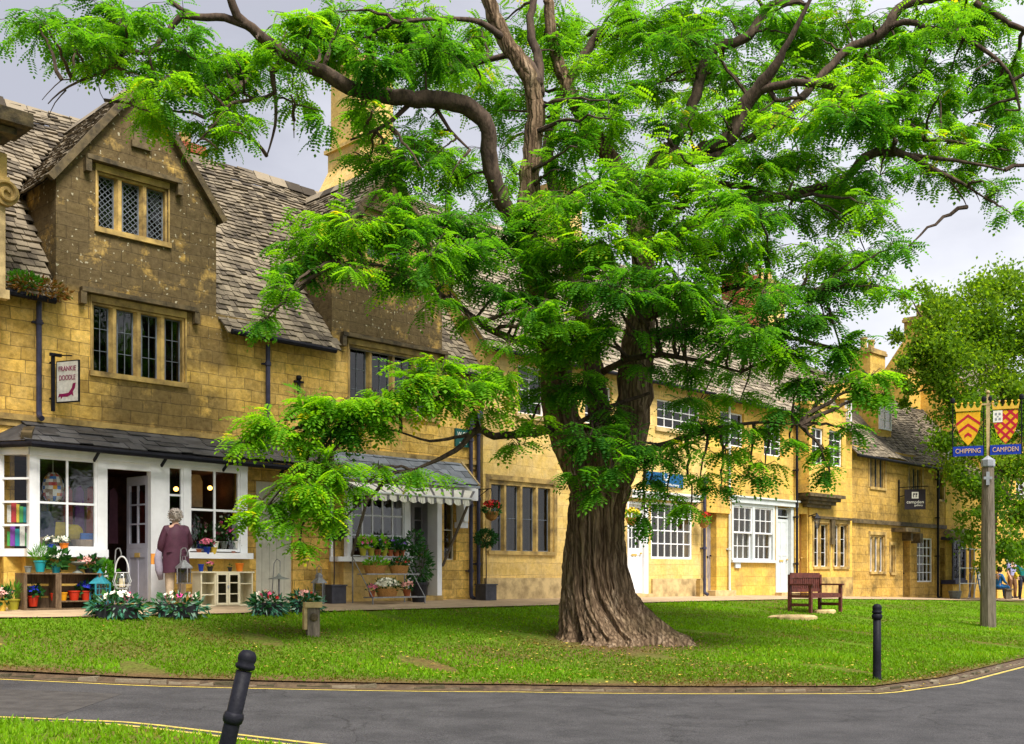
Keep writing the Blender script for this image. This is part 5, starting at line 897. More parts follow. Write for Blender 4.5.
    for i in range(7):
        u=.12+.88*i/6.; droop=-.35*u*u; 
        for s_ in ((-1,1) if i<6 else (0,)):
            l=.25*(1-.25*abs(u-.5)); wd=.155; o=np.array([u,s_*.012,droop]); dr=np.array([.28,s_*1.,-.22]) if s_ else np.array([1,0,-.6]); dr/=np.linalg.norm(dr); ac=np.array([dr[1],-dr[0],0]) if s_ else np.array([0,1,0.]); ac=ac/np.linalg.norm(ac)
            tpl+= [o,o+dr*l*.45+ac*wd/2+[0,0,.02],o+dr*l,o+dr*l*.5-ac*wd/2+[0,0,.02]]
    Tm=np.array(tpl); P=np.array(P,dtype=float)-np.array(base); D=np.array(D,dtype=float); LL=np.array(LL); n_=len(P)
    Y=np.cross(np.array([0,0,1.]),D); Y+=RNG.normal(0,.25,Y.shape); Y-=D*np.sum(Y*D,1,keepdims=True); Y/=np.linalg.norm(Y,axis=1,keepdims=True); Z=np.cross(D,Y)
    V=P[:,None,:]+LL[:,None,None]*(Tm[None,:,0,None]*D[:,None,:]+Tm[None,:,1,None]*(Y*RNG.uniform(.75,1.3,(n_,1)))[:,None,:]+Tm[None,:,2,None]*Z[:,None,:])
    tt=np.clip(np.array(TT)[:,None]+np.repeat(RNG.normal(0,.06,(n_,13)),4,axis=1),0,1)
    print('fronds',n_); npmesh('crown',V.reshape(-1,3),4,M['leaf_tree'],T,tint=tt.ravel())
    return T
tree()
# ------------------------------------------------------------------ the leafy tree at the right
def small_tree(name,label,pos,C,lm,nleaf,lsize,trunk,group=None):
    T=empty(name,pos,0,label,'tree',group); pos=Vector(pos); mb=MB(); mb.off=tuple(pos)
    for pts,rr in trunk: mb.tube(pts,rr,9,rough=.08)
    tops=[Vector(p) for pts,_ in trunk for p in pts]
    P=[];Tt=[]
    tot=sum(c[3]*c[4]*c[5] for c in C)
    for (x,y,z,rx,ry,rz) in C:
        c=Vector((x,y,z)); a=min(tops,key=lambda q:(q-c).length); mb.tube([a,(a+c)/2+Vector((0,0,.1)),c],[.05,.035,.02],5)
        k=int(nleaf*rx*ry*rz/tot); ct=random.gauss(.5,.13)
        nsub=max(3,k//220)
        for i in range(nsub):
            q=Vector((random.gauss(0,1),random.gauss(0,1),random.gauss(0,1))).normalized()*random.uniform(.3,1); s=c+Vector((q.x*rx,q.y*ry,q.z*rz))
            mb.tube([c,s],[.012,.004],3)
            m_=k//nsub; P.append(np.array(s)+RNG.normal(0,.30,(m_,3))*np.array([1,1,.8])*min(rx,1.1)); Tt.append(np.full(m_,ct)+RNG.normal(0,.13,m_))
    mb.build('trunk',M['bark_dark'],T); P=np.concatenate(P)-np.array(pos); tt=np.concatenate(Tt); n=len(P); d=RNG.normal(0,1,(n,3)); d/=np.linalg.norm(d,axis=1,keepdims=True); a=np.cross(d,RNG.normal(0,1,(n,3))); a/=np.linalg.norm(a,axis=1,keepdims=True)
    V=np.zeros((n,4,3)); l=RNG.uniform(.7,1.3,n)[:,None]*lsize; V[:,0]=P; V[:,1]=P+d*l*.5+a*l*.32; V[:,2]=P+d*l; V[:,3]=P+d*l*.5-a*l*.32
    npmesh('crown',V.reshape(-1,3),4,M[lm],T,tint=np.clip(np.repeat(tt,4),0,1)); return T
zt_=40.0; bp=PX(989,602,zt_); bp.z=g(bp.x,bp.y)-.05
def cl(L_): 
    out=[]
    for x,y,r,rv,dz in L_: p=PX(x,y,zt_+dz); out.append((p.x,p.y,p.z,r/F*zt_,(r+rv)/2/F*zt_,rv/F*zt_))
    return out
tr=[([bp,PX(990,560,zt_),PX(995,500,zt_),PX(1006,430,zt_),PX(1000,370,zt_),PX(990,310,zt_)],[.17,.14,.12,.1,.07,.04]),([PX(1009,500,zt_),PX(975,450,zt_-.5),PX(945,390,zt_-.8),PX(930,340,zt_-.8)],[.13,.1,.07,.03]),([PX(1006,430,zt_),PX(1030,380,zt_+.5),PX(1035,320,zt_+.4)],[.13,.1,.04])]
small_tree('leafy_tree','fresh green leafy tree behind the village sign with shields','x' and bp,cl([(930,300,18,14,-.4),(922,322,16,16,-.5),(908,345,14,26,-.6),(905,395,12,22,-.6),(912,300,10,12,-.5),(975,300,30,22,0),(1010,290,30,24,.5),(945,315,28,22,-.5),(925,340,22,22,-.6),(990,335,36,28,0),(1025,330,30,30,.5),(950,360,34,26,-.8),(925,385,22,18,-.6),(1000,385,34,24,.2),(965,405,34,24,-.8),(950,440,24,14,-1),(1005,430,32,18,0),(1035,410,26,30,.5),(975,455,30,16,-.8),(1015,470,30,18,.2),(965,480,20,12,-1),(990,495,28,18,-.4),(975,515,14,12,-.8),(1020,515,26,20,.4),(990,540,26,18,-.3),(1020,555,22,16,.6),(985,565,16,12,.5),(1060,470,30,40,1),(1060,350,34,40,1)]),'leaf_birch',64000,.14,tr)
b2_=PX(1075,600,62); b2_.z=.2
small_tree('leafy_tree','dark green tree further up the street, beyond the fresh green one',b2_,[(b2_.x+dx,b2_.y+dy,b2_.z+dz,2.2,2.2,1.8) for dx,dy,dz in ((0,0,5),(-2,0,4),(2,1,5),(0,2,7),(-1,-1,8),(1.5,0,8.5),(-2.5,1,6.2))],'leaf_dark',12000,.2,[([b2_,b2_+Vector((0,0,4)),b2_+Vector((.2,0,8))],[.35,.25,.1])])
# ------------------------------------------------------------------ things standing on the lawn and the pavement
def at(x,y): p=ground(x,y); return p
def on(x,y,d): # a point at pixel x,y on the vertical plane a distance d in front of the house line
    z=depth(x,d); return PX(x,y,z)
def std(x,d,dz=.012): # on the pavement surface, d in front of the house line
    z=depth(x,d); X=(x-512)/F*z; return Vector((X,z,g(X,z)+dz))
FR=PI/4
# bollards
def bollard(loc,label,tilt=0,yaw=0,h=.98,high=False):
    T=empty('bollard',loc,yaw,label,'bollard',None); T.rotation_euler=(0,tilt,yaw)
    m=MB(); m.lathe([(.060,-.35),(.060,.0),(.054,.02),(.052,.30),(.050,h-.14)],n=20); m.build('post',M['black_iron'],T,smooth=True)
    k=h*.83 if high else h*.46
    m=MB(); m.lathe([(.050,k-.04),(.062,k-.028),(.067,k),(.062,k+.028),(.050,k+.04)],n=20); m.build('collar',M['black_iron'],T,smooth=True)
    m=MB(); m.lathe([(.048,h-.13),(.062,h-.12),(.064,h-.10),(.052,h-.088),(.060,h-.065),(.058,h-.035),(.040,h-.009),(.001,h)],n=20); m.build('cap',M['black_iron'],T,smooth=True)
p=at(877,679); bollard(p,'upright black bollard at the lawn edge beside the road bend',high=True)
Yb=7.0; X=(220-512)/F*Yb; bollard(Vector((X,Yb,road(X)+.05)),'leaning black bollard on the near verge, cut off by the bottom of the picture',tilt=math.radians(13),h=.83)
# bench
def bench():
    p=at(805,611); T=empty('park_bench',p,math.radians(43),'dark red brown wooden park bench on the lawn facing the road','bench')
    w,dp=1.32,.56
    for sx in (-1,1):
        for nm,y,h in (('leg',-dp,.62),('leg',0,.88)):
            m=MB(); m.box(sx*w/2-.035,sx*w/2+.035,y-.035,y+.035,-.02,h); m.build(nm,M['bench_wood'],T)
        m=MB(); m.box(sx*w/2-.045,sx*w/2+.045,-dp-.08,.0-.036,.62,.66); m.build('armrest',M['bench_wood'],T)
        m=MB(); m.box(sx*w/2-.025,sx*w/2+.025,-dp+.036,-.036,.13,.20); m.box(sx*w/2-.025,sx*w/2+.025,-dp+.036,-.036,.33,.40); m.build('side_rail',M['bench_wood'],T)
    m=MB(); 
    for i in range(5): m.box(-w/2+.036,w/2-.036,-dp+.0+i*.11,-dp+.09+i*.11,.405,.435)
    m.box(-w/2+.036,w/2-.036,-dp-.03,-dp+.0-.003,.33,.42); m.build('seat',M['bench_wood'],T)
    m=MB(); m.box(-w/2+.036,w/2-.036,-.025,.025,.80,.92); m.box(-w/2+.036,w/2-.036,-.02,.02,.46,.54)
    n=15
    for i in range(n): x=-w/2+.09+(w-.18)*i/(n-1); m.box(x-.027,x+.027,-.012,.012,.541,.799)
    m.build('backrest',M['bench_wood'],T)
bench()
# flat stone beside the bench, stone stump
def slab(loc,label,r,nm):
    m=MB(); n=14; pts=[(math.cos(2*PI*i/n)*r*random.uniform(.75,1.1),math.sin(2*PI*i/n)*r*.62*random.uniform(.8,1.1)) for i in range(n)]
    m.add([(a,b,-.1) for a,b in pts]+[(a,b,.05) for a,b in pts]+[(a*.85,b*.85,.085) for a,b in pts],[(i,(i+1)%n,n+(i+1)%n,n+i) for i in range(n)]+[(n+i,n+(i+1)%n,2*n+(i+1)%n,2*n+i) for i in range(n)]+[tuple(range(2*n,3*n))])
    tag(m.build(nm,M['trim_pale'],loc=loc,rz=.4),label,'stone')
slab(at(794,619),'flat pale stone slab sunk in the grass in front of the bench',.62,'stone_slab'); slab(at(825,613),'small flat stone slab in the grass right of the bench',.33,'stone_slab')
def stump():
    p=at(313,636); T=empty('stone_marker',p,.35,'short weathered stone marker with a carved face standing on the lawn','stone'); m=MB()
    m.box(-.09,.09,-.07,.09,-.1,.42); m.build('shaft',M['weathered_wood'],T); m=MB(); m.box(-.13,.12,-.10,.12,.421,.50); m.build('top',M['trim_pale'],T); m=MB(); m.box(-.14,-.092,-.06,.1,.1,.415); m.build('side_slab',M['trim_pale'],T)
    m=MB(); m.lathe([(.05,0),(.06,.02),(.04,.035)],(0,0,0),10); ob=m.build('carving',M['trim_dark'],T); ob.location=(0,-.07,.28); ob.rotation_euler=(PI/2,0,0)
stump()
tag((lambda m:(m.box(-.07,.07,-.07,.07,-.1,.45),m.box(-.06,.06,-.06,.06,.451,.5),m.build('stone_post',M['trim_gold'],loc=std(699.5,.45),rz=FR))[-1])(MB()),'low square stone post at the wall foot below the white shop window','post')
# ---------------------------------------------------------------- village sign
def village_sign():
    p=at(988,627); T=empty('village_sign',p,math.radians(-24),'tall weathered oak post with two red and yellow shields and blue name boards','sign')
    sc_=p.y/F; Ht=(627-467)*sc_; m=MB(); m.lathe([(.175,-.3),(.172,0),(.15,Ht*.5),(.125,Ht)],n=8); m.build('post',M['weathered_wood'],T)
    m=MB(); m.lathe([(.14,Ht),(.15,Ht+.02),(.15,Ht+.16),(.09,Ht+.2),(.02,Ht+.26)],n=8); m.box(-.035,.035,-.16,-.13,Ht-.42,Ht-.12); m.box(-.09,.09,-.158,-.132,Ht-.29,Ht-.23); m.build('post_cap',M['lead'],T)
    HT=Ht; Ht=0; u_=11.3*sc_/.29; BX=Matrix.Translation((0,0,HT))@Matrix.Diagonal((u_,u_,u_,1)); tops=[]
    # sword finial
    z0=Ht+.24; z1=76*sc_/u_; m=MB(); m.poly([(-.028,z0),(.028,z0),(.05,z1-.36),(-.05,z1-.36)],-.02,.02); m.box(-.15,.15,-.025,.025,z1-.36,z1-.31); m.box(-.03,.03,-.02,.02,z1-.309,z1-.08); m.ball((0,0,z1-.03),.05,6); tops.append(m.build('sword',M['trim_pale'],T))
    for sg,word in ((-1,'CHIPPING'),(1,'CAMPDEN')):
        cx=sg*.44-.03; zb=Ht+.30
        m=MB(); m.box(cx-.36,cx+.36,-.05,-.02,zb,zb+.25); bd=m.build('name_board',M['sign_blue'],T); tops.append(bd)
        text('lettering',word,.17,M['gold_letters'],bd,(cx,-.056,zb+.125),w=.60)
        # wrought iron frame
        m=MB()
        for x in (cx-.37,cx+.37): m.tube([(x,0,zb),(x,0,zb+1.36)],.014,6); m.ball((x,0,zb+1.45),(.06,.03,.09),5)
        for x in (cx-.38,cx+.28):
            m.tube([(x+.05*math.cos(t)*1.0,0,zb+.45+.35*t/6.3+.05*math.sin(t)) for t in [i*.5 for i in range(14)]],.009,5)
        m.tube([(cx-.37,0,zb+1.12),(cx+.37,0,zb+1.12)],.012,6); tops.append(m.build('iron_frame',M['black_iron'],T))
        zt=zb+1.13; zc=zb+.28
        out=[(-.29,zt),(.29,zt),(.285,zt-.30),(.23,zt-.52),(.12,zt-.72),(0,zt-.86),(-.12,zt-.72),(-.23,zt-.52),(-.285,zt-.30)]
        m=MB(); m.poly([(cx+x,z) for x,z in out],-.03,.0); sh=m.build('shield',M['sign_yellow'],T); tops.append(sh)
        def half(z): # half width of the shield at height z
            L_=[(zt,.29),(zt-.30,.285),(zt-.52,.23),(zt-.72,.12),(zt-.86,0)]
            return float(np.interp(-z,[-q[0] for q in L_],[q[1] for q in L_]))
        m=MB()
        if sg<0:
            for k in range(3):
                za=zt-.05-.235*k; w_=min(half(za-.24),half(za-.1)); hh=.22*w_/.28
                for s in (-1,1): m.add([(cx,-.034,za),(cx,-.034,za-.075),(cx+s*w_,-.034,za-hh-.075),(cx+s*w_,-.034,za-hh)],[(0,1,2,3)])
        else:
            planes=[]
            for i in range(len(out)):
                (x0,za),(x1,zb2)=out[i],out[(i+1)%len(out)]; nx,nz=(zb2-za),-(x1-x0)
                nx,nz=-nx,-nz; l=math.hypot(nx,nz); nx/=l; nz/=l
                if nx*(0-x0)+nz*(zt-.4-za)>0: nx,nz=-nx,-nz
                planes.append((nx,nz,nx*x0+nz*za))
            for k in range(-4,6):
                for s in (-1,1):
                    c0=(s*(-1.0),zt-.4+.235*k-1.0); c1=(s*1.0,zt-.4+.235*k+1.0); w_=.021
                    pp=clip_poly([(c0[0]-w_*s,c0[1]+w_),(c0[0]+w_*s,c0[1]-w_),(c1[0]+w_*s,c1[1]-w_),(c1[0]-w_*s,c1[1]+w_)],planes)
                    if len(pp)>2: m.add([(cx+x,-.034-(.001 if s>0 else 0),z) for x,z in pp],[tuple(range(len(pp)))])
        m.build('charges',M['sign_red'],sh)
        if sg>0:
            m=MB(); m.box(cx-.29,cx-.07,-.040,-.037,zt-.30,zt-.0); qn=m.build('canton',M['sign_white'],sh); m=MB()
            for i,j in ((0,0),(1,0),(0,1),(1,1)): m.lathe([(.022,0),(.022,.003)],(0,0,0),8) if False else m.box(cx-.25+.09*i,cx-.20+.09*i,-.043,-.041,zt-.25+.13*j,zt-.19+.13*j)
            m.box(cx-.20,cx-.16,-.043,-.041,zt-.17,zt-.14); m.build('canton_mark',M['lead'],qn)
        m=MB(); cr=[(-.30,zt+.03),(.30,zt+.03)]; top=[]
        for i in range(5):
            x=.30-.6*i/4*1.0; top+=[(x+.055,zt+.10),(x,zt+.22),(x-.055,zt+.10)] if 0<i<4 else ([(x+.03,zt+.22),(x-.05,zt+.10)] if i==0 else [(x+.05,zt+.10),(x-.03,zt+.22)])
        m.poly([(cx+x,z) for x,z in cr+top],-.05,.05)
        for i in range(5): m.ball((cx+.30-.15*i,0,zt+.235),.028,5)
        m.build('crown',M['gold'],sh)
    for o in tops: o.matrix_basis=BX
village_sign()
# ---------------------------------------------------------------- wall signs
def hang_sign1():
    T=empty('hanging_sign',on(53,380,.15),FR,'cream hanging shop sign with maroon lettering and long dog, near the upper left windows','sign')
    L0=on(53,380,.15)
    m=MB(); m.bar((0,0,-.52),(0,0,.42),.05,.05); m.bar((0,.12,-.3),(0,0,-.3),.03,.03); m.bar((0,.12,.3),(0,0,.3),.03,.03); m.bar((-.06,-.02,.42),(.13,-.02,.42),.05,.05); m.bar((0,0,.41),(.06,-.60,.33),.018,.018); m.build('bracket',M['black_iron'],T)
    m=MB(); w,h=.44,.66; m.box(-w/2-.02,w/2+.02,-.014,.014,-h/2-.02,h/2+.02); fr=m.build('frame',M['black_iron'],T); m=MB(); m.box(-w/2,w/2,-.020,.020,-h/2,h/2); bd=m.build('board',M['sign_white'],T)
    Mx=Matrix.Translation((.17,-.20,-.03))@Matrix.Rotation(math.radians(-66),4,'Z')
    t1=text('lettering','FRANKIE',.12,M['sign_magenta'],bd,(0,-.024,.21),w=.36); t2=text('lettering','DOODLE',.12,M['sign_magenta'],bd,(0,-.024,.06),w=.34)
    m=MB(); body_=[(-.17,-.20),(-.19,-.26),(-.14,-.24),(-.13,-.29),(-.10,-.25),(0,-.255),(.09,-.22),(.13,-.25),(.12,-.17),(.16,-.12),(.18,-.03),(.12,-.04),(.10,-.11),(.03,-.19),(-.08,-.20)]
    m.poly(body_,-.025,-.021); dg=m.build('dog_silhouette',M['sign_magenta'],bd)
    for o in (fr,bd): o.matrix_basis=Mx
hang_sign1()
def hang_sign2():
    p=on(899,500,.05); T=empty('hanging_sign',p,FR,'small dark square hanging sign on an iron bracket above the gallery door','sign')
    m=MB(); m.bar((0,0,-.1),(0,0,.75),.04,.04); m.bar((0,0,.46),(.1,-1.05,.46),.03,.03); m.tube([(0,0,.1),(.03,-.3,.2),(.05,-.5,.46)],.015,5); m.build('bracket',M['black_iron'],T)
    Mx=Matrix.Translation((.07,-.58,-.0))@Matrix.Rotation(math.radians(-52),4,'Z'); w,h=.74,.74
    m=MB(); m.box(-w/2,w/2,-.02,.02,-h/2,h/2); bd=m.build('board',M['sign_dark'],T); m=MB(); m.box(-.12,.12,-.024,-.021,.03,.27); e=m.build('emblem',M['sign_white'],bd); m=MB(); m.box(-.075,-.01,-.027,-.025,.16,.22); m.box(.01,.075,-.027,-.025,.16,.22); m.box(-.075,-.045,-.027,-.025,.07,.155); m.box(.02,.05,-.027,-.025,.07,.155); m.build('emblem_mark',M['sign_dark'],e)
    text('lettering','campden',.16,M['sign_white'],bd,(0,-.025,-.10),w=.60); text('lettering','gallery',.09,M['sign_white'],bd,(.12,-.025,-.22),w=.30); bd.matrix_basis=Mx
hang_sign2()
def board(x0,x1,y0,y1,d,label,mt,name='sign_board'):
    xc=(x0+x1)/2; p=on(xc,(y0+y1)/2,d); T=empty(name,p,FR,label,'sign'); w=S(x1,d)-S(x0,d); h=H(xc,y0,d)-H(xc,y1,d); m=MB(); m.box(-w/2,w/2,-.025,.02,-h/2,h/2); b=m.build('board',M[mt],T); return T,b,w,h
T_,b_,w_,h_=board(647,683,473,486.5,.20,'blue wall board with white horseshoe emblem above the white shop window','blue_sign')
m=MB(); m.tube([(-.10,-.03,.20),(-.12,-.03,.08),(-.06,-.03,.0),(0,-.03,-.02),(.06,-.03,.0),(.12,-.03,.08),(.10,-.03,.20)],.028,6); m.build('emblem',M['sign_white'],b_)
text('lettering','Horne & Hervey',.11,M['sign_white'],b_,(0.05,-.028,-.13),w=w_*.68)
T_,b_,w_,h_=board(455,470,429,447,.03,'small dark green wall sign with pale letters beside the twin drainpipes','green_sign'); text('lettering','W Oliv',.18,M['sign_white'],b_,(0,-.028,.06),w=w_*.8); text('lettering','antiques' if 0 else 'n w',.12,M['sign_white'],b_,(0,-.028,-.12),w=w_*.5)
# ---------------------------------------------------------------- lantern on the oriel house
def wall_lantern(loc,label):
    T=empty('wall_lantern',loc,FR,label,'lantern'); m=MB(); m.bar((0,.3,.1),(0,0,.18),.03,.03); m.lathe([(.1,.0),(.14,.02),(.03,.16),(.01,.2)],n=4); m.lathe([(.06,-.3),(.07,-.28)],n=4)
    for i in range(4): a=PI/2*i; m.bar((.065*math.cos(a),.065*math.sin(a),-.28),(.11*math.cos(a),.11*math.sin(a),.0),.015,.015)
    m.build('frame',M['black_iron'],T); m=MB(); m.lathe([(.058,-.275),(.1,-.005)],n=4); m.build('glass',M['glass_clear'],T)
wall_lantern(on(817,519,.42),'black wall lantern under the stone oriel window')
# ---------------------------------------------------------------- plants
def leaves(T,name,mt,n,c,r,size,asp=.45,up=.3,tint=(.5,.18),shape=None,stems=0):
    m=MB()
    for i in range(n):
        q=Vector((random.gauss(0,1),random.gauss(0,1),random.gauss(0,1))).normalized(); k=random.uniform(.35,1)**.6
        p=Vector((c[0]+q.x*r[0]*k,c[1]+q.y*r[1]*k,c[2]+q.z*r[2]*k)); d=q+Vector((0,0,up))+Vector((random.gauss(0,.4),random.gauss(0,.4),random.gauss(0,.4)))
        m.tint=min(1,max(0,random.gauss(*tint))); L_=size*random.uniform(.6,1.3); m.leaf(p,d,L_*asp,L_)
    return m.build(name,M[mt],T)
def blooms(T,mt,n,c,r,size,top=True,name='flowers'):
    m=MB()
    for i in range(n):
        q=Vector((random.gauss(0,1),random.gauss(0,1),abs(random.gauss(0,1)) if top else random.gauss(0,1))).normalized(); k=random.uniform(.75,1.12)
        p=Vector((c[0]+q.x*r[0]*k,c[1]+q.y*r[1]*k,c[2]+q.z*r[2]*k)); s=size*random.uniform(.7,1.25); ax=(q+Vector((random.gauss(0,.4),random.gauss(0,.4),random.gauss(0,.4)))).normalized(); u=ax.orthogonal().normalized(); v=ax.cross(u)
        for j in range(5):
            a=2*PI*j/5; e=u*math.cos(a)+v*math.sin(a); f=u*math.cos(a+.6)+v*math.sin(a+.6); gg=u*math.cos(a-.6)+v*math.sin(a-.6)
            m.add([p,p+gg*s*.38+ax*s*.1,p+e*s*.55+ax*s*.22,p+f*s*.38+ax*s*.1],[(0,1,2,3)])
    return m.build(name,M[mt],T)
POTP=lambda r,h:[(r*.68,0),(r*.98,h*.86),(r*1.08,h*.87),(r*1.08,h),(r*.95,h),(r*.9,h*.9)]
def pot(loc,label,mt,r,h,leaf=None,fl=(),cat='flower pot',fr=(.12,.12,.1),ls=.07,nl=70,name='potted_plant',rz=FR,group=None,up=.3,asp=.45,tint=(.5,.18),fz=0,nf=26,fs=.04):
    T=empty(name,loc,rz,label,cat,group); m=MB(); m.lathe(POTP(r,h),n=16); m.build('pot',M[mt],T,smooth=False)
    if leaf: m=MB(); m.lathe([(r*.93,h*.9),(.001,h*.93)],n=12); m.build('soil',M['soil'],T); leaves(T,'foliage',leaf,nl,(0,0,h+fr[2]*.7+fz),fr,ls,asp,up,tint)
    for f in fl: blooms(T,f,nf//len(fl),(0,0,h+fr[2]*.8+fz),fr,fs)
    return T
# trough planters with cyclamen
G1='flower troughs along the pavement edge'
def trough(x,y,label,cols,w=.52,silver=.5):
    p=at(x,y); T=empty('flower_trough',p,FR*.4,label,'planter',G1); m=MB(); m.poly([(-w/2*.9,0),(w/2*.9,0),(w/2,.2),(-w/2,.2)],-.12,.12); m.build('trough',M['pot_black'],T)
    leaves(T,'dark_foliage','leaf_dark',130,(0,0,.2),(w*.62,.2,.14),.11,.6,.1,(.6,.2))
    leaves(T,'silver_foliage','leaf_silver',170,(0,-.02,.14),(w*.72,.24,.17),.13,.34,-.25,(silver,.22))
    for c,n in cols: blooms(T,c,n,(random.uniform(-.05,.05),-.03,.26),(w*.40,.13,.13),.085)
trough(117,618,'black trough of white and pink cyclamen right of the wooden crates',(('fl_white',16),('fl_pink',7)),.62)
trough(178,617,'black trough of pale pink and white cyclamen behind the shopper’s feet'.replace('’',"'"),(('fl_palepink',8),('fl_white',9),('fl_magenta',6)),.62,.65)
trough(268,615,'black trough of red and white cyclamen beside the cream cabinet',(('fl_white',12),('fl_red',8),('fl_pink',4)),.45)
trough(305,613,'black trough of red and pink cyclamen just left of the square planter tree',(('fl_palepink',8),('fl_red',9)),.42,.6)
# crates
def crate(x,d,w,h,dp,label,shelf=False,left=False):
    p=std(x,d); T=empty('wooden_crate',p,FR,label,'crate'); 
    def slat(nm,f): m=MB(); f(m); m.build(nm,M['crate_wood'],T)
    t=.02
    slat('top_board',lambda m:m.box(-w/2,w/2,-dp/2,dp/2,h-t,h)); slat('bottom_board',lambda m:m.box(-w/2+t,w/2-t,-dp/2,dp/2,.0,t))
    for s in (-1,1): slat('side',lambda m:[m.box(*(sorted((s*w/2,s*(w/2-t)))),-dp/2+dp*i/4+.004,-dp/2+dp*(i+1)/4-.004,0,h-t-.001) for i in range(4)])
    slat('back',lambda m:[m.box(-w/2+t,w/2-t,dp/2-t,dp/2,t+h*i/3,h*(i+.92)/3) for i in range(3)])
    slat('corner_post',lambda m:m.box(-w/2+t,-w/2+t+.03,-dp/2,-dp/2+.03,t,h-t-.001)); slat('corner_post',lambda m:m.box(w/2-t-.03,w/2-t,-dp/2,-dp/2+.03,t,h-t-.001))
    if shelf: slat('shelf',lambda m:m.box(-w/2+t,w/2-t,-dp/2+.01,dp/2-t,h*.20,h*.20+t))
    return T
dc=1.05; wc=lambda a,b,d=dc:S(b,d)-S(a,d); zt_c=H(50,573,dc)
c1_=crate(37,dc,wc(19,54),zt_c-std(37,dc).z,.36,'rough wooden crate standing on end with a blue flowered pot inside')
c2_=crate(76,dc,wc(54.5,98),zt_c-std(76,dc).z,.34,'low two shelf wooden crate with orange and red pots inside',shelf=True)
GP='pots on and around the wooden crates'
pot(Vector(on(28,572.5,dc)),'small grey stone pot at the left end of the crate tops','bowl_grey',.055,.10,name='stone_pot',group=GP)
pot(on(40,572,dc),'turquoise pot of fine green grass on the crates','pot_teal',.09,.18,'leaf_fresh',fr=(.11,.11,.12),ls=.13,nl=260,asp=.08,up=1.2,group=GP,tint=(.4,.15))
pot(on(56,573.5,dc+.02),'turquoise pot of cream primulas on the crates','pot_teal',.075,.14,'leaf_dark',('fl_white',),fr=(.16,.14,.13),ls=.13,nl=90,asp=.8,group=GP,tint=(.7,.15))
def cakestand():
    p=on(78,573.5,dc); T=empty('bird_bath',p,FR,'shallow grey pedestal dish on the crate tops','dish'); m=MB(); m.lathe([(.09,0),(.085,.02),(.03,.05),(.025,.12)],n=16); m.build('foot',M['bowl_grey'],T,smooth=True); m=MB(); m.lathe([(.03,.12),(.12,.16),(.15,.19),(.135,.18),(.02,.15)],n=18); m.build('bowl',M['bowl_grey'],T,smooth=True)
cakestand()
pot(on(89,573.5,dc),'dark pot of pale pink primulas at the right end of the crates','pot_black',.08,.09,'leaf_dark',('fl_palepink',),fr=(.17,.13,.10),ls=.11,nl=80,asp=.7,group=GP,nf=44,fs=.06)
pi=lambda x,y,d=dc-.05:on(x,y,d)
pot(pi(33,606.5),'red pot of blue primulas inside the left crate','pot_red',.085,.17,'leaf_dark',('fl_blue',),fr=(.13,.12,.08),ls=.09,nl=60,asp=.7,group=GP,nf=60,fs=.055)
pot(pi(53.5,600.5),'small red pot at the left of the crate shelf','pot_red',.05,.12,group=GP,name='flower_pot'); pot(pi(62.5,601),'amber orange pot on the crate shelf','pot_amber',.075,.14,group=GP,name='flower_pot'); pot(pi(74,600.5),'plain red pot on the crate shelf, beside the amber one','pot_red',.09,.16,group=GP,name='flower_pot')
pot(pi(86,600.5),'orange red pot of blue primulas on the crate shelf','pot_red',.085,.16,'leaf_dark',('fl_blue',),fr=(.13,.12,.08),ls=.09,nl=60,asp=.7,group=GP,nf=60,fs=.055)
pot(std(13,dc),'olive pot of low green grass left of the crates','pot_olive',.10,.17,'leaf_fresh',fr=(.13,.13,.12),ls=.14,nl=240,asp=.07,up=1.4,group=GP,tint=(.15,.1)); pot(std(1,dc+.3),'yellow pot of pale pink flowers cut by the left edge','pot_yellow',.09,.16,'leaf_dark',('fl_palepink',),fr=(.15,.14,.1),ls=.11,nl=80,asp=.6,group=GP,nf=40,fs=.06)
pot(std(104,dc-.15),'leafy green bush in a dark pot beside the open door','pot_black',.13,.22,'leaf_fresh',fr=(.20,.18,.26),ls=.10,nl=420,asp=.45,fz=.1,tint=(.25,.15),name='shrub_in_pot')
# turquoise lantern, basket candle holder, hanging lantern, candle stands
def patio_lantern():
    p=std(100,dc+.12); h=.62; T=empty('garden_lantern',p,FR,'tall turquoise glass lantern at the right of the crates','lantern'); m=MB(); m.box(-.13,.13,-.11,.11,0,.04)
    for x in (-.12,.12):
        for y in (-.1,.1): m.box(x-.012,x+.012,y-.012,y+.012,.04,h*.66)
    for k in (1,2,3): z=.04+h*.62*k/4; m.box(-.12,.12,-.106,-.098,z-.005,z+.005); m.box(-.126,-.118,-.1,.1,z-.005,z+.005)
    for k in (-1,0,1): m.box(k*.06-.004,k*.06+.004,-.105,-.099,.04,h*.66)
    m.build('frame',M['patina'],T); m=MB(); m.lathe([(.19,h*.66),(.18,h*.68),(.05,h*.86),(.045,h*.9),(.06,h*.93),(.03,h*.98),(.006,h*1.06)],n=4); o=m.build('roof',M['patina'],T); m=MB(); m.box(-.11,.11,-.095,-.09,.045,h*.65); m.build('glass',M['glass_clear'],T)
patio_lantern()
def hook(T,h,r=.01,mt='grey_metal',bend=.12,x0=0):
    m=MB(); m.tube([(x0,0,0),(x0+.01,0,h*.85),(x0+.02,0,h-.03),(x0+.02+bend*.3,0,h),(x0+.02+bend*.7,0,h),(x0+.02+bend,0,h-.08),(x0+.02+bend*.9,0,h-.14)],r,6); return m.build('hook_pole',M[mt],T)
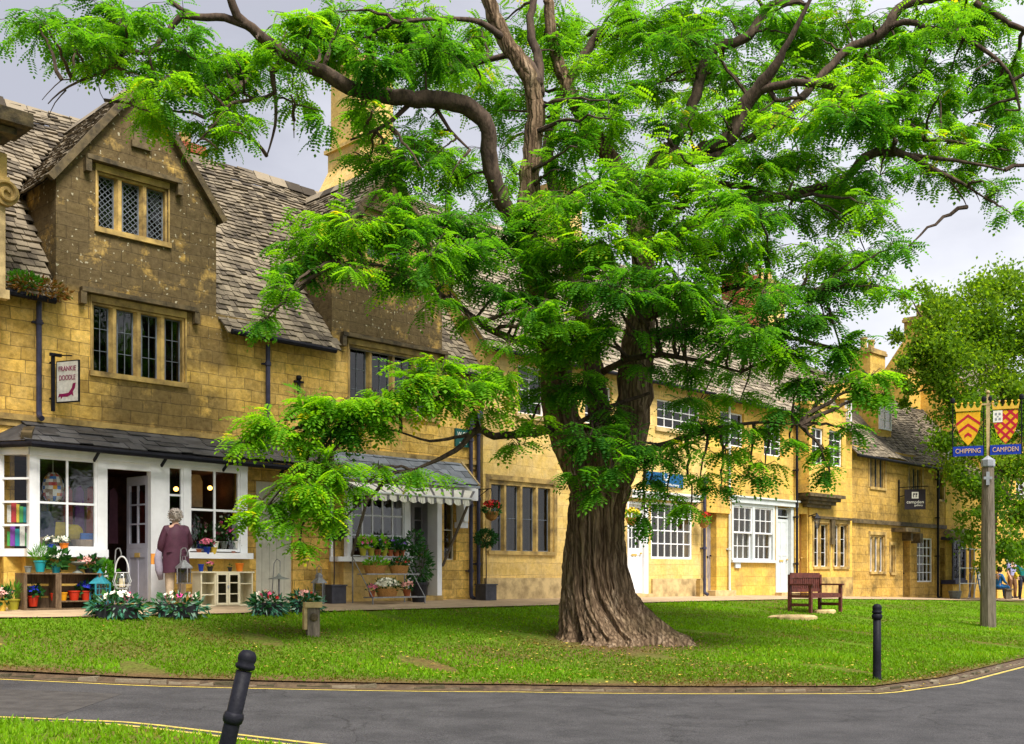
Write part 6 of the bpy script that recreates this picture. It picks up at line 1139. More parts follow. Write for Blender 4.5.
def glass_basket():
    p=std(122,1.55); T=empty('candle_lantern',p,0,'round glass candle lantern with a hoop handle hanging before the open door','lantern'); hk=hook(T,.99,bend=.09,x0=-.12); c=(0,0,.46)
    m=MB(); m.lathe([(.08,.34),(.125,.38),(.145,.46),(.12,.56),(.10,.60)],n=18); m.build('glass_bowl',M['glass_clear'],T,smooth=True)
    m=MB()
    for z,r in ((.34,.085),(.40,.135),(.60,.105)): m.tube([(r*math.cos(a),r*math.sin(a),z) for a in [2*PI*i/18 for i in range(19)]],.007,5)
    m.tube([(.11*math.cos(a),0,.60+.26*math.sin(a)) for a in [PI*i/12 for i in range(13)]],.012,6)
    for i in range(6): a=PI*i/3; m.tube([(.085*math.cos(a),.085*math.sin(a),.34),(.15*math.cos(a),.15*math.sin(a),.46),(.105*math.cos(a),.105*math.sin(a),.6)],.006,5)
    m.build('wire_frame',M['pale_metal'],T); m=MB(); m.lathe([(.045,.37),(.045,.51)],n=12); m.build('candle',M['candle'],T)
glass_basket()
def hanging_lantern():
    p=std(184,1.6); T=empty('hanging_lantern',p,0,'grey metal lantern hanging from a shepherd hook in front of the shopper','lantern'); hook(T,1.02,bend=.11,x0=-.07)
    m=MB(); z=.42; m.lathe([(.13,z),(.14,z+.02)],n=4)
    for i in range(4): a=PI/4+PI/2*i; m.bar((.12*math.cos(a),.12*math.sin(a),z),(.12*math.cos(a),.12*math.sin(a),z+.26),.016,.016)
    m.lathe([(.15,z+.26),(.14,z+.29),(.06,z+.36),(.03,z+.40)],n=4); m.tube([(-.03,0,z+.40),(-.02,0,z+.46),(.02,0,z+.46),(.03,0,z+.40)],.006,5); m.build('frame',M['grey_metal'],T)
    m=MB(); m.box(-.075,.075,-.075,.075,z+.02,z+.25); m.build('glass',M['glass_dark'],T)
hanging_lantern()
def feeder():
    p=std(279,1.25); T=empty('bird_table',p,0,'thin white metal bird feeder with a disc roof in front of the plank door','bird feeder'); m=MB(); m.tube([(-.14,0,0),(-.11,0,.5),(-.09,0,.78),(-.04,0,.86),(.02,0,.82),(.02,0,.72)],.008,6); m.build('hook_pole',M['grey_metal'],T)
    m=MB(); m.lathe([(.20,.49),(.19,.50),(.05,.54),(.01,.60)],n=20); m.build('disc_roof',M['bowl_grey'],T,smooth=True); m=MB(); m.tube([(.02,0,.6),(.02,0,.72)],.006,5); m.tube([(0,0,.1),(0,0,.5)],.02,8); m.build('stem',M['grey_metal'],T); m=MB(); m.lathe([(.13,.10),(.15,.13),(.13,.12)],n=18); m.build('tray',M['bowl_grey'],T)
feeder()
def storm_lantern():
    p=std(319,.8); T=empty('storm_lantern',p,0,'dull grey metal lantern standing against the wall left of the bay tree','lantern'); m=MB(); m.box(-.10,.10,-.10,.10,0,.05)
    for x in (-.09,.09):
        for y in (-.09,.09): m.box(x-.012,x+.012,y-.012,y+.012,.05,.40)
    m.lathe([(.16,.40),(.15,.42),(.07,.50),(.07,.56),(.03,.60)],n=4); m.tube([(-.04,0,.58),(-.04,0,.70),(0,0,.74),(.04,0,.70),(.04,0,.58)],.008,5); m.build('frame',M['grey_metal'],T); m=MB(); m.box(-.085,.085,-.085,.085,.05,.395); m.build('glass',M['glass_dark'],T)
storm_lantern()
# cream cabinet
def cabinet():
    d=.95; x0,x1=197,249; s0,s1=S(x0,d),S(x1,d); h=H(223,571.5,d)-std(223,d).z; p=std(223,d); T=empty('display_cabinet',p,FR,'low cream painted cabinet with open shelves and two glazed doors under the right shop window','cabinet'); w=s1-s0; t=.025
    def P(nm,f): m=MB(); f(m); return m.build(nm,M['cream_paint'],T)
    P('top',lambda m:m.box(-w/2-.02,w/2+.02,-.17,.15,h-t,h)); P('carcass',lambda m:(m.box(-w/2,-w/2+t,-.15,.15,0,h-t-.001),m.box(w/2-t,w/2,-.15,.15,0,h-t-.001),m.box(-w/2+t,w/2-t,.13,.15,0,h-t-.001),m.box(-w/2+t,w/2-t,-.15,.129,0,t)))
    a,b=-w*.23,w*.24
    P('divider',lambda m:m.box(a-t/2,a+t/2,-.15,.129,t+.001,h-t-.001)); P('divider',lambda m:m.box(b-t/2,b+t/2,-.15,.129,t+.001,h-t-.001))
    for k in (1,2): P('shelf',lambda m:m.box(-w/2+t,a-t/2-.001,-.14,.129,h*k/3-.01,h*k/3+.01))
    P('shelf',lambda m:m.box(b+t/2+.001,w/2-t,-.14,.129,h*.63,h*.63+.02))
    mid=(a+b)/2
    for u,v in ((a+t/2,mid-.004),(mid+.004,b-t/2)):
        m=MB(); f=.035; m.box(u,u+f,-.17,-.152,t,h-t-.002); m.box(v-f,v,-.17,-.152,t,h-t-.002); 
        for z0,z1 in ((t,t+f),(h-t-f-.002,h-t-.002),(h*.34,h*.34+.018),(h*.66,h*.66+.018)): m.box(u+f,v-f,-.169,-.153,z0,z1)
        dd=m.build('door',M['cream_paint'],T); m=MB(); m.box(u+f,v-f,-.160,-.157,t+f,h-t-f); m.build('pane',M['glass_dark'],dd)
    m=MB(); m.box(mid-.015,mid+.015,-.185,-.171,h*.52,h*.60); m.build('latch',M['lead'],T)
    return h
hc=cabinet()
GC='small pots on the cream cabinet and window sill'
pot(on(201,571.5,.95),'blue and white mug pot on the left end of the cabinet','pot_blue',.05,.13,name='flower_pot',group=GC); pot(on(210,571.5,.95),'small dark pot of pink flowers on the cabinet','pot_black',.055,.09,'leaf_dark',('fl_rose',),fr=(.06,.06,.05),ls=.05,nl=30,group=GC,fs=.035); pot(on(230,571.5,.95),'tiny black pot near the middle of the cabinet top','pot_black',.04,.08,'leaf_dark',fr=(.04,.04,.03),ls=.04,nl=20,group=GC); pot(on(239.5,571.5,.95),'bright orange pot on the right end of the cabinet','pot_orange',.075,.15,name='flower_pot',group=GC)
yS=554; dS=.7
pot(on(199,yS,dS),'small terracotta pot on the right shop window sill','terracotta',.05,.09,name='flower_pot',group=GC); pot(on(207,yS,dS),'blue pot of pink flowers on the right shop window sill','pot_blue',.065,.13,'leaf_dark',('fl_rose',),fr=(.13,.1,.08),ls=.07,nl=50,group=GC,nf=50,fs=.05); pot(on(213.5,yS,dS),'yellow pot on the right shop window sill','pot_yellow',.065,.12,name='flower_pot',group=GC); pot(on(233.5,yS+.5,dS),'tiny red pot at the right end of the window sill','terracotta',.035,.06,name='flower_pot',group=GC)
def spray(x,y,cols,n,rx,rz,label,d=.45,leaf='leaf_dark',pm='pot_blue',r=.07,h=.14):
    p=on(x,y,d); T=empty('flower_display',p,FR,label,'flowers','flowers displayed behind the right shop window'); m=MB(); m.lathe(POTP(r,h),n=12); m.build('pot',M[pm],T)
    leaves(T,'foliage',leaf,60,(0,0,h+rz*.5),(rx,.1,rz),.07,.5,.5); m=MB()
    for i in range(n): a=random.uniform(-rx,rx); zz=h+rz*random.uniform(.6,1.5); m.tube([(0,0,h),(a*.5,0,h+(zz-h)*.7),(a,random.uniform(-.08,.05),zz)],.004,4)
    m.build('stems',M['leaf_dark'],T)
    for c in cols: blooms(T,c,max(3,n//len(cols)),(0,0,h+rz*.6),(rx,.1,rz*.9),.06,name='flowers')
spray(200,549,('fl_palepink',),12,.14,.3,'peach coloured flowers behind the right shop window, left side',.35); spray(215,549,('fl_pink','fl_white','fl_magenta'),16,.3,.24,'pink and white orchid sprays in the right shop window',.55,pm='fl_white'); spray(224,549,('fl_yellow','fl_white'),10,.12,.36,'tall cream flowers in the right shop window, right of its bar',.3,pm='wt'); spray(236,549,('fl_magenta','fl_rose'),12,.22,.2,'magenta flower sprays at the right of the shop window',.55,pm='wt')
# left window display
def simple(name,label,cat,mt,f,loc,rz=FR,smooth=False): m=MB(); f(m); return tag(m.build(name,M[mt] if isinstance(mt,str) else [M[q_] for q_ in mt],loc=loc,rz=rz,smooth=smooth),label,cat)
dW=.30
def patch(m):
    n,k=16,11
    for i in range(k):
        for j in range(n):
            def P(a,b): th=2*PI*a/n; ph=PI*(.12+.76*b/k); return (.17*math.sin(ph)*math.cos(th),.17*math.sin(ph)*math.sin(th),.27*math.cos(ph))
            m.mi=random.choice([0,1,2,3,3,4,4]); m.add([P(j,i),P(j+1,i),P(j+1,i+1),P(j,i+1)],[(0,1,2,3)])
    m.mi=3; m.tube([(0,0,.24),(0,0,.6)],.006,4)
simple('paper_lantern','oval patchwork paper lantern hanging in the left shop window','lampshade',('rd','bl','pot_amber','wt','tan'),patch,on(53,488,dW))
simple('cushion','mustard yellow cushion leaning in the left shop window','cushion','cushion',lambda m:m.ball((0,0,.16),(.24,.07,.17),7),on(60,541,dW)); simple('cushion','second mustard cushion in the left shop window, right of the window bar','cushion','cushion',lambda m:m.ball((0,0,.14),(.16,.07,.15),7),on(74,541,dW))
def bag(m): m.poly([(-.14,0),(.14,0),(.17,.36),(.07,.52),(-.07,.52),(-.16,.36)],-.06,.06); m.tube([(-.06,0,.5),(-.05,0,.66),(.05,0,.66),(.06,0,.5)],.012,5)
simple('handbag','dark navy bag standing in the left shop window','bag','navy',bag,on(44,543,dW)); simple('knitwear','folded blue cloth at the right of the left shop window','clothing','bl',lambda m:[m.box(-.16,.16,-.1,.1,.05*i,.05*i+.046) for i in range(3)],on(88,542,dW)); simple('basket','grey wicker basket in the left shop window, bottom left','basket','tan',lambda m:m.lathe([(.12,0),(.15,.16),(.14,.16),(.11,.02)],n=14),on(40,547,dW+.1)); simple('basket','low brown wicker basket in the left shop window, bottom right','basket','tan',lambda m:m.lathe([(.17,0),(.2,.12),(.19,.12),(.16,.02)],n=14),on(84,547,dW+.1))
def rail(m):
    for i,c in enumerate([0,1,2,1,3,0]): m.mi=c; x=-.5+.2*i; m.poly([(x-.08,0),(x+.1,0),(x+.09,.9),(x+.03,1.0),(x-.05,.95)],-.04-.01*i,.04)
simple('clothes_rail','row of dark red and purple garments hanging inside the left shop window','clothing',('cl_maroon','rd','pp','navy'),rail,on(83,543,-.5))
pot(on(51.5,551,.62),'blue pot of white flowers on the left window sill','pot_blue',.065,.11,'leaf_dark',('fl_white',),fr=(.11,.09,.07),ls=.07,nl=40,group='pots on the left window sill',nf=26,fs=.07); pot(on(64,551,.62),'orange pot of white flowers on the left window sill','pot_orange',.07,.13,'leaf_dark',('fl_white',),fr=(.08,.08,.05),ls=.06,nl=30,group='pots on the left window sill',nf=26,fs=.07)
def books(m):
    for k in range(2):
        x=-.2
        while x<.2:
            w=random.uniform(.03,.09); m.mi=random.randrange(7); m.box(x,x+w-.004,-.04,.04,k*.38,k*.38+random.uniform(.2,.34)); x+=w
simple('picture_books','bright picture books stacked in the narrow side pane at the far left','books',('rd','gn','pp','yl','bl','wt','pot_teal'),books,on(21,546,.36),rz=FR*.3)
def pend(x,y,d,label): 
    p=on(x,y,d); T=empty('pendant_lamp',p,FR,label,'lamp','glowing lamps inside the shop'); m=MB(); m.ball((0,0,0),.045,6); m.build('bulb',M['lamp_glow'],T); m=MB(); m.tube([(0,0,.04),(0,0,.5)],.006,4); m.build('cord',M['black_iron'],T)
pend(176,489,-.4,'small glowing orange lamp behind the narrow window beside the door'); pend(210,488,-.5,'larger glowing orange lamp inside the right shop window')
simple('mirror','arched pale mirror standing inside the right shop window','mirror','wt',lambda m:m.poly([(-.15,0),(.15,0),(.15,.5),(.1,.62),(0,.67),(-.1,.62),(-.15,.5)],-.02,.02),on(195,507,-.9)); simple('house_ornament','cream painted wooden house with small windows inside the right shop window','ornament','sand',lambda m:(m.poly([(-.13,0),(.13,0),(.13,.5),(0,.6),(-.13,.5)],-.06,.06)),on(233,508,-.6))
# topiary trees
def topiary(x,d,label,hs,r=.24):
    p=std(x,d); T=empty('topiary_tree',p,FR,label,'plant','topiary trees in square planters'); m=MB(); m.box(-.17,.17,-.17,.17,0,.34); m.box(-.19,.19,-.19,.19,.30,.338) if 0 else None; pl=m.build('planter',M['planter_slate'],T); m=MB(); m.box(-.19,.19,-.19,.19,.341,.37); m.box(-.10,.10,-.176,-.171,.08,.24); m.build('planter_rim',M['planter_slate'],pl)
    m=MB(); m.tube([(0,0,.34),(.01,0,hs*.5),(0,0,hs)],.014,7); m.build('stem',M['bark_dark'],T); leaves(T,'foliage','leaf_dark',900,(0,0,hs+r*.75),(r,r,r*.8),.065,.5,.2,(.45,.22))
topiary(486,.55,'ball topiary in a square dark planter beside the twin drainpipes',1.22,.25); topiary(334,.75,'ball topiary in a square dark planter left of the plant stand',1.25,.26)
# hanging baskets
def hbasket(x,y,d,label,fl='fl_red',r=.17,br=True,arm=.5,leaf='leaf_dark'):
    p=on(x,y,d); T=empty('hanging_basket',p,FR,label,'flower basket','hanging flower baskets on the house fronts'); m=MB(); m.lathe([(.03,-.2),(.11,-.16),(r,-.02),(r,.01),(r*.9,0)],n=16); m.build('basket',M['wicker'],T); leaves(T,'foliage',leaf,170,(0,0,.06),(r*1.25,r*1.1,.14),.09,.6,-.05,(.75,.2)); blooms(T,fl,60,(0,-.02,.1),(r*1.2,r,.16),.075)
    m=MB()
    for k in range(3): a=2*PI*k/3; m.tube([(r*math.cos(a),r*math.sin(a),0),(0,0,.52)],.004,4)
    m.build('chain',M['black_iron'],T); m=MB(); m.bar((0,0,.53),(-.05,arm,.53),.02,.02); m.bar((0,.1,.53),(-.05,arm,.30),.015,.015); m.build('bracket',M['black_iron'],T)
hbasket(491.5,512,.55,'hanging basket of red geraniums between drainpipes and mullioned window'); hbasket(704,521,.5,'hanging basket of red flowers on the drainpipe beside the old wooden door',r=.15,leaf='leaf_fresh'); hbasket(632,518,.6,'hanging basket of yellow flowers half hidden behind the trunk','fl_yellow',r=.17,leaf='leaf_fresh')
# plant stand
def stand():
    d0=1.15; p=std(389,d0); T=empty('plant_stand',p,FR,'grey metal three tier plant stand in front of the right shop window','plant stand'); w=1.35; zs_=[.12,.58,.93]; ys=[-.18,.02,.2]
    for z,y in zip(zs_,ys):
        m=MB(); m.box(-w/2,w/2,y-.17,y-.15,z,z+.025); m.box(-w/2,w/2,y+.11,y+.13,z,z+.025)
        for i in range(12): x=-w/2+.02+(w-.06)*i/11; m.box(x,x+.012,y-.149,y+.109,z+.006,z+.016)
        m.build('shelf',M['grey_metal'],T)
    for x in (-w/2,w/2-.02):
        m=MB(); m.bar((x+.01,.32,0),(x+.01,.32,.96),.02,.02); m.bar((x+.01,-.33,0),(x+.01,-.33,.14),.02,.02); m.bar((x+.01,-.33,.13),(x+.01,.32,.93),.014,.014); m.build('side_frame',M['grey_metal'],T)
    def put(px,k,dy=0): s=S(px,d0-ys[k])-S(389,d0); return T.matrix_basis@Vector((0,0,0)) if False else Vector((p.x+R2*(s-ys[k]-dy),p.y+R2*(s+ys[k]+dy),p.z+zs_[k]+.026))
    GS='plants on the metal stand'
    for i,(px,mt,fl,lab) in enumerate(((363,'pot_olive','fl_magenta','lime green wrapped plant with magenta flowers, leftmost on the top tier of the stand'),(371,'pot_olive','fl_pink','lime green wrapped plant with pink flowers, second on the top tier'),(377.5,'terracotta','fl_purple','terracotta pot of mauve flowers on the top tier, between the lime green plants'),(384,'pot_olive','fl_pink','lime green wrapped plant with peach flowers, middle of the top tier'),(390,'terracotta','fl_purple','terracotta pot of violet flowers, third from the right on the top tier'),(396,'terracotta','fl_purple','terracotta pot of violet flowers, second from the right on the top tier'),(401.5,'terracotta','fl_purple','terracotta pot of violet flowers at the right end of the top tier'))):
        lime=mt=='pot_olive'; pot(put(px,0+2),lab,mt,.075,.13 if not lime else .16,'leaf_fresh' if lime else 'leaf_dark',(fl,),fr=(.09,.09,.12),ls=.11,nl=70,asp=.5,up=.8,group=GS,tint=(.9,.1) if lime else (.6,.2),nf=18,fs=.05)
    def basket(px,k,lab,fl,leaf,fs,nf,w_=.28,fh=.1):
        q=put(px,k); B=empty('plant_basket',q,FR,lab,'basket',GS); m=MB(); m.lathe([(w_*.75,0),(w_,.15),(w_*1.02,.16),(w_*.94,.16),(w_*.7,.02)],n=18,sy=.55); m.build('wicker_bowl',M['wicker'],B); leaves(B,'foliage',leaf,130,(0,0,.17+fh*.4),(w_*.95,w_*.5,fh),.09,.5,.6,(.6,.2))
        for f in fl: blooms(B,f,nf//len(fl),(0,0,.17+fh*.4),(w_*.95,w_*.5,fh),fs)
    basket(375,1,'wicker basket of bright green seedlings and red cups on the middle tier, left','' and () or ('fl_white','fl_red'),'leaf_fresh',.04,16); basket(399,1,'wicker basket of dark leaves with small orange red flowers on the middle tier, right',('fl_red',),'leaf_dark',.035,26,.25)
    basket(387,0,'wicker basket heaped with white chrysanthemums on the lowest tier',('fl_white',),'leaf_dark',.06,230,.28,.13); pot(put(407,0),'terracotta pot of pink flowers at the right of the lowest tier','terracotta',.085,.14,'leaf_dark',('fl_palepink',),fr=(.13,.12,.09),ls=.08,nl=60,group=GS,nf=70,fs=.05); pot(put(372,0),'pot of salmon pink flowers at the left of the lowest tier','terracotta',.07,.12,'leaf_dark',('fl_rose',),fr=(.10,.1,.07),ls=.07,nl=40,group=GS,nf=40,fs=.045)
stand()
def bigplant():
    p=std(419,.85); T=empty('shrub_in_pot',p,FR,'tall leafy green shrub in a black pot beside the right shop door','plant'); m=MB(); m.lathe(POTP(.2,.42),n=18); m.build('pot',M['pot_black'],T); m=MB()
    for i in range(9): a=random.uniform(0,6.3); m.tube([(0,0,.4),(.1*math.cos(a),.1*math.sin(a),.8),(.2*math.cos(a),.2*math.sin(a),1.2)],.008,4)
    m.build('stems',M['bark_dark'],T); leaves(T,'foliage','leaf_dark',420,(0,0,.78),(.30,.26,.42),.11,.42,.1,(.75,.2)); leaves(T,'foliage','leaf_dark',160,(-.1,0,1.25),(.17,.15,.3),.11,.42,.3,(.75,.2))
bigplant()
# plants growing in the gutter at upper left
def gutterplants():
    p=on(36,288,.3); T=empty('gutter_plants',p,FR,'green and rusty plants growing out of the roof gutter at the upper left','plant'); leaves(T,'foliage','leaf_rust',520,(0.05,0,.0),(.52,.2,.16),.09,.4,.1,(.6,.25)); leaves(T,'green_foliage','leaf_fresh',260,(-.2,0,.1),(.32,.2,.1),.08,.4,.4,(.2,.15))
gutterplants()
# ---------------------------------------------------------------- people
def skinned(name,V,E,R_,mt,T,sub=2,root=0):
    me=bpy.data.meshes.new(name); me.from_pydata(V,E,[]); me.update(); o=bpy.data.objects.new(name,me); COL.objects.link(o)
    s=o.modifiers.new('s','SKIN'); me.skin_vertices[0].data[0].use_root=False
    for i,r in enumerate(R_): sv=me.skin_vertices[0].data[i]; sv.radius=r if isinstance(r,tuple) else (r,r); sv.use_root=(i==root)
    u=o.modifiers.new('u','SUBSURF'); u.levels=sub; u.render_levels=sub; bpy.context.view_layer.update()
    m2=bpy.data.meshes.new_from_object(o.evaluated_get(bpy.context.evaluated_depsgraph_get())); bpy.data.objects.remove(o); m2.materials.clear(); m2.materials.append(mt if not isinstance(mt,str) else M[mt]); m2.polygons.foreach_set('use_smooth',[True]*len(m2.polygons))
    ob=bpy.data.objects.new(name,m2); COL.objects.link(ob); ob.parent=T; return ob
def figure(T,J,k=1):   # J: joint dict in metres; one continuous body with hands of five fingers
    V=[];E=[];Rr=[];ix={}
    def add(n,p,r,par=None): ix[n]=len(V); V.append(tuple(p)); Rr.append(r); E.append((ix[par],ix[n])) if par else None
    add('pelvis',J['pelvis'],(.15,.105)); add('waist',J['waist'],(.125,.095),'pelvis'); add('chest',J['chest'],(.155,.11),'waist'); add('neck0',J['neck'],(.065,.06),'chest'); hd=Vector(J['head']); nk=Vector(J['neck']); add('neck1',nk+(hd-nk)*.35,.052,'neck0'); add('jaw',nk+(hd-nk)*.65,(.066,.076),'neck1'); add('head',hd,(.082,.095),'jaw'); add('crown',hd+Vector((0,0,.085)),(.055,.065),'head')
    for s in ('l','r'):
        add('sh'+s,J['sh'+s],.06,'chest'); add('el'+s,J['el'+s],.042,'sh'+s); add('wr'+s,J['wr'+s],.027,'el'+s); w_=Vector(J['wr'+s]); e=Vector(J['el'+s]); dr=(w_-e).normalized(); sd=dr.cross(Vector((0,1,0))).normalized(); pl=w_+dr*.06; add('pa'+s,pl,(.036,.017),'wr'+s)
        for i,(o,l) in enumerate(((-.03,.06),(-.011,.075),(.009,.07),(.027,.055))): add('f%d%s'%(i,s),pl+sd*o+dr*.035,.009,'pa'+s); add('g%d%s'%(i,s),pl+sd*o*1.1+dr*(.035+l*.5)+Vector((0,.004,0)),.008,'f%d%s'%(i,s)); add('h%d%s'%(i,s),pl+sd*o*1.1+dr*(.03+l*.85)+Vector((0,.02,0)),.0065,'g%d%s'%(i,s))
        add('th'+s,w_+dr*.035-sd*.045+Vector((0,.01,0)),.010,'wr'+s); add('tt'+s,w_+dr*.07-sd*.055+Vector((0,.02,0)),.008,'th'+s)
        add('hp'+s,J['hp'+s],.088,'pelvis'); add('kn'+s,J['kn'+s],.056,'hp'+s); add('an'+s,J['an'+s],.036,'kn'+s); a=Vector(J['an'+s]); fd=Vector(J.get('fd',(0,.16,0))); add('he'+s,a+Vector((0,0,-.055))-fd*.15,.033,'an'+s); add('to'+s,a+Vector((0,0,-.065))+fd,(.036,.022),'he'+s)
    b=skinned('body',V,E,Rr,'skin',T)
    return b
def head_bits(T,J,hair,face=(0,1,0),long=.02):
    h=Vector(J['head']); f=Vector(face).normalized(); sd=f.cross(Vector((0,0,1)))
    m=MB(); m.ball(h+Vector((0,0,.03))-f*.025,(.105,.105,.105+long),10,jit=.10)
    for i in range(160):
        q=Vector((random.gauss(0,1),random.gauss(0,1),random.gauss(.4,.8))).normalized(); 
        if q.dot(f)>.45 and q.z<.5: continue
        p=h+Vector((0,0,.03))-f*.025+q*.1; m.leaf(p,q+Vector((random.gauss(0,.6),random.gauss(0,.6),-.3)),.03,.045)
    m.build('hair',M[hair],T,smooth=True)
    m=MB(); m.ball(h+f*.095+Vector((0,0,-.01)),(.012,.016,.02),5); m.build('nose',M['skin'],T,smooth=True)
    for s in (-1,1):
        m=MB(); m.ball(h+f*.085+sd*s*.032+Vector((0,0,.012)),(.011,.011,.008),5); m.build('eye',M['cl_dark'],T); m=MB(); m.ball(h+sd*s*.088+Vector((0,0,-.01)),(.012,.02,.028),5); m.build('ear',M['skin'],T)
    m=MB(); m.ball(h+f*.085+Vector((0,0,-.045)),(.022,.008,.006),5); m.build('mouth',M['fl_red'],T)
def loftring(m,rings,n=18,open_=False):
    vs=[];
    for (x,y,z,rx,ry) in rings:
        for j in range(n): a=2*PI*j/n; k=1+.03*math.sin(a*4+z*9); vs.append((x+rx*k*math.cos(a),y+ry*k*math.sin(a),z+.01*math.sin(a*3)))
    m.add(vs,[(i*n+j,i*n+(j+1)%n,(i+1)*n+(j+1)%n,(i+1)*n+j) for i in range(len(rings)-1) for j in range(n)]+[tuple((len(rings)-1)*n+j for j in range(n))])
def legs(J,T,mt,name='trousers',r=(.092,.076,.06)):
    m=MB(); m.ball(J['pelvis'],(.17,.12,.13),8)
    for s in ('l','r'):
        hp,kn,an=[Vector(J[k+s]) for k in ('hp','kn','an')]; m.tube([hp+Vector((0,0,.05)),hp*.7+kn*.3,kn*.9+hp*.1,kn*.9+an*.1,kn*.5+an*.5,an+Vector((0,0,-.02))],[.105,.098,.08,.075,.066,.062],14,rough=.03)
    return m.build(name,M[mt],T,smooth=True)
    V=[J['pelvis']];E=[];Rr=[(.14,.105)]
    for s in ('l','r'):
        a=len(V); an=Vector(J['an'+s])+Vector((0,0,.02)); V+=[J['hp'+s],J['kn'+s],tuple(an)]; Rr+=list(r); E+=[(0,a),(a,a+1),(a+1,a+2)]
    return skinned(name,V,E,Rr,mt,T)
def shoes(J,T,mt):
    fd=Vector(J.get('fd',(0,.16,0)))
    for s in ('l','r'): a=Vector(J['an'+s]); m=MB(); q=a+Vector((0,0,-.055))+fd*.35; m.ball(q,(.05 if abs(fd.y)>abs(fd.x) else .13,.13 if abs(fd.y)>abs(fd.x) else .05,.045),7); m.build('shoe',M[mt],T,smooth=True)
def top_(J,T,mt,name,hem,armr=(.075,.058,.042),flare=1.0,sleeve=1.0):
    V=[hem,J['waist'],J['chest'],tuple(Vector(J['neck'])-Vector((0,0,.02)))]; Rr=[(.175*flare,.13*flare),(.15,.115),(.175,.13),(.075,.07)]; E=[(0,1),(1,2),(2,3)]
    for s in ('l','r'):
        a=len(V); sh,el,wr=Vector(J['sh'+s]),Vector(J['el'+s]),Vector(J['wr'+s]); end=el+(wr-el)*min(1,sleeve) if sleeve>=.5 else sh+(el-sh)*.7
        V+=[tuple(sh)]+([tuple(el)] if sleeve>=.5 else [])+[tuple(end)]; Rr+=[armr[0]]+([armr[1]] if sleeve>=.5 else [])+[armr[2]+(.012 if sleeve<.5 else 0)]; E.append((2,a)); E+=[(k,k+1) for k in range(a,len(V)-1)]
    return skinned(name,V,E,Rr,mt,T,root=1)
def shopper():
    p=std(176,.98+.35); T=empty('person',p,FR*.75,'grey curly haired person in a long plum cardigan looking into the shop window','person')
    J=dict(pelvis=(0,0,.88),waist=(0,.02,1.05),chest=(0,.0,1.25),neck=(0,.02,1.40),head=(.0,.06,1.54),shl=(-.17,0,1.33),shr=(.17,0,1.33),ell=(-.25,.02,1.06),elr=(.25,.06,1.08),wrl=(-.22,.14,.86),wrr=(.20,.24,.98),hpl=(-.09,0,.82),hpr=(.09,0,.82),knl=(-.10,.02,.47),knr=(.10,.03,.47),anl=(-.10,0,.10),anr=(.11,.0,.10))
    figure(T,J); head_bits(T,J,'hair_grey'); legs(J,T,'cl_beige'); shoes(J,T,'cl_dark')
    top_(J,T,'cl_maroon','cardigan_top',(0,0,.92),(.085,.07,.05),1.05)
    m=MB(); loftring(m,[(0,0,.60,.235,.17),(0,0,.75,.23,.165),(0,0,.9,.215,.155),(0,.01,1.05,.20,.145),(0,0,1.22,.20,.14),(0,0,1.33,.17,.11),(0,.01,1.38,.10,.085),(0,.02,1.415,.068,.07)]); m.build('cardigan_skirt',M['cl_maroon'],T,smooth=True)
    m=MB(); m.tube([(-.26,.06,1.0),(-.29,.03,.85),(-.28,.0,.65),(-.25,.02,.48)],[.05,.07,.075,.04],9,rough=.12,sc=(1,.6)); m.build('shawl',M['cl_shawl'],T,smooth=True)
    m=MB(); m.box(-.40,-.27,.05,.09,.74,.92); m.build('paper_bag',M['paper_orange'],T)
shopper()
def walker(p,rz,label,topc,legc,hair,bag=None,sleeve=1):
    T=empty('person',p,rz,label,'person'); J=dict(pelvis=(0,0,.92),waist=(0,.0,1.08),chest=(0,-.01,1.30),neck=(0,0,1.47),head=(0,.03,1.62),shl=(-.19,0,1.40),shr=(.19,0,1.40),ell=(-.25,-.02,1.12),elr=(.25,.02,1.12),wrl=(-.25,.10,.90),wrr=(.24,.14,.92),hpl=(-.09,0,.87),hpr=(.09,0,.87),knl=(-.10,.08,.50),knr=(.10,.0,.50),anl=(-.10,.06,.10),anr=(.10,-.12,.11))
    figure(T,J); head_bits(T,J,hair); legs(J,T,legc); shoes(J,T,'cl_dark'); top_(J,T,topc,'shirt',(0,0,.93),sleeve=sleeve)
    if bag: m=MB(); m.ball((.27,.05,.98),(.09,.14,.16),7); m.build('bag',M[bag],T,smooth=True)
def gp(x,y,z): q=PX(x,y,z); q.z=g(q.x,q.y)+.012; return q
walker(gp(1012,600,46.5),math.radians(200),'dark haired person in a lilac shirt and brown trousers near the right edge','cl_lilac','cl_brown','hair_dark',sleeve=.3); walker(gp(1023,600,44.5),math.radians(170),'person in a teal shirt with a yellow bag, cut by the right edge','cl_teal','cl_dark','hair_dark','fl_yellow',sleeve=.3)
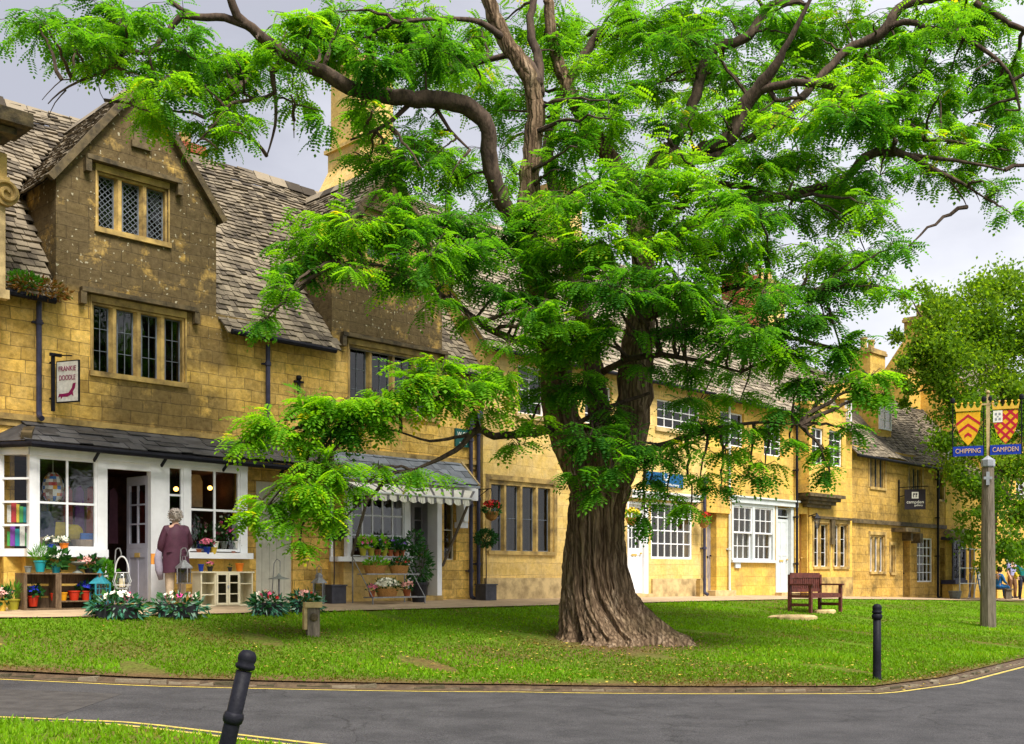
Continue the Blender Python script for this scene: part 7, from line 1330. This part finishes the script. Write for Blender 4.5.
def sitter():
    p=gp(998,600,45); T=empty('person',p,math.radians(-65),'seated person in bright blue clothes just right of the sign post','person')
    J=dict(pelvis=(0,0,.50),waist=(0,.0,.66),chest=(0,.03,.86),neck=(0,.06,1.03),head=(0,.12,1.17),shl=(-.18,.03,.95),shr=(.18,.03,.95),ell=(-.24,.10,.70),elr=(.24,.10,.70),wrl=(-.16,.32,.62),wrr=(.16,.32,.62),hpl=(-.09,.02,.48),hpr=(.09,.02,.48),knl=(-.10,.44,.50),knr=(.10,.44,.50),anl=(-.10,.50,.10),anr=(.10,.62,.10))
    figure(T,J); head_bits(T,J,'hair_dark'); legs(J,T,'cl_blue'); shoes(J,T,'cl_dark'); top_(J,T,'cl_blue','shirt',(0,0,.50))
    C_=empty('street_bench',gp(998,600,45),math.radians(-65),'plain grey backless bench under the seated blue person','bench'); m=MB(); m.box(-.6,.6,-.2,.2,.36,.41); m.build('seat',M['weathered_wood'],C_)
    for x in (-.5,.5): m=MB(); m.box(x-.04,x+.04,-.17,.17,0,.359); m.build('leg',M['weathered_wood'],C_)
sitter()
# things outside the bay shop
def stepladder():
    p=gp(978,599,43.5); T=empty('display_easel',p,FR,'blue and white A frame display board outside the bay shop','easel'); m=MB()
    for s in (-1,1): m.bar((s*.28,-.25,0),(s*.2,0,1.25),.05,.03)
    for k in range(4): m.bar((-.26+.02*k,-.2+.05*k,.2+.28*k),(.26-.02*k,-.2+.05*k,.2+.28*k),.05,.03)
    m.build('front_frame',M['cl_blue'],T); m=MB()
    for s in (-1,1): m.bar((s*.26,.3,0),(s*.2,.02,1.25),.04,.03)
    m.build('rear_frame',M['sign_white'],T); m=MB(); m.add([(-.2,-.19,.35),(.2,-.19,.35),(.17,-.06,1.0),(-.17,-.06,1.0)],[(0,1,2,3)]); m.build('panel',M['sign_white'],T)
stepladder()
def railing():
    p=gp(966,599,42.5); T=empty('handrail',p,FR,'thin grey metal handrail in front of the bay shop','railing'); m=MB()
    for z in (.6,1.2,1.95): m.bar((-.6,0,z),(2.2,0,z),.03,.03)
    m.build('rail',M['pale_metal'],T)
    for x in (-.6,.8,2.2): m=MB(); m.bar((x,0,0),(x,0,1.96),.035,.035); m.build('post',M['pale_metal'],T)
railing()
simple('flower_pot','stone tub on the pavement below the bay shop window','tub','bowl_grey',lambda m:m.lathe([(.18,0),(.25,.28),(.22,.3)],n=14),gp(955,599,41.5))
